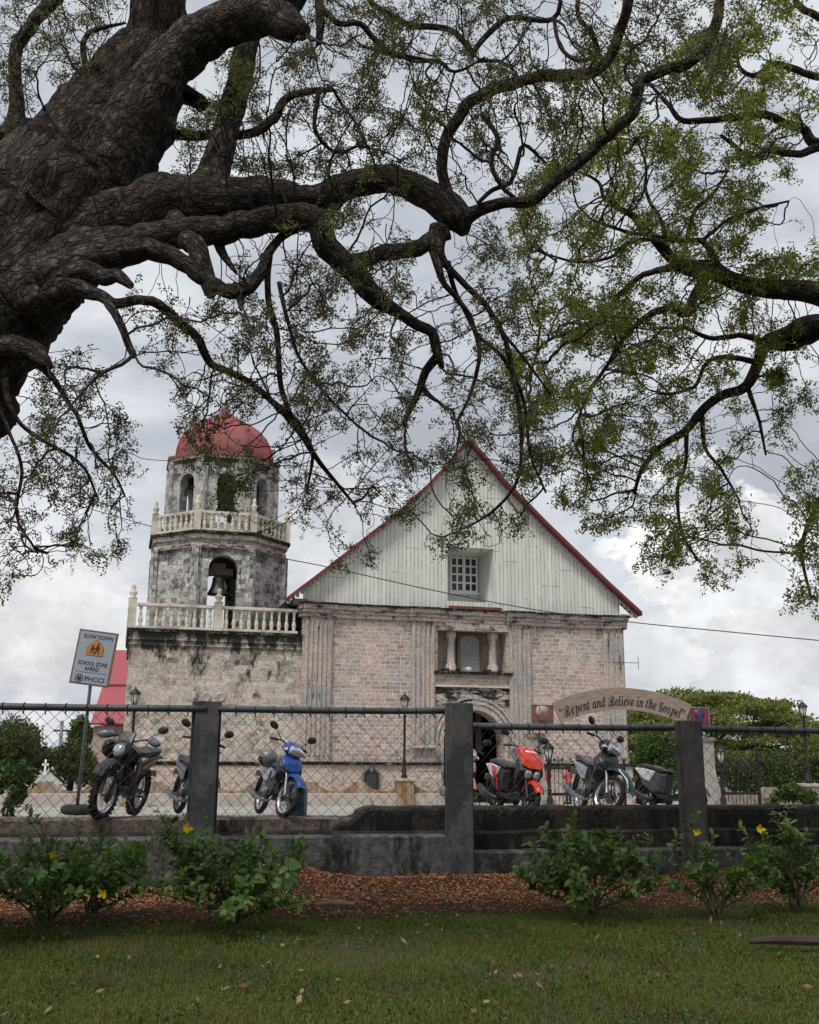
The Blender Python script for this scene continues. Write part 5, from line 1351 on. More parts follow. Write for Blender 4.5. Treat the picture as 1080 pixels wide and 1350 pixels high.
b7 = bike('scooter', 'dark grey scooter with a white side panel half hidden by the right rusty fence post', bpos(884, 2.0), R(-62), dict(body=graypl, cowl=blue, side=whitep, rear=graypl, panel=whitep, rim='plas'), .98, 8, 10)
MB.build = _b0
# helmets and jerrycan: things of their own
def helmet(loc, rz, tiltx, shell, label, s=1.0, vis=True):
    o = thing('helmet', label, 'helmet', loc, rz)
    M = Matrix.Rotation(tiltx, 4, 'X') @ Matrix.Diagonal((s, s, s, 1))
    v = []; f = []; seg, rg = 24, 14
    for i in range(rg+1):
        th_ = math.pi*.80*i/rg
        for k in range(seg):
            a = 2*math.pi*k/seg; r_ = math.sin(th_); v.append((.15*r_*math.cos(a), .125*r_*math.sin(a), .14*math.cos(th_)))
    for i in range(rg):
        for k in range(seg):
            x = v[i*seg+k][0]; z = v[i*seg+k][2]
            if x > .085 and -.075 < z < .055: continue
            f.append((i*seg+k, (i+1)*seg+k, (i+1)*seg+(k+1) % seg, i*seg+(k+1) % seg))
    b = MB().add(v, f, M, smooth=True).build('helmet_shell', shell, o)
    md = b.modifiers.new('thick', 'SOLIDIFY'); md.thickness = .012
    MB().ball((0, 0, 0), (.132, .108, .122), M, 18, 10).build('lining', 'dark', o)
    MB().ball((.004, 0, -.005), (.150, .121, .052), M, 20, 8).build('visor', 'plas', o)
    MB().tube([(-.04, .11, -.08), (0, .06, -.17), (.02, -.02, -.19), (0, -.08, -.15), (-.04, -.11, -.08)], .008, 5, M).build('chin_strap', 'plas', o)
    return o
def near(px, py, t): 
    p = hit(px, py, F0+fdy*t, fdy); return p
helmet(near(147, 987, 1.75), R(-100), R(30), blkp, 'black full helmet hanging from the trail motorcycle handlebar beside its headlight', 1.1)
helmet(near(353, 1000, 2.0), R(190), R(-20), simple('grey_green_helmet', (.16, .165, .15), .35, 0, .2, 5), 'grey-green open helmet hanging from the blue motorcycle handlebar', 1.05)
helmet(near(800, 1000, 1.75), R(-60), R(-12), simple('yellow_helmet', (.50, .26, .01), .35, 0, .1, 5), 'yellow half helmet resting on the dark green motorcycle front', 1.1)
p = bpos(391, 1.55); jc = thing('jerrycan', 'dark blue plastic jerrycan standing right of the blue motorcycle front wheel', 'jerrycan', p, R(-8))
bl2 = simple('dull_blue_plastic', (.022, .075, .12), .5, 0, .12, 5)
MB().prism([(-.13, 0), (.13, 0), (.145, .03), (.145, .38), (.11, .43), (-.02, .45), (-.13, .45), (-.145, .42), (-.145, .03)], -.1, .1).build('can_body', bl2, jc, .02)
MB().tube([(-.1, 0, .44), (-.09, 0, .50), (.02, 0, .50), (.05, 0, .445)], .017, 8).build('can_handle', bl2, jc)
MB().lathe([(.035, 0), (.035, .05), (.03, .055)], 14, T(.1, 0, .43)).build('can_cap', 'red', jc)
# ------------------------------------------------------------------ the great rain trees
def m_bark():
    m = NT('furrowed_bark'); v = m.map('UV')
    vo = m.n('ShaderNodeTexVoronoi', feature='DISTANCE_TO_EDGE'); 
    nz = m.noise(m.map('UV'), 5, 4, .6, out='Color'); ad = m.n('ShaderNodeVectorMath', operation='MULTIPLY_ADD')
    m.L(nz, ad.inputs[0]); ad.inputs[1].default_value = (.12, .22, 0); mp = m.n('ShaderNodeMapping'); m.L(v, ad.inputs[2])
    m.L(ad.outputs[0], mp.inputs[0]); mp.inputs['Scale'].default_value = (27, 10, 1); m.L(mp.outputs[0], vo.inputs['Vector']); vo.inputs['Scale'].default_value = 1
    crack = m.ramp(vo.outputs['Distance'], [(.0, 0), (.16, 1)])
    n2 = m.noise(m.map('UV', (7, 3.6, 1)), 2.2, 12, .78)
    colr = m.ramp(n2, [(.36, (.020, .015, .012)), (.50, (.072, .056, .047)), (.62, (.22, .185, .16))])
    colr = m.mix(m.math('ADD', m.math('MULTIPLY', crack, .75), .25), (.020, .016, .013), colr)
    colr = m.mix(m.ramp(m.noise(m.map('UV', (1, 1, 1), (3, 3, 0)), 1.3, 6), [(.5, 0), (.7, .5)]), colr, (.06, .045, .036))
    m.color(colr); m.set(.95, 0, .15)
    h = m.math('ADD', m.math('MULTIPLY', crack, .6), m.math('MULTIPLY', n2, 1.2)); m.bump(h, 1.0, .04); return m.m
MT['bark'] = m_bark()
MT['twig'] = simple('thin_branch_bark', (.022, .018, .015), .95, 0, .4, 3)
def leafmat(name, cs, trans=.45, tint=(1.15, 1.25, .6), rough=.55, scale=.7):
    m = NT(name); gi = m.n('ShaderNodeNewGeometry'); r = gi.outputs['Random Per Island']
    c1 = m.ramp(r, [(i/(len(cs)-1), c) for i, c in enumerate(cs)])
    c2 = m.mix(1.0, c1, m.ramp(m.noise(m.map('Object'), scale, 3), [(.3, .65), (.7, 1.3)]), 'MULTIPLY')
    m.color(c2); m.set(rough, 0, .3)
    tr = m.n('ShaderNodeBsdfTranslucent'); m.L(m.mix(1.0, c2, tuple(tint), 'MULTIPLY'), tr.inputs[0])
    ms = m.n('ShaderNodeMixShader'); ms.inputs[0].default_value = trans
    m.L(m.bsdf.outputs[0], ms.inputs[1]); m.L(tr.outputs[0], ms.inputs[2]); m.L(ms.outputs[0], m.t.nodes['Material Output'].inputs[0]); return m.m
MT['leafA'] = leafmat('rain_tree_leaf', [(.055, .058, .036), (.09, .095, .046), (.14, .145, .055), (.045, .047, .034)], .5, (1.2, 1.2, .62))
MT['leafB'] = leafmat('bright_rain_tree_leaf', [(.085, .11, .034), (.15, .18, .044), (.23, .245, .06), (.055, .075, .028)], .55, (1.3, 1.3, .6))

def mesh_np(name, verts, faces, m, parent=None, nper=4):
    me = bpy.data.meshes.new(name); nv = len(verts); nf = len(faces)
    me.vertices.add(nv); me.vertices.foreach_set('co', np.asarray(verts, np.float32).ravel())
    me.loops.add(nf*nper); me.loops.foreach_set('vertex_index', np.asarray(faces, np.int32).ravel())
    me.polygons.add(nf); me.polygons.foreach_set('loop_start', np.arange(0, nf*nper, nper, dtype=np.int32))
    me.update(calc_edges=True); me.materials.append(MT[m] if isinstance(m, str) else m)
    o = bpy.data.objects.new(name, me); COL.objects.link(o)
    if parent is not None: o.parent = parent
    return o
def unit(a): return a/np.maximum(np.linalg.norm(a, axis=-1, keepdims=True), 1e-9)
def leafquads(pos, L, Wd, droop=.3, axis=None):
    """diamond leaves, slightly folded look by random tilt; pos (n,3)"""
    n = len(pos); d = rng.normal(size=(n, 3)); d[:, 2] -= droop
    if axis is not None: d = d*.7+axis
    d = unit(d); s_ = unit(np.cross(d, rng.normal(size=(n, 3)))); L = L*rng.uniform(.6, 1.3, (n, 1)); Wd = Wd*rng.uniform(.7, 1.3, (n, 1))
    a = pos; b = pos+d*L*.5+s_*Wd*.5; c = pos+d*L; e = pos+d*L*.5-s_*Wd*.5
    v = np.stack([a, b, c, e], 1).reshape(-1, 3); f = np.arange(4*n).reshape(n, 4); return v, f

def limb_tubes(limbs, name, m, parent, big=True):
    mb = MB(); tid = 0
    for path in limbs:
        P = [(*at(px, py, Y), w/F*Y/2) for px, py, Y, w in path]
        rmax = max(p[3] for p in P); step = .05 if rmax > .25 else (.045 if rmax > .06 else .06)
        S = smoothpath(P, step); tid += 1; seg = 72 if rmax > .4 else (26 if rmax > .08 else 10)
        pts = []
        for i, q in enumerate(S):
            k = min(1, 3*min(i, len(S)-1-i)/max(len(S), 1)) if rmax < .4 else 1
            wv = Vector((noise.noise(Vector((q[0]*2.6, q[1]*2.6, tid*7.7))), noise.noise(Vector((q[2]*2.6, q[1]*2.6, tid*3.3+50))), noise.noise(Vector((q[0]*2.6, q[2]*2.6, tid*5.5+90)))))
            w2 = Vector((noise.noise(Vector((q[0]*8, q[1]*8, tid*7.7))), noise.noise(Vector((q[2]*8, q[1]*8, tid*3.3+50))), noise.noise(Vector((q[0]*8, q[2]*8, tid*5.5+90)))))
            amp = min(.07, q[3]*1.2) if rmax < .4 else .06
            pts.append(Vector(q[:3])+(wv*amp+w2*amp*(.6 if rmax < .4 else 0))*k)
        rad = [max(.004, q[3]) for q in S]
        def disp(a, l, r, t=tid, rm=rmax):
            u, w_ = math.cos(a), math.sin(a)
            g = .09*noise.noise(Vector((u*1.4, w_*1.4, l*1.3+t*9)))+.09*noise.noise(Vector((u*3, w_*3, l*4+t*9)))
            if rm > .08:
                g += .07*noise.noise(Vector((u*6, w_*6, l*7+t*9)))+.04*noise.noise(Vector((u*14, w_*14, l*14+t*9)))+.08*max(0, noise.noise(Vector((u*1.2, w_*1.2, l*3.2+t*5)))-.25)
            if rm > .4:   # buttress-like folds and ridges along the trunk, then rough plates of bark
                g += .13*noise.noise(Vector((u*2.6, w_*2.6, l*.5+3)))+.05*abs(noise.noise(Vector((u*11, w_*11, l*2.4))))+.035*noise.noise(Vector((u*26, w_*26, l*8)))
            return 1+g
        mb.tube(pts, rad, seg, disp=disp)
        yield_nodes.append((pts, rad))
    return mb.build(name, m, parent)

def grow(attr, seeds, srad, step=.085, kill=.125, infl=1.5, iters=80, jit=.20, rs=3):
    """space colonisation: branches grow from the limbs into the points where foliage hangs"""
    rnd = random.Random(rs)
    nodes = [Vector(p) for p in seeds]; parent = [-1]*len(nodes); n0 = len(nodes)
    A = [Vector(a) for a in attr]; best = [None]*len(A); alive = [True]*len(A)
    kd = kdtree.KDTree(len(nodes))
    for i, p in enumerate(nodes): kd.insert(p, i)
    kd.balance()
    for i, a in enumerate(A):
        co, idx, d = kd.find(a); best[i] = (d, idx)
    for it in range(iters):
        acc = {}
        lim = infl+it*.12
        for i, a in enumerate(A):
            if not alive[i]: continue
            d, j = best[i]
            if d < lim: acc.setdefault(j, []).append(i)
        if not acc: 
            if lim > 6: break
            continue
        new = []
        for j, lst in acc.items():
            p = nodes[j]; d = Vector((0, 0, 0))
            for i in lst: d += (A[i]-p).normalized()
            if d.length < 1e-3: d = A[lst[0]]-p
            d.normalize()
            if parent[j] >= 0:
                pd = (p-nodes[parent[j]]).normalized(); d = d*.75+pd*.55
            d += Vector((rnd.gauss(0, 1), rnd.gauss(0, 1), rnd.gauss(0, 1)))*jit; d.normalize()
            nodes.append(p+d*step); parent.append(j); new.append(len(nodes)-1)
        kd = kdtree.KDTree(len(new))
        for i in new: kd.insert(nodes[i], i)
        kd.balance()
        for i, a in enumerate(A):
            if not alive[i]: continue
            co, idx, d = kd.find(a)
            if d < best[i][0]: best[i] = (d, idx)
            if best[i][0] < kill: alive[i] = False
        if len(nodes) > 60000: break
    return nodes, parent, n0
def build_twigs(nodes, parent, n0, name, m, par, r0=.0034, p=2.05, rcap=None):
    n = len(nodes); ch = [[] for _ in range(n)]
    for i in range(n0, n): ch[parent[i]].append(i)
    rad = [0]*n; depth = [0]*n
    for i in range(n-1, n0-1, -1):
        if ch[i]: rad[i] = sum(rad[c]**p for c in ch[i])**(1/p); depth[i] = 1+max(depth[c] for c in ch[i])
        else: rad[i] = r0
    mb_v = []; mb_f = []
    def chain(start, par_i):
        c = [par_i, start]; cur = start
        while ch[cur]:
            nx = max(ch[cur], key=lambda q: rad[q]); 
            for q in ch[cur]:
                if q != nx: stack.append((q, cur))
            c.append(nx); cur = nx
        return c
    stack = [(i, parent[i]) for i in range(n0, n) if parent[i] < n0]
    while stack:
        s_, pi = stack.pop(); c = chain(s_, pi)
        rmx = rad[c[1]]; seg = 3 if rmx < .009 else (5 if rmx < .02 else 7)
        prev = None; base = len(mb_v)
        for k, i in enumerate(c):
            pnt = nodes[i]; r = rad[i] if k else rad[c[1]]*1.1
            if rcap: r = min(r, rcap)
            t = (nodes[c[min(k+1, len(c)-1)]]-nodes[c[max(k-1, 0)]]).normalized()
            u = t.orthogonal().normalized() if prev is None else (prev-t*prev.dot(t))
            if u.length < 1e-5: u = t.orthogonal()
            u.normalize(); w_ = t.cross(u); prev = u
            for q in range(seg):
                a = 6.2832*q/seg; vv = pnt+(u*math.cos(a)+w_*math.sin(a))*r; mb_v.append((vv.x, vv.y, vv.z))
        for k in range(len(c)-1):
            for q in range(seg): mb_f.append((base+k*seg+q, base+k*seg+(q+1) % seg, base+(k+1)*seg+(q+1) % seg, base+(k+1)*seg+q))
    o = mesh_np(name, mb_v, mb_f, m, par); o.data.polygons.foreach_set('use_smooth', [True]*len(o.data.polygons))
    return depth, rad

# limbs traced as (pixel x, pixel y, distance Y, width in pixels)
A_limbs = [
 [(-400, 1150, 8.4, 420), (-350, 960, 8.5, 350), (-255, 740, 8.7, 300), (-165, 590, 8.8, 262), (-78, 468, 8.9, 236), (8, 360, 9.0, 214), (82, 262, 9.1, 200), (136, 190, 9.1, 168), (172, 130, 9.1, 138), (198, 75, 9.1, 104), (210, 25, 9.0, 84), (214, -60, 8.8, 72), (215, -200, 8.6, 60), (180, -380, 8.3, 40), (200, -560, 8, 20), (160, -700, 7.8, 6)],
 [(90, 290, 8.95, 110), (150, 200, 8.9, 100), (195, 130, 8.85, 84), (235, 70, 8.8, 74), (290, 38, 8.7, 66), (345, 18, 8.6, 64), (375, 5, 8.5, 50), (430, -60, 8.3, 44), (520, -150, 8, 34), (600, -270, 7.6, 24), (660, -420, 7.2, 12), (700, -520, 7, 4)],
 [(330, 20, 8.65, 60), (365, 22, 8.5, 58), (386, 33, 8.4, 44), (396, 39, 8.38, 32), (401, 43, 8.36, 26)],
 [(60, 350, 8.85, 120), (130, 300, 8.9, 100), (175, 285, 8.9, 88), (220, 268, 8.9, 76), (280, 258, 8.9, 62), (340, 260, 8.95, 52), (400, 263, 9.0, 46), (440, 250, 9.0, 42), (480, 238, 9.0, 40), (530, 240, 9.0, 40), (572, 262, 9.0, 44), (603, 288, 9.0, 46), (612, 308, 9.0, 16)],
 [(268, 262, 9.0, 70), (284, 222, 9.05, 44), (300, 160, 9.1, 38), (318, 90, 9.2, 36), (334, 30, 9.3, 34), (350, -60, 9.4, 30), (390, -180, 9.4, 20), (400, -300, 9.4, 10), (440, -380, 9.4, 4)],
 [(596, 282, 9.0, 26), (588, 250, 8.95, 17), (582, 215, 8.9, 16), (594, 172, 8.8, 17), (635, 128, 8.7, 18), (690, 104, 8.6, 17), (735, 104, 8.5, 18), (765, 98, 8.4, 17), (800, 78, 8.3, 16), (818, 40, 8.2, 16), (830, -20, 8.0, 15), (850, -90, 7.8, 12), (890, -180, 7.5, 9), (905, -280, 7.2, 6), (950, -360, 7, 3)],
 [(606, 292, 9.0, 30), (628, 278, 8.9, 19), (665, 267, 8.8, 16), (702, 262, 8.7, 15), (738, 232, 8.6, 16), (765, 208, 8.55, 16), (795, 190, 8.5, 16), (830, 155, 8.4, 17), (848, 112, 8.3, 17), (880, 92, 8.2, 16), (915, 76, 8.1, 17), (942, 40, 8.0, 17), (955, -15, 7.9, 15), (965, -90, 7.7, 12), (1010, -170, 7.4, 9), (1030, -260, 7.1, 6), (1080, -330, 7, 3)],
 [(30, 400, 8.7, 120), (105, 345, 8.6, 84), (165, 325, 8.5, 54), (220, 312, 8.5, 44), (280, 304, 8.5, 40), (340, 296, 8.5, 38), (385, 288, 8.5, 40), (418, 300, 8.5, 38), (440, 333, 8.55, 34), (470, 360, 8.6, 33), (492, 388, 8.7, 28), (520, 410, 8.8, 17), (548, 428, 8.9, 15), (570, 438, 9.0, 15), (576, 462, 9.05, 14), (583, 486, 9.1, 7)],
 [(577, 470, 9.1, 15), (562, 488, 9.15, 13), (552, 512, 9.2, 11), (540, 540, 9.3, 9), (532, 562, 9.35, 5)], [(556, 508, 9.2, 10), (566, 525, 9.2, 7), (579, 530, 9.2, 4)],
 [(440, 345, 8.6, 26), (470, 342, 8.7, 22), (505, 330, 8.8, 24), (535, 328, 8.9, 22), (565, 318, 9.0, 24), (592, 306, 9.0, 22)],
 [(230, 290, 8.7, 30), (262, 320, 8.4, 30), (270, 355, 8.35, 26), (279, 386, 8.3, 20), (281, 389, 8.3, 8)],
 [(288, 318, 8.6, 18), (300, 340, 8.5, 11), (311, 359, 8.5, 5)],
 [(60, 372, 8.45, 70), (130, 338, 8.35, 46), (185, 328, 8.3, 32), (225, 338, 8.3, 26), (262, 365, 8.3, 22), (295, 382, 8.35, 20), (320, 383, 8.4, 22), (338, 360, 8.45, 18), (352, 335, 8.5, 14), (372, 312, 8.6, 12), (395, 300, 8.6, 10)], [(316, 378, 8.4, 18), (318, 408, 8.35, 6)],
 [(40, 400, 8.5, 50), (92, 378, 8.3, 34), (122, 386, 8.2, 19), (150, 400, 8.1, 15), (185, 393, 8.2, 14), (212, 397, 8.3, 14), (236, 425, 8.5, 13), (262, 452, 8.7, 12), (288, 480, 8.9, 10), (330, 505, 9.2, 9), (365, 538, 9.5, 8), (395, 570, 9.8, 8), (415, 600, 10.0, 7), (440, 632, 10.2, 5), (470, 668, 10.4, 3)],
 [(138, 392, 8.1, 13), (150, 418, 8.0, 12), (164, 442, 8.0, 11), (176, 467, 8.0, 10), (178, 469, 8.0, 6)], [(70, 370, 8.4, 40), (120, 360, 8.25, 28), (150, 362, 8.1, 20), (173, 377, 8.0, 10)],
 [(355, 330, 8.5, 12), (352, 370, 8.5, 9), (356, 410, 8.6, 9), (368, 445, 8.7, 8), (370, 495, 8.8, 8), (378, 535, 9.0, 7), (400, 570, 9.2, 6), (412, 600, 9.4, 5), (404, 650, 9.6, 3)],
 [(368, 372, 8.5, 7), (378, 420, 8.5, 6), (395, 470, 8.7, 5), (430, 520, 8.9, 4), (470, 560, 9.1, 3)],
 [(-15, 182, 9.4, 34), (12, 176, 9.4, 30), (20, 150, 9.4, 24), (18, 105, 9.4, 19), (22, 60, 9.4, 19), (45, 25, 9.4, 20), (75, -10, 9.4, 20), (100, -80, 9.4, 18), (110, -180, 9.4, 12), (90, -260, 9.4, 5)], [(18, 172, 9.4, 28), (40, 168, 9.3, 22), (80, 190, 9.1, 20)],
 [(-20, 440, 8.7, 40), (30, 458, 8.5, 30), (54, 472, 8.4, 22), (66, 484, 8.35, 10)],
 [(40, 470, 8.5, 14), (75, 505, 8.5, 8), (100, 545, 8.7, 6), (118, 590, 8.9, 5), (150, 625, 9.1, 4), (165, 655, 9.2, 3)],
 [(5, 500, 8.6, 12), (15, 540, 8.6, 7), (40, 570, 8.7, 6), (75, 590, 8.9, 5), (110, 615, 9.0, 4), (130, 660, 9.2, 3)], [(-10, 520, 8.6, 9), (12, 570, 8.6, 5), (28, 620, 8.7, 5), (22, 680, 8.8, 4), (50, 730, 9.0, 3)],
 [(200, 172, 9.4, 26), (225, 176, 9.4, 16), (262, 180, 9.4, 15), (300, 183, 9.4, 13), (335, 178, 9.4, 13), (358, 158, 9.4, 14), (380, 130, 9.4, 12), (410, 120, 9.4, 10), (440, 118, 9.4, 7)],
 [(225, 120, 9.3, 40), (250, 130, 9.4, 26), (268, 142, 9.4, 22), (271, 144, 9.4, 8)],
 [(414, -40, 8.8, 16), (418, 0, 8.8, 14), (421, 35, 8.8, 13), (420, 58, 8.8, 9)], [(418, 5, 8.8, 11), (445, 30, 8.8, 9), (475, 32, 8.8, 9), (500, 58, 8.9, 8), (530, 72, 8.9, 7), (560, 78, 8.9, 4)],
 [(470, -25, 8.6, 10), (495, 5, 8.6, 9), (525, 25, 8.6, 9), (545, 33, 8.6, 10), (585, 36, 8.6, 9), (612, 55, 8.6, 9), (626, 74, 8.6, 8)], [(622, 72, 8.6, 8), (640, 48, 8.6, 9), (668, 24, 8.6, 9), (700, 26, 8.6, 8), (730, 22, 8.6, 8), (740, 0, 8.5, 7), (735, -40, 8.5, 7), (760, -100, 8.4, 5), (750, -160, 8.4, 3)],
 [(730, 22, 8.6, 6), (738, 60, 8.5, 6), (765, 80, 8.4, 7), (790, 70, 8.3, 8)],
 [(475, 60, 9.2, 5), (540, 78, 9.2, 7), (580, 82, 9.2, 7), (600, 95, 9.2, 5), (640, 75, 9.2, 3)],
 [(165, 30, 9.4, 4), (115, 45, 9.4, 8), (110, 85, 9.4, 10), (130, 115, 9.4, 12), (160, 130, 9.3, 14)],
 [(580, 300, 9.0, 30), (575, 325, 9.0, 24), (585, 345, 9.0, 12), (612, 372, 9.1, 9), (640, 402, 9.2, 8), (662, 440, 9.3, 7), (676, 490, 9.4, 7), (685, 530, 9.5, 6), (688, 580, 9.7, 5), (684, 630, 9.8, 4), (660, 665, 9.9, 4), (625, 690, 10, 3), (585, 708, 10, 2)],
 [(572, 325, 9.0, 20), (582, 368, 9.0, 9), (605, 395, 9.1, 8), (622, 425, 9.2, 7), (632, 470, 9.3, 6), (620, 520, 9.5, 5), (600, 560, 9.6, 3)],
 [(590, 345, 9.0, 10), (600, 385, 9.2, 7), (630, 440, 9.4, 6), (668, 480, 9.5, 6), (690, 530, 9.7, 5), (700, 600, 9.9, 4), (720, 650, 10, 3)],
 [(655, 430, 9.3, 6), (690, 470, 9.4, 4), (725, 520, 9.6, 3)],
 [(635, 150, 8.7, 8), (655, 180, 8.7, 7), (648, 215, 8.7, 7), (660, 245, 8.75, 7), (680, 262, 8.75, 6)], [(720, 215, 8.6, 3), (690, 190, 8.6, 6), (680, 215, 8.6, 7), (672, 240, 8.7, 7), (650, 250, 8.8, 7), (630, 268, 8.8, 6)],
 [(420, 120, 9.2, 8), (415, 170, 9.2, 6), (440, 200, 9.3, 5), (480, 190, 9.3, 3)], [(790, 70, 8.3, 9), (780, 40, 8.2, 8), (765, 20, 8.2, 7), (770, -20, 8.2, 7), (800, -90, 8, 5), (795, -150, 8, 3)],
]
B_limbs = [
 [(1500, 1200, 12.2, 330), (1440, 900, 12.2, 260), (1370, 640, 12.2, 200), (1260, 470, 12.3, 120), (1160, 405, 12.5, 60), (1090, 392, 12.5, 34), (1040, 382, 12.5, 28), (1000, 378, 12.5, 25), (965, 368, 12.5, 22), (938, 356, 12.5, 24), (905, 352, 12.5, 22), (880, 335, 12.5, 14), (855, 310, 12.5, 11), (835, 285, 12.5, 9), (815, 270, 12.5, 7), (800, 250, 12.5, 5)],
 [(1370, 640, 12.4, 120), (1260, 520, 13, 80), (1160, 440, 13.3, 50), (1085, 426, 13.5, 32), (1040, 440, 13.5, 24), (1012, 452, 13.5, 20), (1000, 480, 13.5, 15), (985, 508, 13.5, 14), (950, 522, 13.5, 13), (925, 545, 13.5, 12), (900, 568, 13.5, 10), (870, 588, 13.5, 8), (845, 620, 13.5, 6), (835, 650, 13.5, 4)],
 [(945, 358, 12.5, 18), (940, 335, 12.5, 10), (925, 318, 12.5, 8), (905, 318, 12.5, 7), (860, 312, 12.4, 6), (825, 305, 12.3, 5), (780, 290, 12.2, 4)],
 [(900, 350, 12.5, 12), (850, 362, 12.5, 8), (820, 385, 12.5, 8), (790, 415, 12.5, 6), (750, 438, 12.4, 5), (715, 455, 12.3, 4), (700, 490, 12.3, 3)],
 [(935, 358, 12.5, 14), (918, 385, 12.5, 14), (905, 412, 12.5, 16), (885, 408, 12.5, 12), (855, 420, 12.5, 9), (825, 440, 12.5, 7), (800, 480, 12.5, 6), (775, 520, 12.5, 4), (760, 560, 12.5, 3)],
 [(895, 350, 12.5, 10), (870, 318, 12.4, 7), (838, 318, 12.4, 6), (800, 340, 12.3, 5), (760, 345, 12.2, 4), (720, 335, 12.2, 3)],
 [(905, 318, 12.5, 7), (915, 280, 12.5, 6), (940, 255, 12.4, 5), (960, 225, 12.4, 3)], [(880, 330, 12.5, 8), (872, 290, 12.4, 6), (850, 255, 12.4, 5), (850, 215, 12.3, 4), (838, 180, 12.3, 3)],
 [(838, 285, 12.5, 7), (800, 265, 12.4, 6), (790, 240, 12.4, 5), (760, 225, 12.3, 3)], [(925, 318, 12.5, 6), (960, 290, 12.5, 5), (1000, 275, 12.5, 4), (1040, 265, 12.5, 3)],
 [(1400, 720, 12.2, 150), (1365, 500, 12.1, 70), (1290, 310, 12, 44), (1180, 205, 12, 26), (1120, 200, 12, 22), (1078, 188, 12, 16), (1062, 168, 12, 13), (1035, 163, 12, 12), (1005, 152, 12, 11), (965, 158, 12, 10), (925, 160, 12, 9), (895, 158, 12, 8), (880, 135, 12, 6), (860, 110, 12, 4)],
 [(1085, 192, 12, 14), (1050, 205, 12, 11), (1015, 200, 12, 10), (990, 212, 12, 8), (965, 190, 12, 7), (950, 178, 12, 5)],
 [(1300, 330, 12, 40), (1245, 200, 11.8, 28), (1180, 130, 11.5, 20), (1110, 105, 11.5, 15), (1078, 102, 11.5, 11), (1050, 92, 11.5, 10), (1020, 84, 11.5, 9), (995, 100, 11.5, 8), (976, 90, 11.5, 6), (972, 70, 11.5, 4)],
 [(1250, 215, 11.8, 28), (1215, 110, 11.4, 20), (1160, 50, 11.1, 15), (1090, 28, 11, 11), (1062, 15, 11, 10), (1045, -10, 11, 9), (1010, -60, 11, 6), (1000, -120, 11, 3)],
 [(1100, 430, 13.5, 20), (1060, 450, 13.6, 12), (1020, 455, 13.6, 10), (985, 440, 13.6, 8), (940, 445, 13.7, 7), (900, 430, 13.7, 5)],
 [(1000, 478, 13.5, 9), (960, 470, 13.5, 7), (930, 480, 13.5, 6), (915, 510, 13.5, 5), (880, 520, 13.4, 4)], [(925, 545, 13.5, 8), (930, 590, 13.5, 5), (955, 625, 13.5, 4), (975, 660, 13.5, 3)],
 [(905, 565, 13.5, 7), (905, 610, 13.5, 5), (895, 650, 13.5, 5), (900, 700, 13.5, 4), (920, 740, 13.5, 3)], [(985, 508, 13.5, 7), (1000, 550, 13.5, 5), (1010, 600, 13.5, 3)],
 [(1240, 560, 12.5, 30), (1150, 610, 12, 16), (1100, 640, 12, 9), (1070, 680, 12, 7), (1058, 730, 12, 5), (1070, 790, 12, 3)],
]
# where foliage hangs in the view: (px, py, rx, ry, weight)
A_reg = [(60, 600, 110, 120, 1.0), (35, 725, 60, 60, .7), (130, 670, 55, 75, .75), (110, 520, 70, 60, .5), (400, 140, 190, 150, 1.5), (100, 60, 120, 90, .9), (610, 80, 150, 90, 1.1), (430, 390, 130, 110, 1.3), (330, 540, 100, 90, .9),
         (395, 650, 90, 90, .4), (480, 590, 90, 90, .7), (580, 540, 90, 80, .6), (640, 440, 60, 130, .8), (650, 600, 85, 90, 1.0), (610, 692, 85, 32, 1.3), (585, 705, 30, 18, .5), (655, 615, 45, 40, .8), (240, 440, 90, 50, .5), (470, 735, 40, 20, .2), (560, 180, 100, 80, .8), (760, 70, 110, 90, 1.0), (250, 120, 80, 90, .5), (700, 170, 80, 80, .8), (60, 130, 60, 80, .5), (300, 620, 50, 70, .25), (880, 60, 100, 80, .9), (430, 470, 120, 70, .8)]
B_reg = [(850, 320, 170, 150, 2.4), (900, 170, 150, 120, 1.2), (780, 500, 110, 110, 1.9), (930, 560, 110, 90, .9), (850, 650, 80, 85, 1.3), (920, 730, 60, 45, .9), (1000, 380, 80, 60, .7), (1065, 720, 32, 100, 1.0), (1010, 90, 90, 100, 1.2), (1045, 490, 55, 70, .6), (740, 590, 60, 70, .9), (720, 400, 60, 100, .8), (1060, 350, 40, 60, .6), (930, 690, 60, 60, .7)]
def clear_sky(x, y):
    """gaps where the photograph shows open sky, church or tower: no foliage there"""
    if y > 800 or (x < 200 and y > 790): return True
    if 130 < x < 215 and 440 < y < 560 and y > 430: return random.random() < .75
    if 190 < x < 380 and y > 560: return random.random() < (.70 if y < 700 else .93)
    if 370 < x < 560 and y > 690: return not (430 < x < 520 and 700 < y < 745) or random.random() < .5
    if 560 < x < 720 and y > 735: return True
    if 700 < x < 840 and y > 700: return True
    if 985 < x < 1035 and y > 590: return True
    if 1000 < x and 230 < y < 320: return random.random() < .85
    if x > 960 and 600 < y < 640 and x < 1040: return True
    if y > 775 and x < 1040: return True
    return False
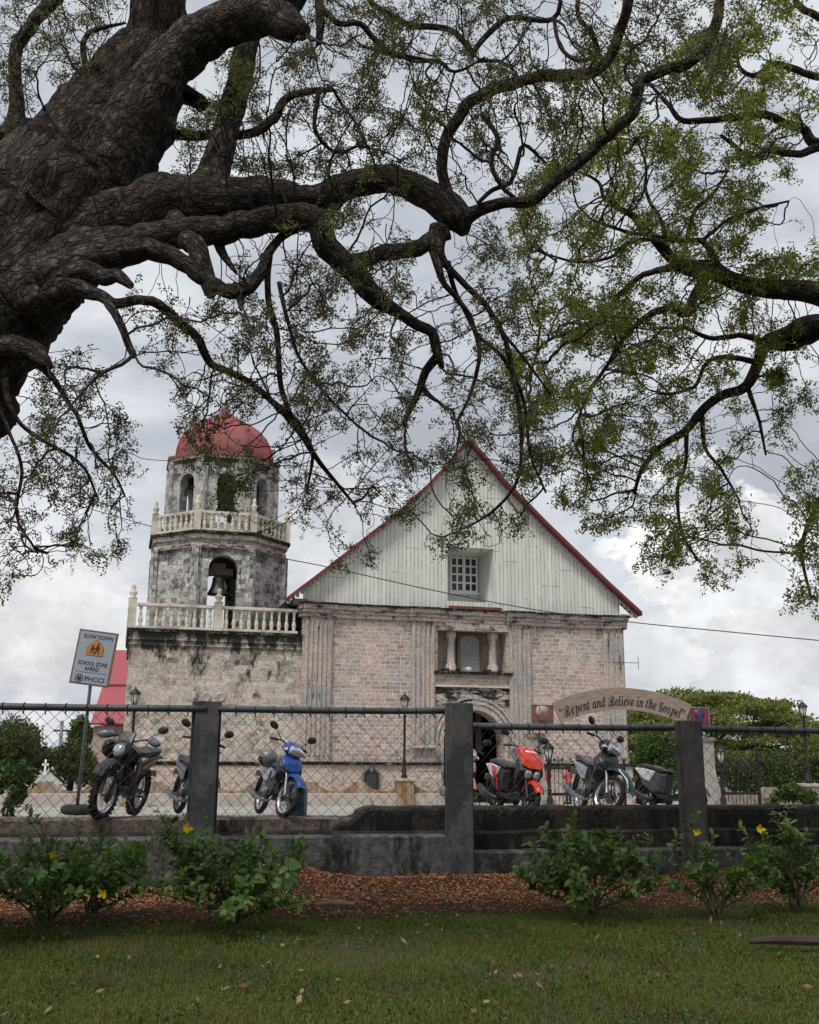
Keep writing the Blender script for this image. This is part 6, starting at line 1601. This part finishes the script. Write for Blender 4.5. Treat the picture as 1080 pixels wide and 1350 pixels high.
def attractors(regs, limbs, N, spread, rs, clump=1.0):
    random.seed(rs); pts = []
    T_ = []
    for path in limbs:
        for a, b in zip(path[:-1], path[1:]):
            for k in range(4): T_.append([lerp(a[i], b[i], k/4) for i in range(4)])
    T_ = np.array(T_); thick = T_[T_[:, 3] > 42]; tw = sum(r[2]*r[3]*r[4] for r in regs)
    for cx, cy, rx, ry, wt in regs:
        n = int(N*rx*ry*wt/tw); c = 0; tries = 0
        while c < n and tries < n*12:
            tries += 1; a = random.random()*6.2832; q = math.sqrt(random.random())*1.05; x, y = cx+rx*q*math.cos(a), cy+ry*q*math.sin(a)
            if clear_sky(x, y): continue
            if noise.noise(Vector((x/42, y/42, rs))) < -.10*clump+random.gauss(0, .12): continue
            if len(thick) and np.any(np.hypot(thick[:, 0]-x, thick[:, 1]-y) < thick[:, 3]*.52): continue
            d2 = (T_[:, 0]-x)**2+(T_[:, 1]-y)**2; j = int(np.argmin(d2)); Y = T_[j, 2]+random.gauss(0, spread)
            pts.append(at(x, y, max(Y, 5.5))); c += 1
    return pts
def tree(name, label, limbs, regs, N, leafm, rs, base, nleaf, lsize, r0, over, spread=.75):
    global yield_nodes
    yield_nodes = []
    o = thing(name, label, 'tree', (0, 0, 0)); o.location = base
    inv = Matrix.Translation(-Vector(base))
    tr = limb_tubes(limbs, 'trunk', 'bark', o); tr.data.transform(inv)
    seeds = []; 
    for pts, rad in yield_nodes:
        for i, p_ in enumerate(pts):
            if rad[i] < .13 and i % 2 == 0: seeds.append(p_)
    at_ = attractors(regs, limbs, N, spread, rs)
    nodes, par, n0 = grow(at_, seeds, None, rs=rs)
    depth, rad = build_twigs(nodes, par, n0, 'twigs', 'twig', tr, r0=r0, rcap=.05)
    tr.children[0].data.transform(inv)
    tips = [i for i in range(n0, len(nodes)) if depth[i] <= 3]
    P = np.array([tuple(nodes[i]) for i in tips]); w_ = np.array([1.0/(1+.6*depth[i]) for i in tips]); w_ /= w_.sum()
    # leaflets gather in sprays: pick sprays, then scatter leaflets in each
    # sprays are skipped where noise is low so sky shows through
    ns = nleaf//13; idx = rng.choice(len(tips), ns, p=w_)
    keep = np.array([noise.noise(Vector(P[i])*1.9)+.25*noise.noise(Vector(P[i])*6) > -.04 for i in idx]); idx = idx[keep]
    c = P[idx]+rng.normal(0, .035, (len(idx), 3))
    ax = unit(rng.normal(size=(len(idx), 3))+np.array([0, 0, -.35])); per = 13
    along_ = rng.uniform(0, 1, (len(idx), per, 1))*lsize*3.2
    pos = (c[:, None, :]+ax[:, None, :]*along_+rng.normal(0, lsize*.5, (len(idx), per, 3))).reshape(-1, 3)
    v, f = leafquads(pos, lsize, lsize*.52, .25)
    if over is not None:      # unseen leaves added overhead and behind the camera to shade the lawn
        v2, f2 = leafquads(over, .085, .045, .2); f = np.concatenate([f, f2+len(v)]); v = np.concatenate([v, v2])
    v = v-np.array(tuple(base)); cr = mesh_np('crown', v, f, leafm, o)
    print(name, 'nodes', len(nodes), 'tips', len(tips), 'leaves', len(f)); return o
def overhead(n, x0, x1, y0, y1, zf):
    out = []; 
    while len(out) < n:
        x, y = random.uniform(x0, x1), random.uniform(y0, y1)
        if noise.noise(Vector((x*.35, y*.35, 2))) < -.18+random.gauss(0, .1): continue
        z = zf(x, y)+random.gauss(0, .5); out.append((x, y, z))
    return np.array(out)
zf = lambda x, y: max(6.5, 1.6+.86*max(y, 0)+1.4)+.02*x*x
over = overhead(OVER_N if 'OVER_N' in globals() else 30000, -14, 14, -9, 15, zf)
tree('rain_tree', 'huge old rain tree with a leaning furrowed trunk and long crooked limbs at the left', A_limbs, A_reg, 10500, 'leafA', 5, at(-400, 1150, 8.4)-Vector((0, 0, .2)), 280000, .026, .0036, over, .7)
tree('rain_tree', 'second rain tree with greener leaves reaching in from beyond the right edge', B_limbs, B_reg, 8500, 'leafB', 9, at(1500, 1200, 12.2)-Vector((0, 0, .2)), 230000, .041, .0040, None, .9)

# ------------------------------------------------------------------ distant trees and hedges
MT['farA'] = leafmat('distant_umbrella_leaf', [(.10, .12, .032), (.16, .18, .045), (.23, .24, .06), (.07, .088, .03)], .35, scale=.5)
MT['farB'] = leafmat('distant_dark_leaf', [(.04, .062, .02), (.065, .092, .028), (.10, .13, .038), (.03, .048, .018)], .25, scale=.8)
MT['farC'] = leafmat('distant_bright_leaf', [(.03, .055, .015), (.055, .10, .02), (.08, .14, .025)], .25, scale=.8)
def clump(c, r, n, s, flat=1.0, fill=.35):
    d = unit(rng.normal(size=(n, 3))); q = rng.uniform(0, 1, (n, 1))**fill
    nz = np.array([.8+.5*noise.noise(Vector((float(a[0])*2.2+c[0], float(a[1])*2.2, float(a[2])*2.2+c[2]))) for a in d])[:, None]
    return np.array(c)+d*q*nz*np.array(r)
def far_tree(name, label, px, py, Y, wpx, hpx, m, n, s, zb=-.2, group=None, clumps=9, trunk=True, dens=.5):
    """crown centre at a pixel, width and height in pixels"""
    c = at(px, py, Y); sc = Y/F*1.02; W_, H_ = wpx*sc/2, hpx*sc/2
    o = thing(name, label, 'tree', (c.x, Y, zb), 0, group); P = []
    rr = random.Random(int(px)+int(Y))
    for k in range(clumps):
        a = rr.random()*6.283; q = math.sqrt(rr.random())*.62; e = rr.uniform(-.55, .55)
        cc = (W_*q*math.cos(a), W_*q*math.sin(a)*.8, c.z-zb+H_*e); k_ = rr.uniform(.38, .62)
        P.append(clump(cc, (W_*k_, W_*k_, H_*k_), n//clumps, s))
    P = np.concatenate(P); v, f = leafquads(P, s, s*.6, 0); mesh_np('crown', v, f, m, o)
    if trunk: MB().tube([(0, 0, 0), (.1, 0, (c.z-zb)*.5), (0, 0, c.z-zb+H_*.3)], [W_*.07+.08, W_*.05+.06, .04], 8).build('trunk', 'twig', o)
    return o
# the umbrella-shaped rain tree on the right: flat layered plates of foliage on spreading limbs
Yb = 82.0; rb = at(925, 1010, Yb); o = thing('rain_tree', 'broad umbrella-shaped rain tree standing far behind the church at the right', 'tree', (rb.x, Yb, -.3))
sc = Yb/F; Wb = 178*sc; top = at(955, 899, Yb).z-.2; P = []; limbs_ = MB(); rr = random.Random(4)
def dome(x): return max(0, 1-abs(x/Wb)**2.3)
for k in range(270):
    x = rr.uniform(-1, 1); y = rr.uniform(-.9, .9)
    if x*x+y*y > 1: continue
    rad_ = math.sqrt(x*x+y*y); zt = 1.9+(top-1.9+.3)*max(0, 1-rad_**2.0)**.5
    z = zt*rr.uniform(.84, 1.0) if rr.random() < .7 else zt*rr.uniform(.35, .8)
    r_ = rr.uniform(.9, 1.9)
    P.append(clump((x*Wb, y*Wb, z-.35), (r_*1.5, r_*1.5, .36), 340, .2, fill=.5))
    if k % 9 == 0: limbs_.tube([(0, 0, 1.6), (x*Wb*.35, y*Wb*.35, z*.55), (x*Wb*.75, y*Wb*.75, z*.8), (x*Wb, y*Wb, z-.5)], [.3, .2, .1, .04], 6)
limbs_.tube([(0, 0, 0), (0, 0, 1), (.2, 0, 2.6)], [.8, .6, .4], 10)
P = np.concatenate(P); v, f = leafquads(P, .26, .15, 0); mesh_np('crown', v, f, 'farA', o); limbs_.build('trunk', 'twig', o)
far_tree('round_tree', 'dense round dark tree close to the right corner of the church', 866, 1003, 60, 84, 92, 'farC', 15000, .17, clumps=18)
far_tree('round_tree', 'rounded dark green tree behind the right iron railings', 1000, 1018, 62, 130, 66, 'farB', 16000, .16, clumps=18)
far_tree('round_tree', 'low dark bush-like tree at the right edge behind the last lamp', 1092, 1020, 60, 90, 60, 'farB', 5000, .22, clumps=7)
far_tree('round_tree', 'dark bushy tree at the left edge behind the churchyard wall', 5, 985, 48, 120, 96, 'farB', 16000, .13, clumps=18)
far_tree('round_tree', 'dark bushy tree between the left edge tree and the pink building', 93, 1004, 50, 84, 70, 'farB', 12000, .13, clumps=15)
far_tree('round_tree', 'taller dark tree directly behind the white chapel', 45, 990, 53, 60, 84, 'farB', 5000, .2, clumps=8)
far_tree('distant_tree', 'hazy blue-green tree far behind, left of the pink building', 110, 965, 110, 42, 60, 'farB', 3000, .5, clumps=8)
P = []
for k in range(90):
    x = -95+k*2.6; P.append(clump((x, 130+rr.uniform(-6, 6), rr.uniform(.5, 2.6)), (3.4, 2.5, rr.uniform(1.5, 3)), 130, .6))
P = np.concatenate(P); v, f = leafquads(P, .8, .5, 0); o = mesh_np('far_woodland', v, f, 'farB'); tag(o, 'distant band of dark trees closing the horizon', 'woodland', kind='stuff')
# small green shrub by the right wall and a tuft by the door
for (px, py, t, wpx, hpx, lab) in ((905, 1053, 0, 1, 1, None), (1045, 1052, 12, 70, 34, 'bright green low shrub in front of the grey wall at the right edge'), (632, 1051, 20, 30, 9, 'small patch of green plants by the church doorway'), (12, 1040, 2.2, 60, 75, 'leafy green shrub behind the fence at the left edge')):
    if lab is None: continue
    s_, z_ = ff(px, py, t); c = F0+fdx*s_+fdy*t; Y = c.y; sc = Y/F; zb = plz(t)
    o = thing('shrub', lab, 'shrub', (c.x, c.y, zb)); P = []
    for k in range(14): P.append(clump((rr.uniform(-.4, .4)*wpx*sc, rr.uniform(-.4, .4)*wpx*sc*.6, max(.05, (z_-zb)+rr.uniform(-.35, .35)*hpx*sc)), (wpx*sc*.16,)*2+(hpx*sc*.2,), 130, .05))
    P = np.concatenate(P); v, f = leafquads(P, .09 if t < 5 else .12, .045 if t < 5 else .07, -.3); mesh_np('foliage', v, f, 'farC', o)
    MB().tube([(0, 0, 0), (.05, 0, max(.1, z_-zb))], [.02, .008], 6).build('stem', 'twig', o)
# ------------------------------------------------------------------ lawn, mulch bed and shrubs in front of the wall
def edge_t(s): return -3.55+.35*noise.noise(Vector((s*.6, 0, 3)))+.12*noise.noise(Vector((s*2.3, 0, 8)))-.02*s
def mulch_h(s, t):
    """height of the mulch heaped against the wall"""
    k = max(0, min(1, (t+2.9)/2.9)); h = .02-.085*k+.05*noise.noise(Vector((s*.9, t*.9, 1)))*k+.02*noise.noise(Vector((s*4, t*4, 1)))
    for cx, w_, a in ((-2.6, .8, .30), (-.2, .9, .10), (-5.4, .9, .05), (1.2, 1.1, .10), (-1.4, .6, .05), (4.6, 1.4, .14)):
        h += a*math.exp(-((s-cx)/w_)**2-((t+.1)/.75)**2)
    return max(h, .004) if t < -2.9 else h
def lawn_h(s, t): return .03*noise.noise(Vector((s*.4, t*.4, 0)))-.015
def grid(name, s0, s1, t0, t1, ns, nt, hf, m):
    v = []; f = []
    for j in range(nt+1):
        for i in range(ns+1):
            s_, t_ = lerp(s0, s1, i/ns), lerp(t0, t1, j/nt); p = F0+fdx*s_+fdy*t_; v.append((p.x, p.y, hf(s_, t_)))
    for j in range(nt):
        for i in range(ns): a = j*(ns+1)+i; f.append((a, a+1, a+ns+2, a+ns+1))
    o = mesh_np(name, v, f, m); o.data.polygons.foreach_set('use_smooth', [True]*len(f)); return structure(o)
lm = NT('lawn_soil_and_thatch'); vv = lm.map('Object')
lm.color(lm.mix(lm.ramp(lm.noise(vv, 1.3, 7, .65), [(.42, 0), (.62, .8)]), lm.ramp(lm.noise(vv, 60, 4, .7), [(.3, (.035, .042, .014)), (.7, (.085, .085, .032))]), (.085, .062, .036))); lm.set(.95, 0, .1); lm.bump(lm.noise(vv, 70, 4), .8, .02)
mm = NT('dark_mulch_soil'); vv = mm.map('Object')
mm.color(mm.mix(mm.ramp(mm.noise(vv, 1.1, 6), [(.35, 0), (.6, .8)]), mm.ramp(mm.noise(vv, 45, 5, .75), [(.3, (.035, .016, .010)), (.7, (.14, .060, .032))]), (.045, .028, .02))); mm.set(.95, 0, .1); mm.bump(mm.noise(vv, 60, 5), 1, .03)
grid('lawn', -34, 34, -46, -3.0, 70, 60, lawn_h, lm.m)
grid('mulch_bed', -16, 16, -4.6, .12, 260, 80, lambda s, t: mulch_h(s, t) if t > edge_t(s) else -.05, mm.m)
structure(MB().add([(-300, -300, -.35), (300, -300, -.35), (300, 12, -.35), (-300, 12, -.35)], [(0, 1, 2, 3)]).build('ground', lm.m))
# grass blades, denser and finer close to the camera
def in_view(s, t):
    p = F0+fdx*s+fdy*t; return p.y > 6.4 and abs(p.x) < p.y*.42+.9
S_ = []; 
def scatter(n, t0, t1, cond):
    out = []
    while len(out) < n:
        t = random.uniform(t0, t1); s_ = random.uniform(-11, 10)
        if in_view(s_, t) and cond(s_, t): out.append((s_, t))
    return out
def gdens(s, t): return noise.noise(Vector((s*.55, t*.55, 4)))+.5*noise.noise(Vector((s*1.7, t*1.7, 9)))
pts = scatter(150000, -9.8, -2.9, lambda s, t: (t < edge_t(s)+.1 or random.random() < .04*math.exp(-(t-edge_t(s))*3)) and gdens(s, t) > -.45+random.gauss(0, .25))
arr = np.array(pts); X = F0.x+fdx.x*arr[:, 0]+fdy.x*arr[:, 1]; Y_ = F0.y+fdx.y*arr[:, 0]+fdy.y*arr[:, 1]
Z_ = np.array([lawn_h(a, b) for a, b in pts]); n = len(pts); base_ = np.stack([X, Y_, Z_-.005], 1)
hgt = rng.uniform(.022, .062, (n, 1))*(1+.5*np.array([max(-.6, gdens(a*1.9, b*1.9)) for a, b in pts])[:, None]); ang = rng.uniform(0, 6.283, (n, 1)); wd_ = rng.uniform(.0022, .0042, (n, 1))
side = np.concatenate([np.cos(ang), np.sin(ang), 0*ang], 1)*wd_; lean_ = np.concatenate([np.cos(ang+1.57+rng.normal(0, .5, (n, 1))), np.sin(ang+1.57+rng.normal(0, .5, (n, 1))), 0*ang], 1)
mid_ = base_+lean_*hgt*.28+np.array([0, 0, 1])*hgt*.6; tip = base_+lean_*hgt*rng.uniform(.5, 1.25, (n, 1))+np.array([0, 0, 1])*hgt*rng.uniform(.55, 1.0, (n, 1))
V = np.stack([base_-side, base_+side, mid_+side*.8, mid_-side*.8, tip], 1).reshape(-1, 3); i0 = np.arange(n)*5
Fq = np.concatenate([np.stack([i0, i0+1, i0+2, i0+3], 1), np.stack([i0+3, i0+2, i0+4, i0+4], 1)])
def grass_mesh(name, V, n, m):
    me = bpy.data.meshes.new(name); me.vertices.add(len(V)); me.vertices.foreach_set('co', V.astype(np.float32).ravel())
    i0 = np.arange(n)*5; q = np.stack([i0, i0+1, i0+2, i0+3, i0+3, i0+2, i0+4], 1).ravel(); me.loops.add(len(q)); me.loops.foreach_set('vertex_index', q.astype(np.int32))
    st = np.stack([np.arange(n)*7, np.arange(n)*7+4], 1).ravel(); me.polygons.add(2*n); me.polygons.foreach_set('loop_start', st.astype(np.int32)); me.update(calc_edges=True); me.materials.append(m)
    o = bpy.data.objects.new(name, me); COL.objects.link(o); return o
gm = leafmat('grass_blade', [(.048, .088, .011), (.084, .135, .016), (.122, .165, .026), (.22, .18, .06), (.054, .095, .012)], .45, (1.1, 1.2, .6), .6, .5)
tag(grass_mesh('grass', V, n, gm), 'short uneven green lawn grass with dry brown patches across the foreground', 'grass', kind='stuff')
# low broad-leaved weeds in the lawn
pts = scatter(7500, -9.6, -3.0, lambda s, t: t < edge_t(s)+.5 and noise.noise(Vector((s*1.3, t*1.3, 21))) > .05+(0 if t < edge_t(s)-.5 else -.35))
P = np.array([tuple(F0+fdx*a+fdy*b+Vector((0, 0, random.uniform(.0, .045)))) for a, b in pts]); v, f = leafquads(P, .035, .022, -.25)
tag(mesh_np('lawn_weeds', v, f, leafmat('weed_leaf', [(.035, .07, .020), (.055, .10, .028), (.075, .12, .045)], .3)), 'small dark green broad-leaved weeds creeping through the lawn and its edge', 'weeds', kind='stuff')
# wood chips and dead leaves over the bed
pts = scatter(42000, -4.6, .06, lambda s, t: t > edge_t(s)-.12+random.gauss(0, .12) and (random.random() < .28+.72*min(1, max(0, (t+2.9)/1.6))))
P = np.array([tuple(F0+fdx*a+fdy*b+Vector((0, 0, mulch_h(a, b)+.006))) for a, b in pts]); n = len(P)
d = rng.normal(size=(n, 3)); d[:, 2] *= .35; d = unit(d); s_ = unit(np.cross(d, np.array([0, 0, 1.0])+rng.normal(0, .45, (n, 3)))); L = rng.uniform(.014, .05, (n, 1)); w_ = rng.uniform(.006, .016, (n, 1))
v = np.stack([P-d*L*.5-s_*w_*.5, P+d*L*.5-s_*w_*.4, P+d*L*.45+s_*w_*.5, P-d*L*.5+s_*w_*.5], 1).reshape(-1, 3); f = np.arange(4*n).reshape(n, 4)
cm = leafmat('red_brown_bark_chip', [(.09, .036, .017), (.23, .088, .038), (.35, .14, .060), (.50, .27, .15), (.14, .056, .028)], .0, (1, 1, 1), .9, 1.0)
tag(mesh_np('wood_chips', v, f, cm), 'red-brown wood chip mulch heaped along the foot of the wall', 'mulch', kind='stuff')
pts = scatter(900, -9.6, -.1, lambda s, t: random.random() < (.2 if t < edge_t(s) else .8))
P = np.array([tuple(F0+fdx*a+fdy*b+Vector((0, 0, (mulch_h(a, b) if b > edge_t(a) else .03)+.015))) for a, b in pts]); v, f = leafquads(P, .07, .035, 0)
v[:, 2] = np.maximum(v[:, 2], .02)
tag(mesh_np('dead_leaves', v, f, leafmat('dry_leaf', [(.12, .06, .03), (.22, .13, .07), (.30, .22, .13), (.09, .05, .03)], .1, (1, 1, 1))), 'scattered dry brown leaves on the mulch and lawn', 'dead leaves', kind='stuff')
# a few larger things on the bed
def stick(px, py, L, rz, label, c, r=.018):
    s_, z = 0, 0; D = 12.5; p = hit(px, py, Vector((0, 0, .06)), Vector((0, 0, 1)))
    o = thing('wood_piece', label, 'wood', p, rz)
    MB().tube([(-L/2, 0, .0), (-L*.2, .02, .015), (L*.15, -.01, .02), (L/2, .01, .005)], [r*.6, r, r*1.1, r*.5], 7, flat=True).build('weathered_stick', simple('pale_dry_wood', c, .9, 0, .3, 9), o)
stick(443, 1193, .42, R(4), 'short pale weathered piece of wood lying on the mulch left of centre', (.20, .15, .12), .03)
stick(1050, 1243, .8, R(-8), 'dark fallen piece of bark on the lawn at the right edge', (.045, .03, .022), .04)
# allamanda shrubs
MT['bushleaf'] = leafmat('glossy_shrub_leaf', [(.06, .115, .030), (.10, .18, .042), (.16, .25, .06), (.075, .14, .036)], .4, (1.2, 1.3, .5), .42, 2.0)
MT['stem'] = simple('green_brown_stem', (.07, .065, .035), .8, 0, .3, 9); MT['petal'] = leafmat('yellow_petal', [(.60, .42, .01), (.75, .55, .02)], .3, (1, 1, .8))
def leaf_geo(out_v, out_f, p, d, up, L, Wd):
    """obovate leaf folded along its midrib: six faces worth of shape in four quads"""
    s_ = d.cross(up)
    if s_.length < 1e-4: s_ = d.orthogonal()
    s_.normalize(); n_ = s_.cross(d).normalized(); b = len(out_v)
    def Q(a, w_, h): return tuple(p+d*(L*a)+s_*(Wd*w_)+n_*(L*h))
    out_v += [Q(0, 0, 0), Q(.35, -.38, .07), Q(.35, 0, .02), Q(.35, .38, .07), Q(.72, -.46, .04), Q(.72, 0, -.02), Q(.72, .46, .04), Q(1.0, 0, -.10), Q(0, .001, .001)]
    out_f += [(b, b+2, b+1, b), (b, b+3, b+2, b), (b+1, b+2, b+5, b+4), (b+2, b+3, b+6, b+5), (b+4, b+5, b+7, b+4), (b+5, b+6, b+7, b+5)]
def bush(label, px, py, wpx, topy, n_stem, leafL, flowers=(), seed=1, dens=1.0, lean=0, tz=None):
    rr = random.Random(seed); base = hit(px, py, Vector((0, 0, .05)), Vector((0, 0, 1))); D = base.y; sc = D/F*1.03
    H = at(px, topy, D).z-base.z; Wh = wpx*sc/2
    o = thing('allamanda_shrub', label, 'shrub', base, 0, 'glossy green shrubs planted along the mulch bed'); mb = MB(); V, Fc = [], []
    tips = []
    for k in range(n_stem):
        a = rr.uniform(0, 6.283); q = math.sqrt(rr.random()); ex_ = Wh*q*math.cos(a)*1.0+lean*Wh; ey = Wh*.75*q*math.sin(a); h = H*(1-.40*q*q)*rr.uniform(.62, 1.0)
        if rr.random() < .3: h *= rr.uniform(.35, .7)
        P = []; N = 9
        for i in range(N+1):
            t = i/N; P.append(Vector((ex_*(t**1.35)+.05*math.sin(t*5+k), ey*(t**1.35)+.04*math.cos(t*4+k), h*t**.85)))
        mb.tube(P, [lerp(.013, .004, i/N) for i in range(N+1)], 5)
        side = [(P, 1.0)]
        for b_ in range(rr.choice((2, 3, 4))):
            i = rr.randint(4, N-1); d = (P[i+1]-P[i]).normalized(); od = Vector((rr.gauss(0, 1), rr.gauss(0, 1), .5)).normalized(); dd = (d*.6+od*.8).normalized(); L = rr.uniform(.14, .34)*H
            Q = [P[i]+dd*L*t+Vector((0, 0, .1*L*t*t)) for t in (0, .33, .66, 1)]; mb.tube(Q, [.006, .005, .004, .003], 4); side.append((Q, .8))
        for S, wgt in side:
            m_ = len(S)
            for i in range(1, m_):
                fr_ = i/(m_-1)
                if wgt == 1.0 and fr_ < .38: continue
                d = (S[i]-S[i-1]).normalized()
                cnt = int(rr.uniform(3, 6)*dens*(1.7 if i == m_-1 else 1))
                for c in range(cnt):
                    az = rr.uniform(0, 6.283); u = d.orthogonal().normalized(); w_ = d.cross(u); od = u*math.cos(az)+w_*math.sin(az)
                    ld = (od*.85+d*rr.uniform(.1, .8)+Vector((0, 0, rr.uniform(-.25, .25)))).normalized(); p = S[i-1].lerp(S[i], rr.random()); L = leafL*rr.uniform(.6, 1.15)
                    leaf_geo(V, Fc, p, ld, d+Vector((0, 0, .4)), L, L*.5)
    # degenerate-free faces: first and last strips are triangles
    mbl = MB(); tri = [tuple(dict.fromkeys(q)) for q in Fc]; mbl.v = V; mbl.f = tri; mbl.uv = [((0, 0),)*len(q) for q in tri]; mbl.sm = [True]*len(tri)
    mb.build('stem', 'stem', o); mbl.build('foliage', 'bushleaf', o)
    for fx, fy, sz in flowers:
        p = at(fx, fy, D-.25)-base; fm = MB()
        for k in range(5):
            a = k*1.2566; d = Vector((math.cos(a), -.5, math.sin(a))).normalized(); pv, pf = [], []
            leaf_geo(pv, pf, p+d*sz*.1, (d+Vector((.25*math.sin(k*2+fx), -.25, .2*math.cos(k*3+fx)))).normalized(), Vector((0, -1, 0)), sz*(.8+.25*math.sin(k+fx)), sz*.62); fm.add(pv, [tuple(dict.fromkeys(q)) for q in pf], smooth=True)
        fm.lathe([(.012, 0), (.02, sz*.5), (.004, sz*.8)], 8, aim(p+Vector((0, 0, 0)), p+Vector((.02, .3, -.25))))
        fm.build('yellow_flower', 'petal', o)
    return o
bush('large glossy green shrub at the left edge with a yellow flower low on its right', 60, 1222, 250, 1068, 26, .105, [(70, 1128, .05), (137, 1178, .06)], 3, .8)
bush('smaller green shrub rising between the left edge shrub and the wall', 120, 1205, 150, 1088, 14, .10, [], 8, .8)
bush('widest green shrub left of centre with a bright yellow flower at its left top', 305, 1218, 250, 1062, 30, .11, [(247, 1092, .07)], 11, .85)
bush('rounded green shrub between the middle and right concrete fence posts', 780, 1205, 190, 1078, 25, .105, [], 17, .85)
bush('sparse green shrub right of the third fence post with two yellow flowers', 945, 1205, 150, 1075, 13, .10, [(918, 1098, .055), (1001, 1093, .065)], 23, .8)
bush('green shrub at the right edge in front of the dark stepped wall', 1050, 1200, 150, 1068, 20, .10, [], 29, .75)
# small seedling on the wall ledge
bpy.context.view_layer.update()
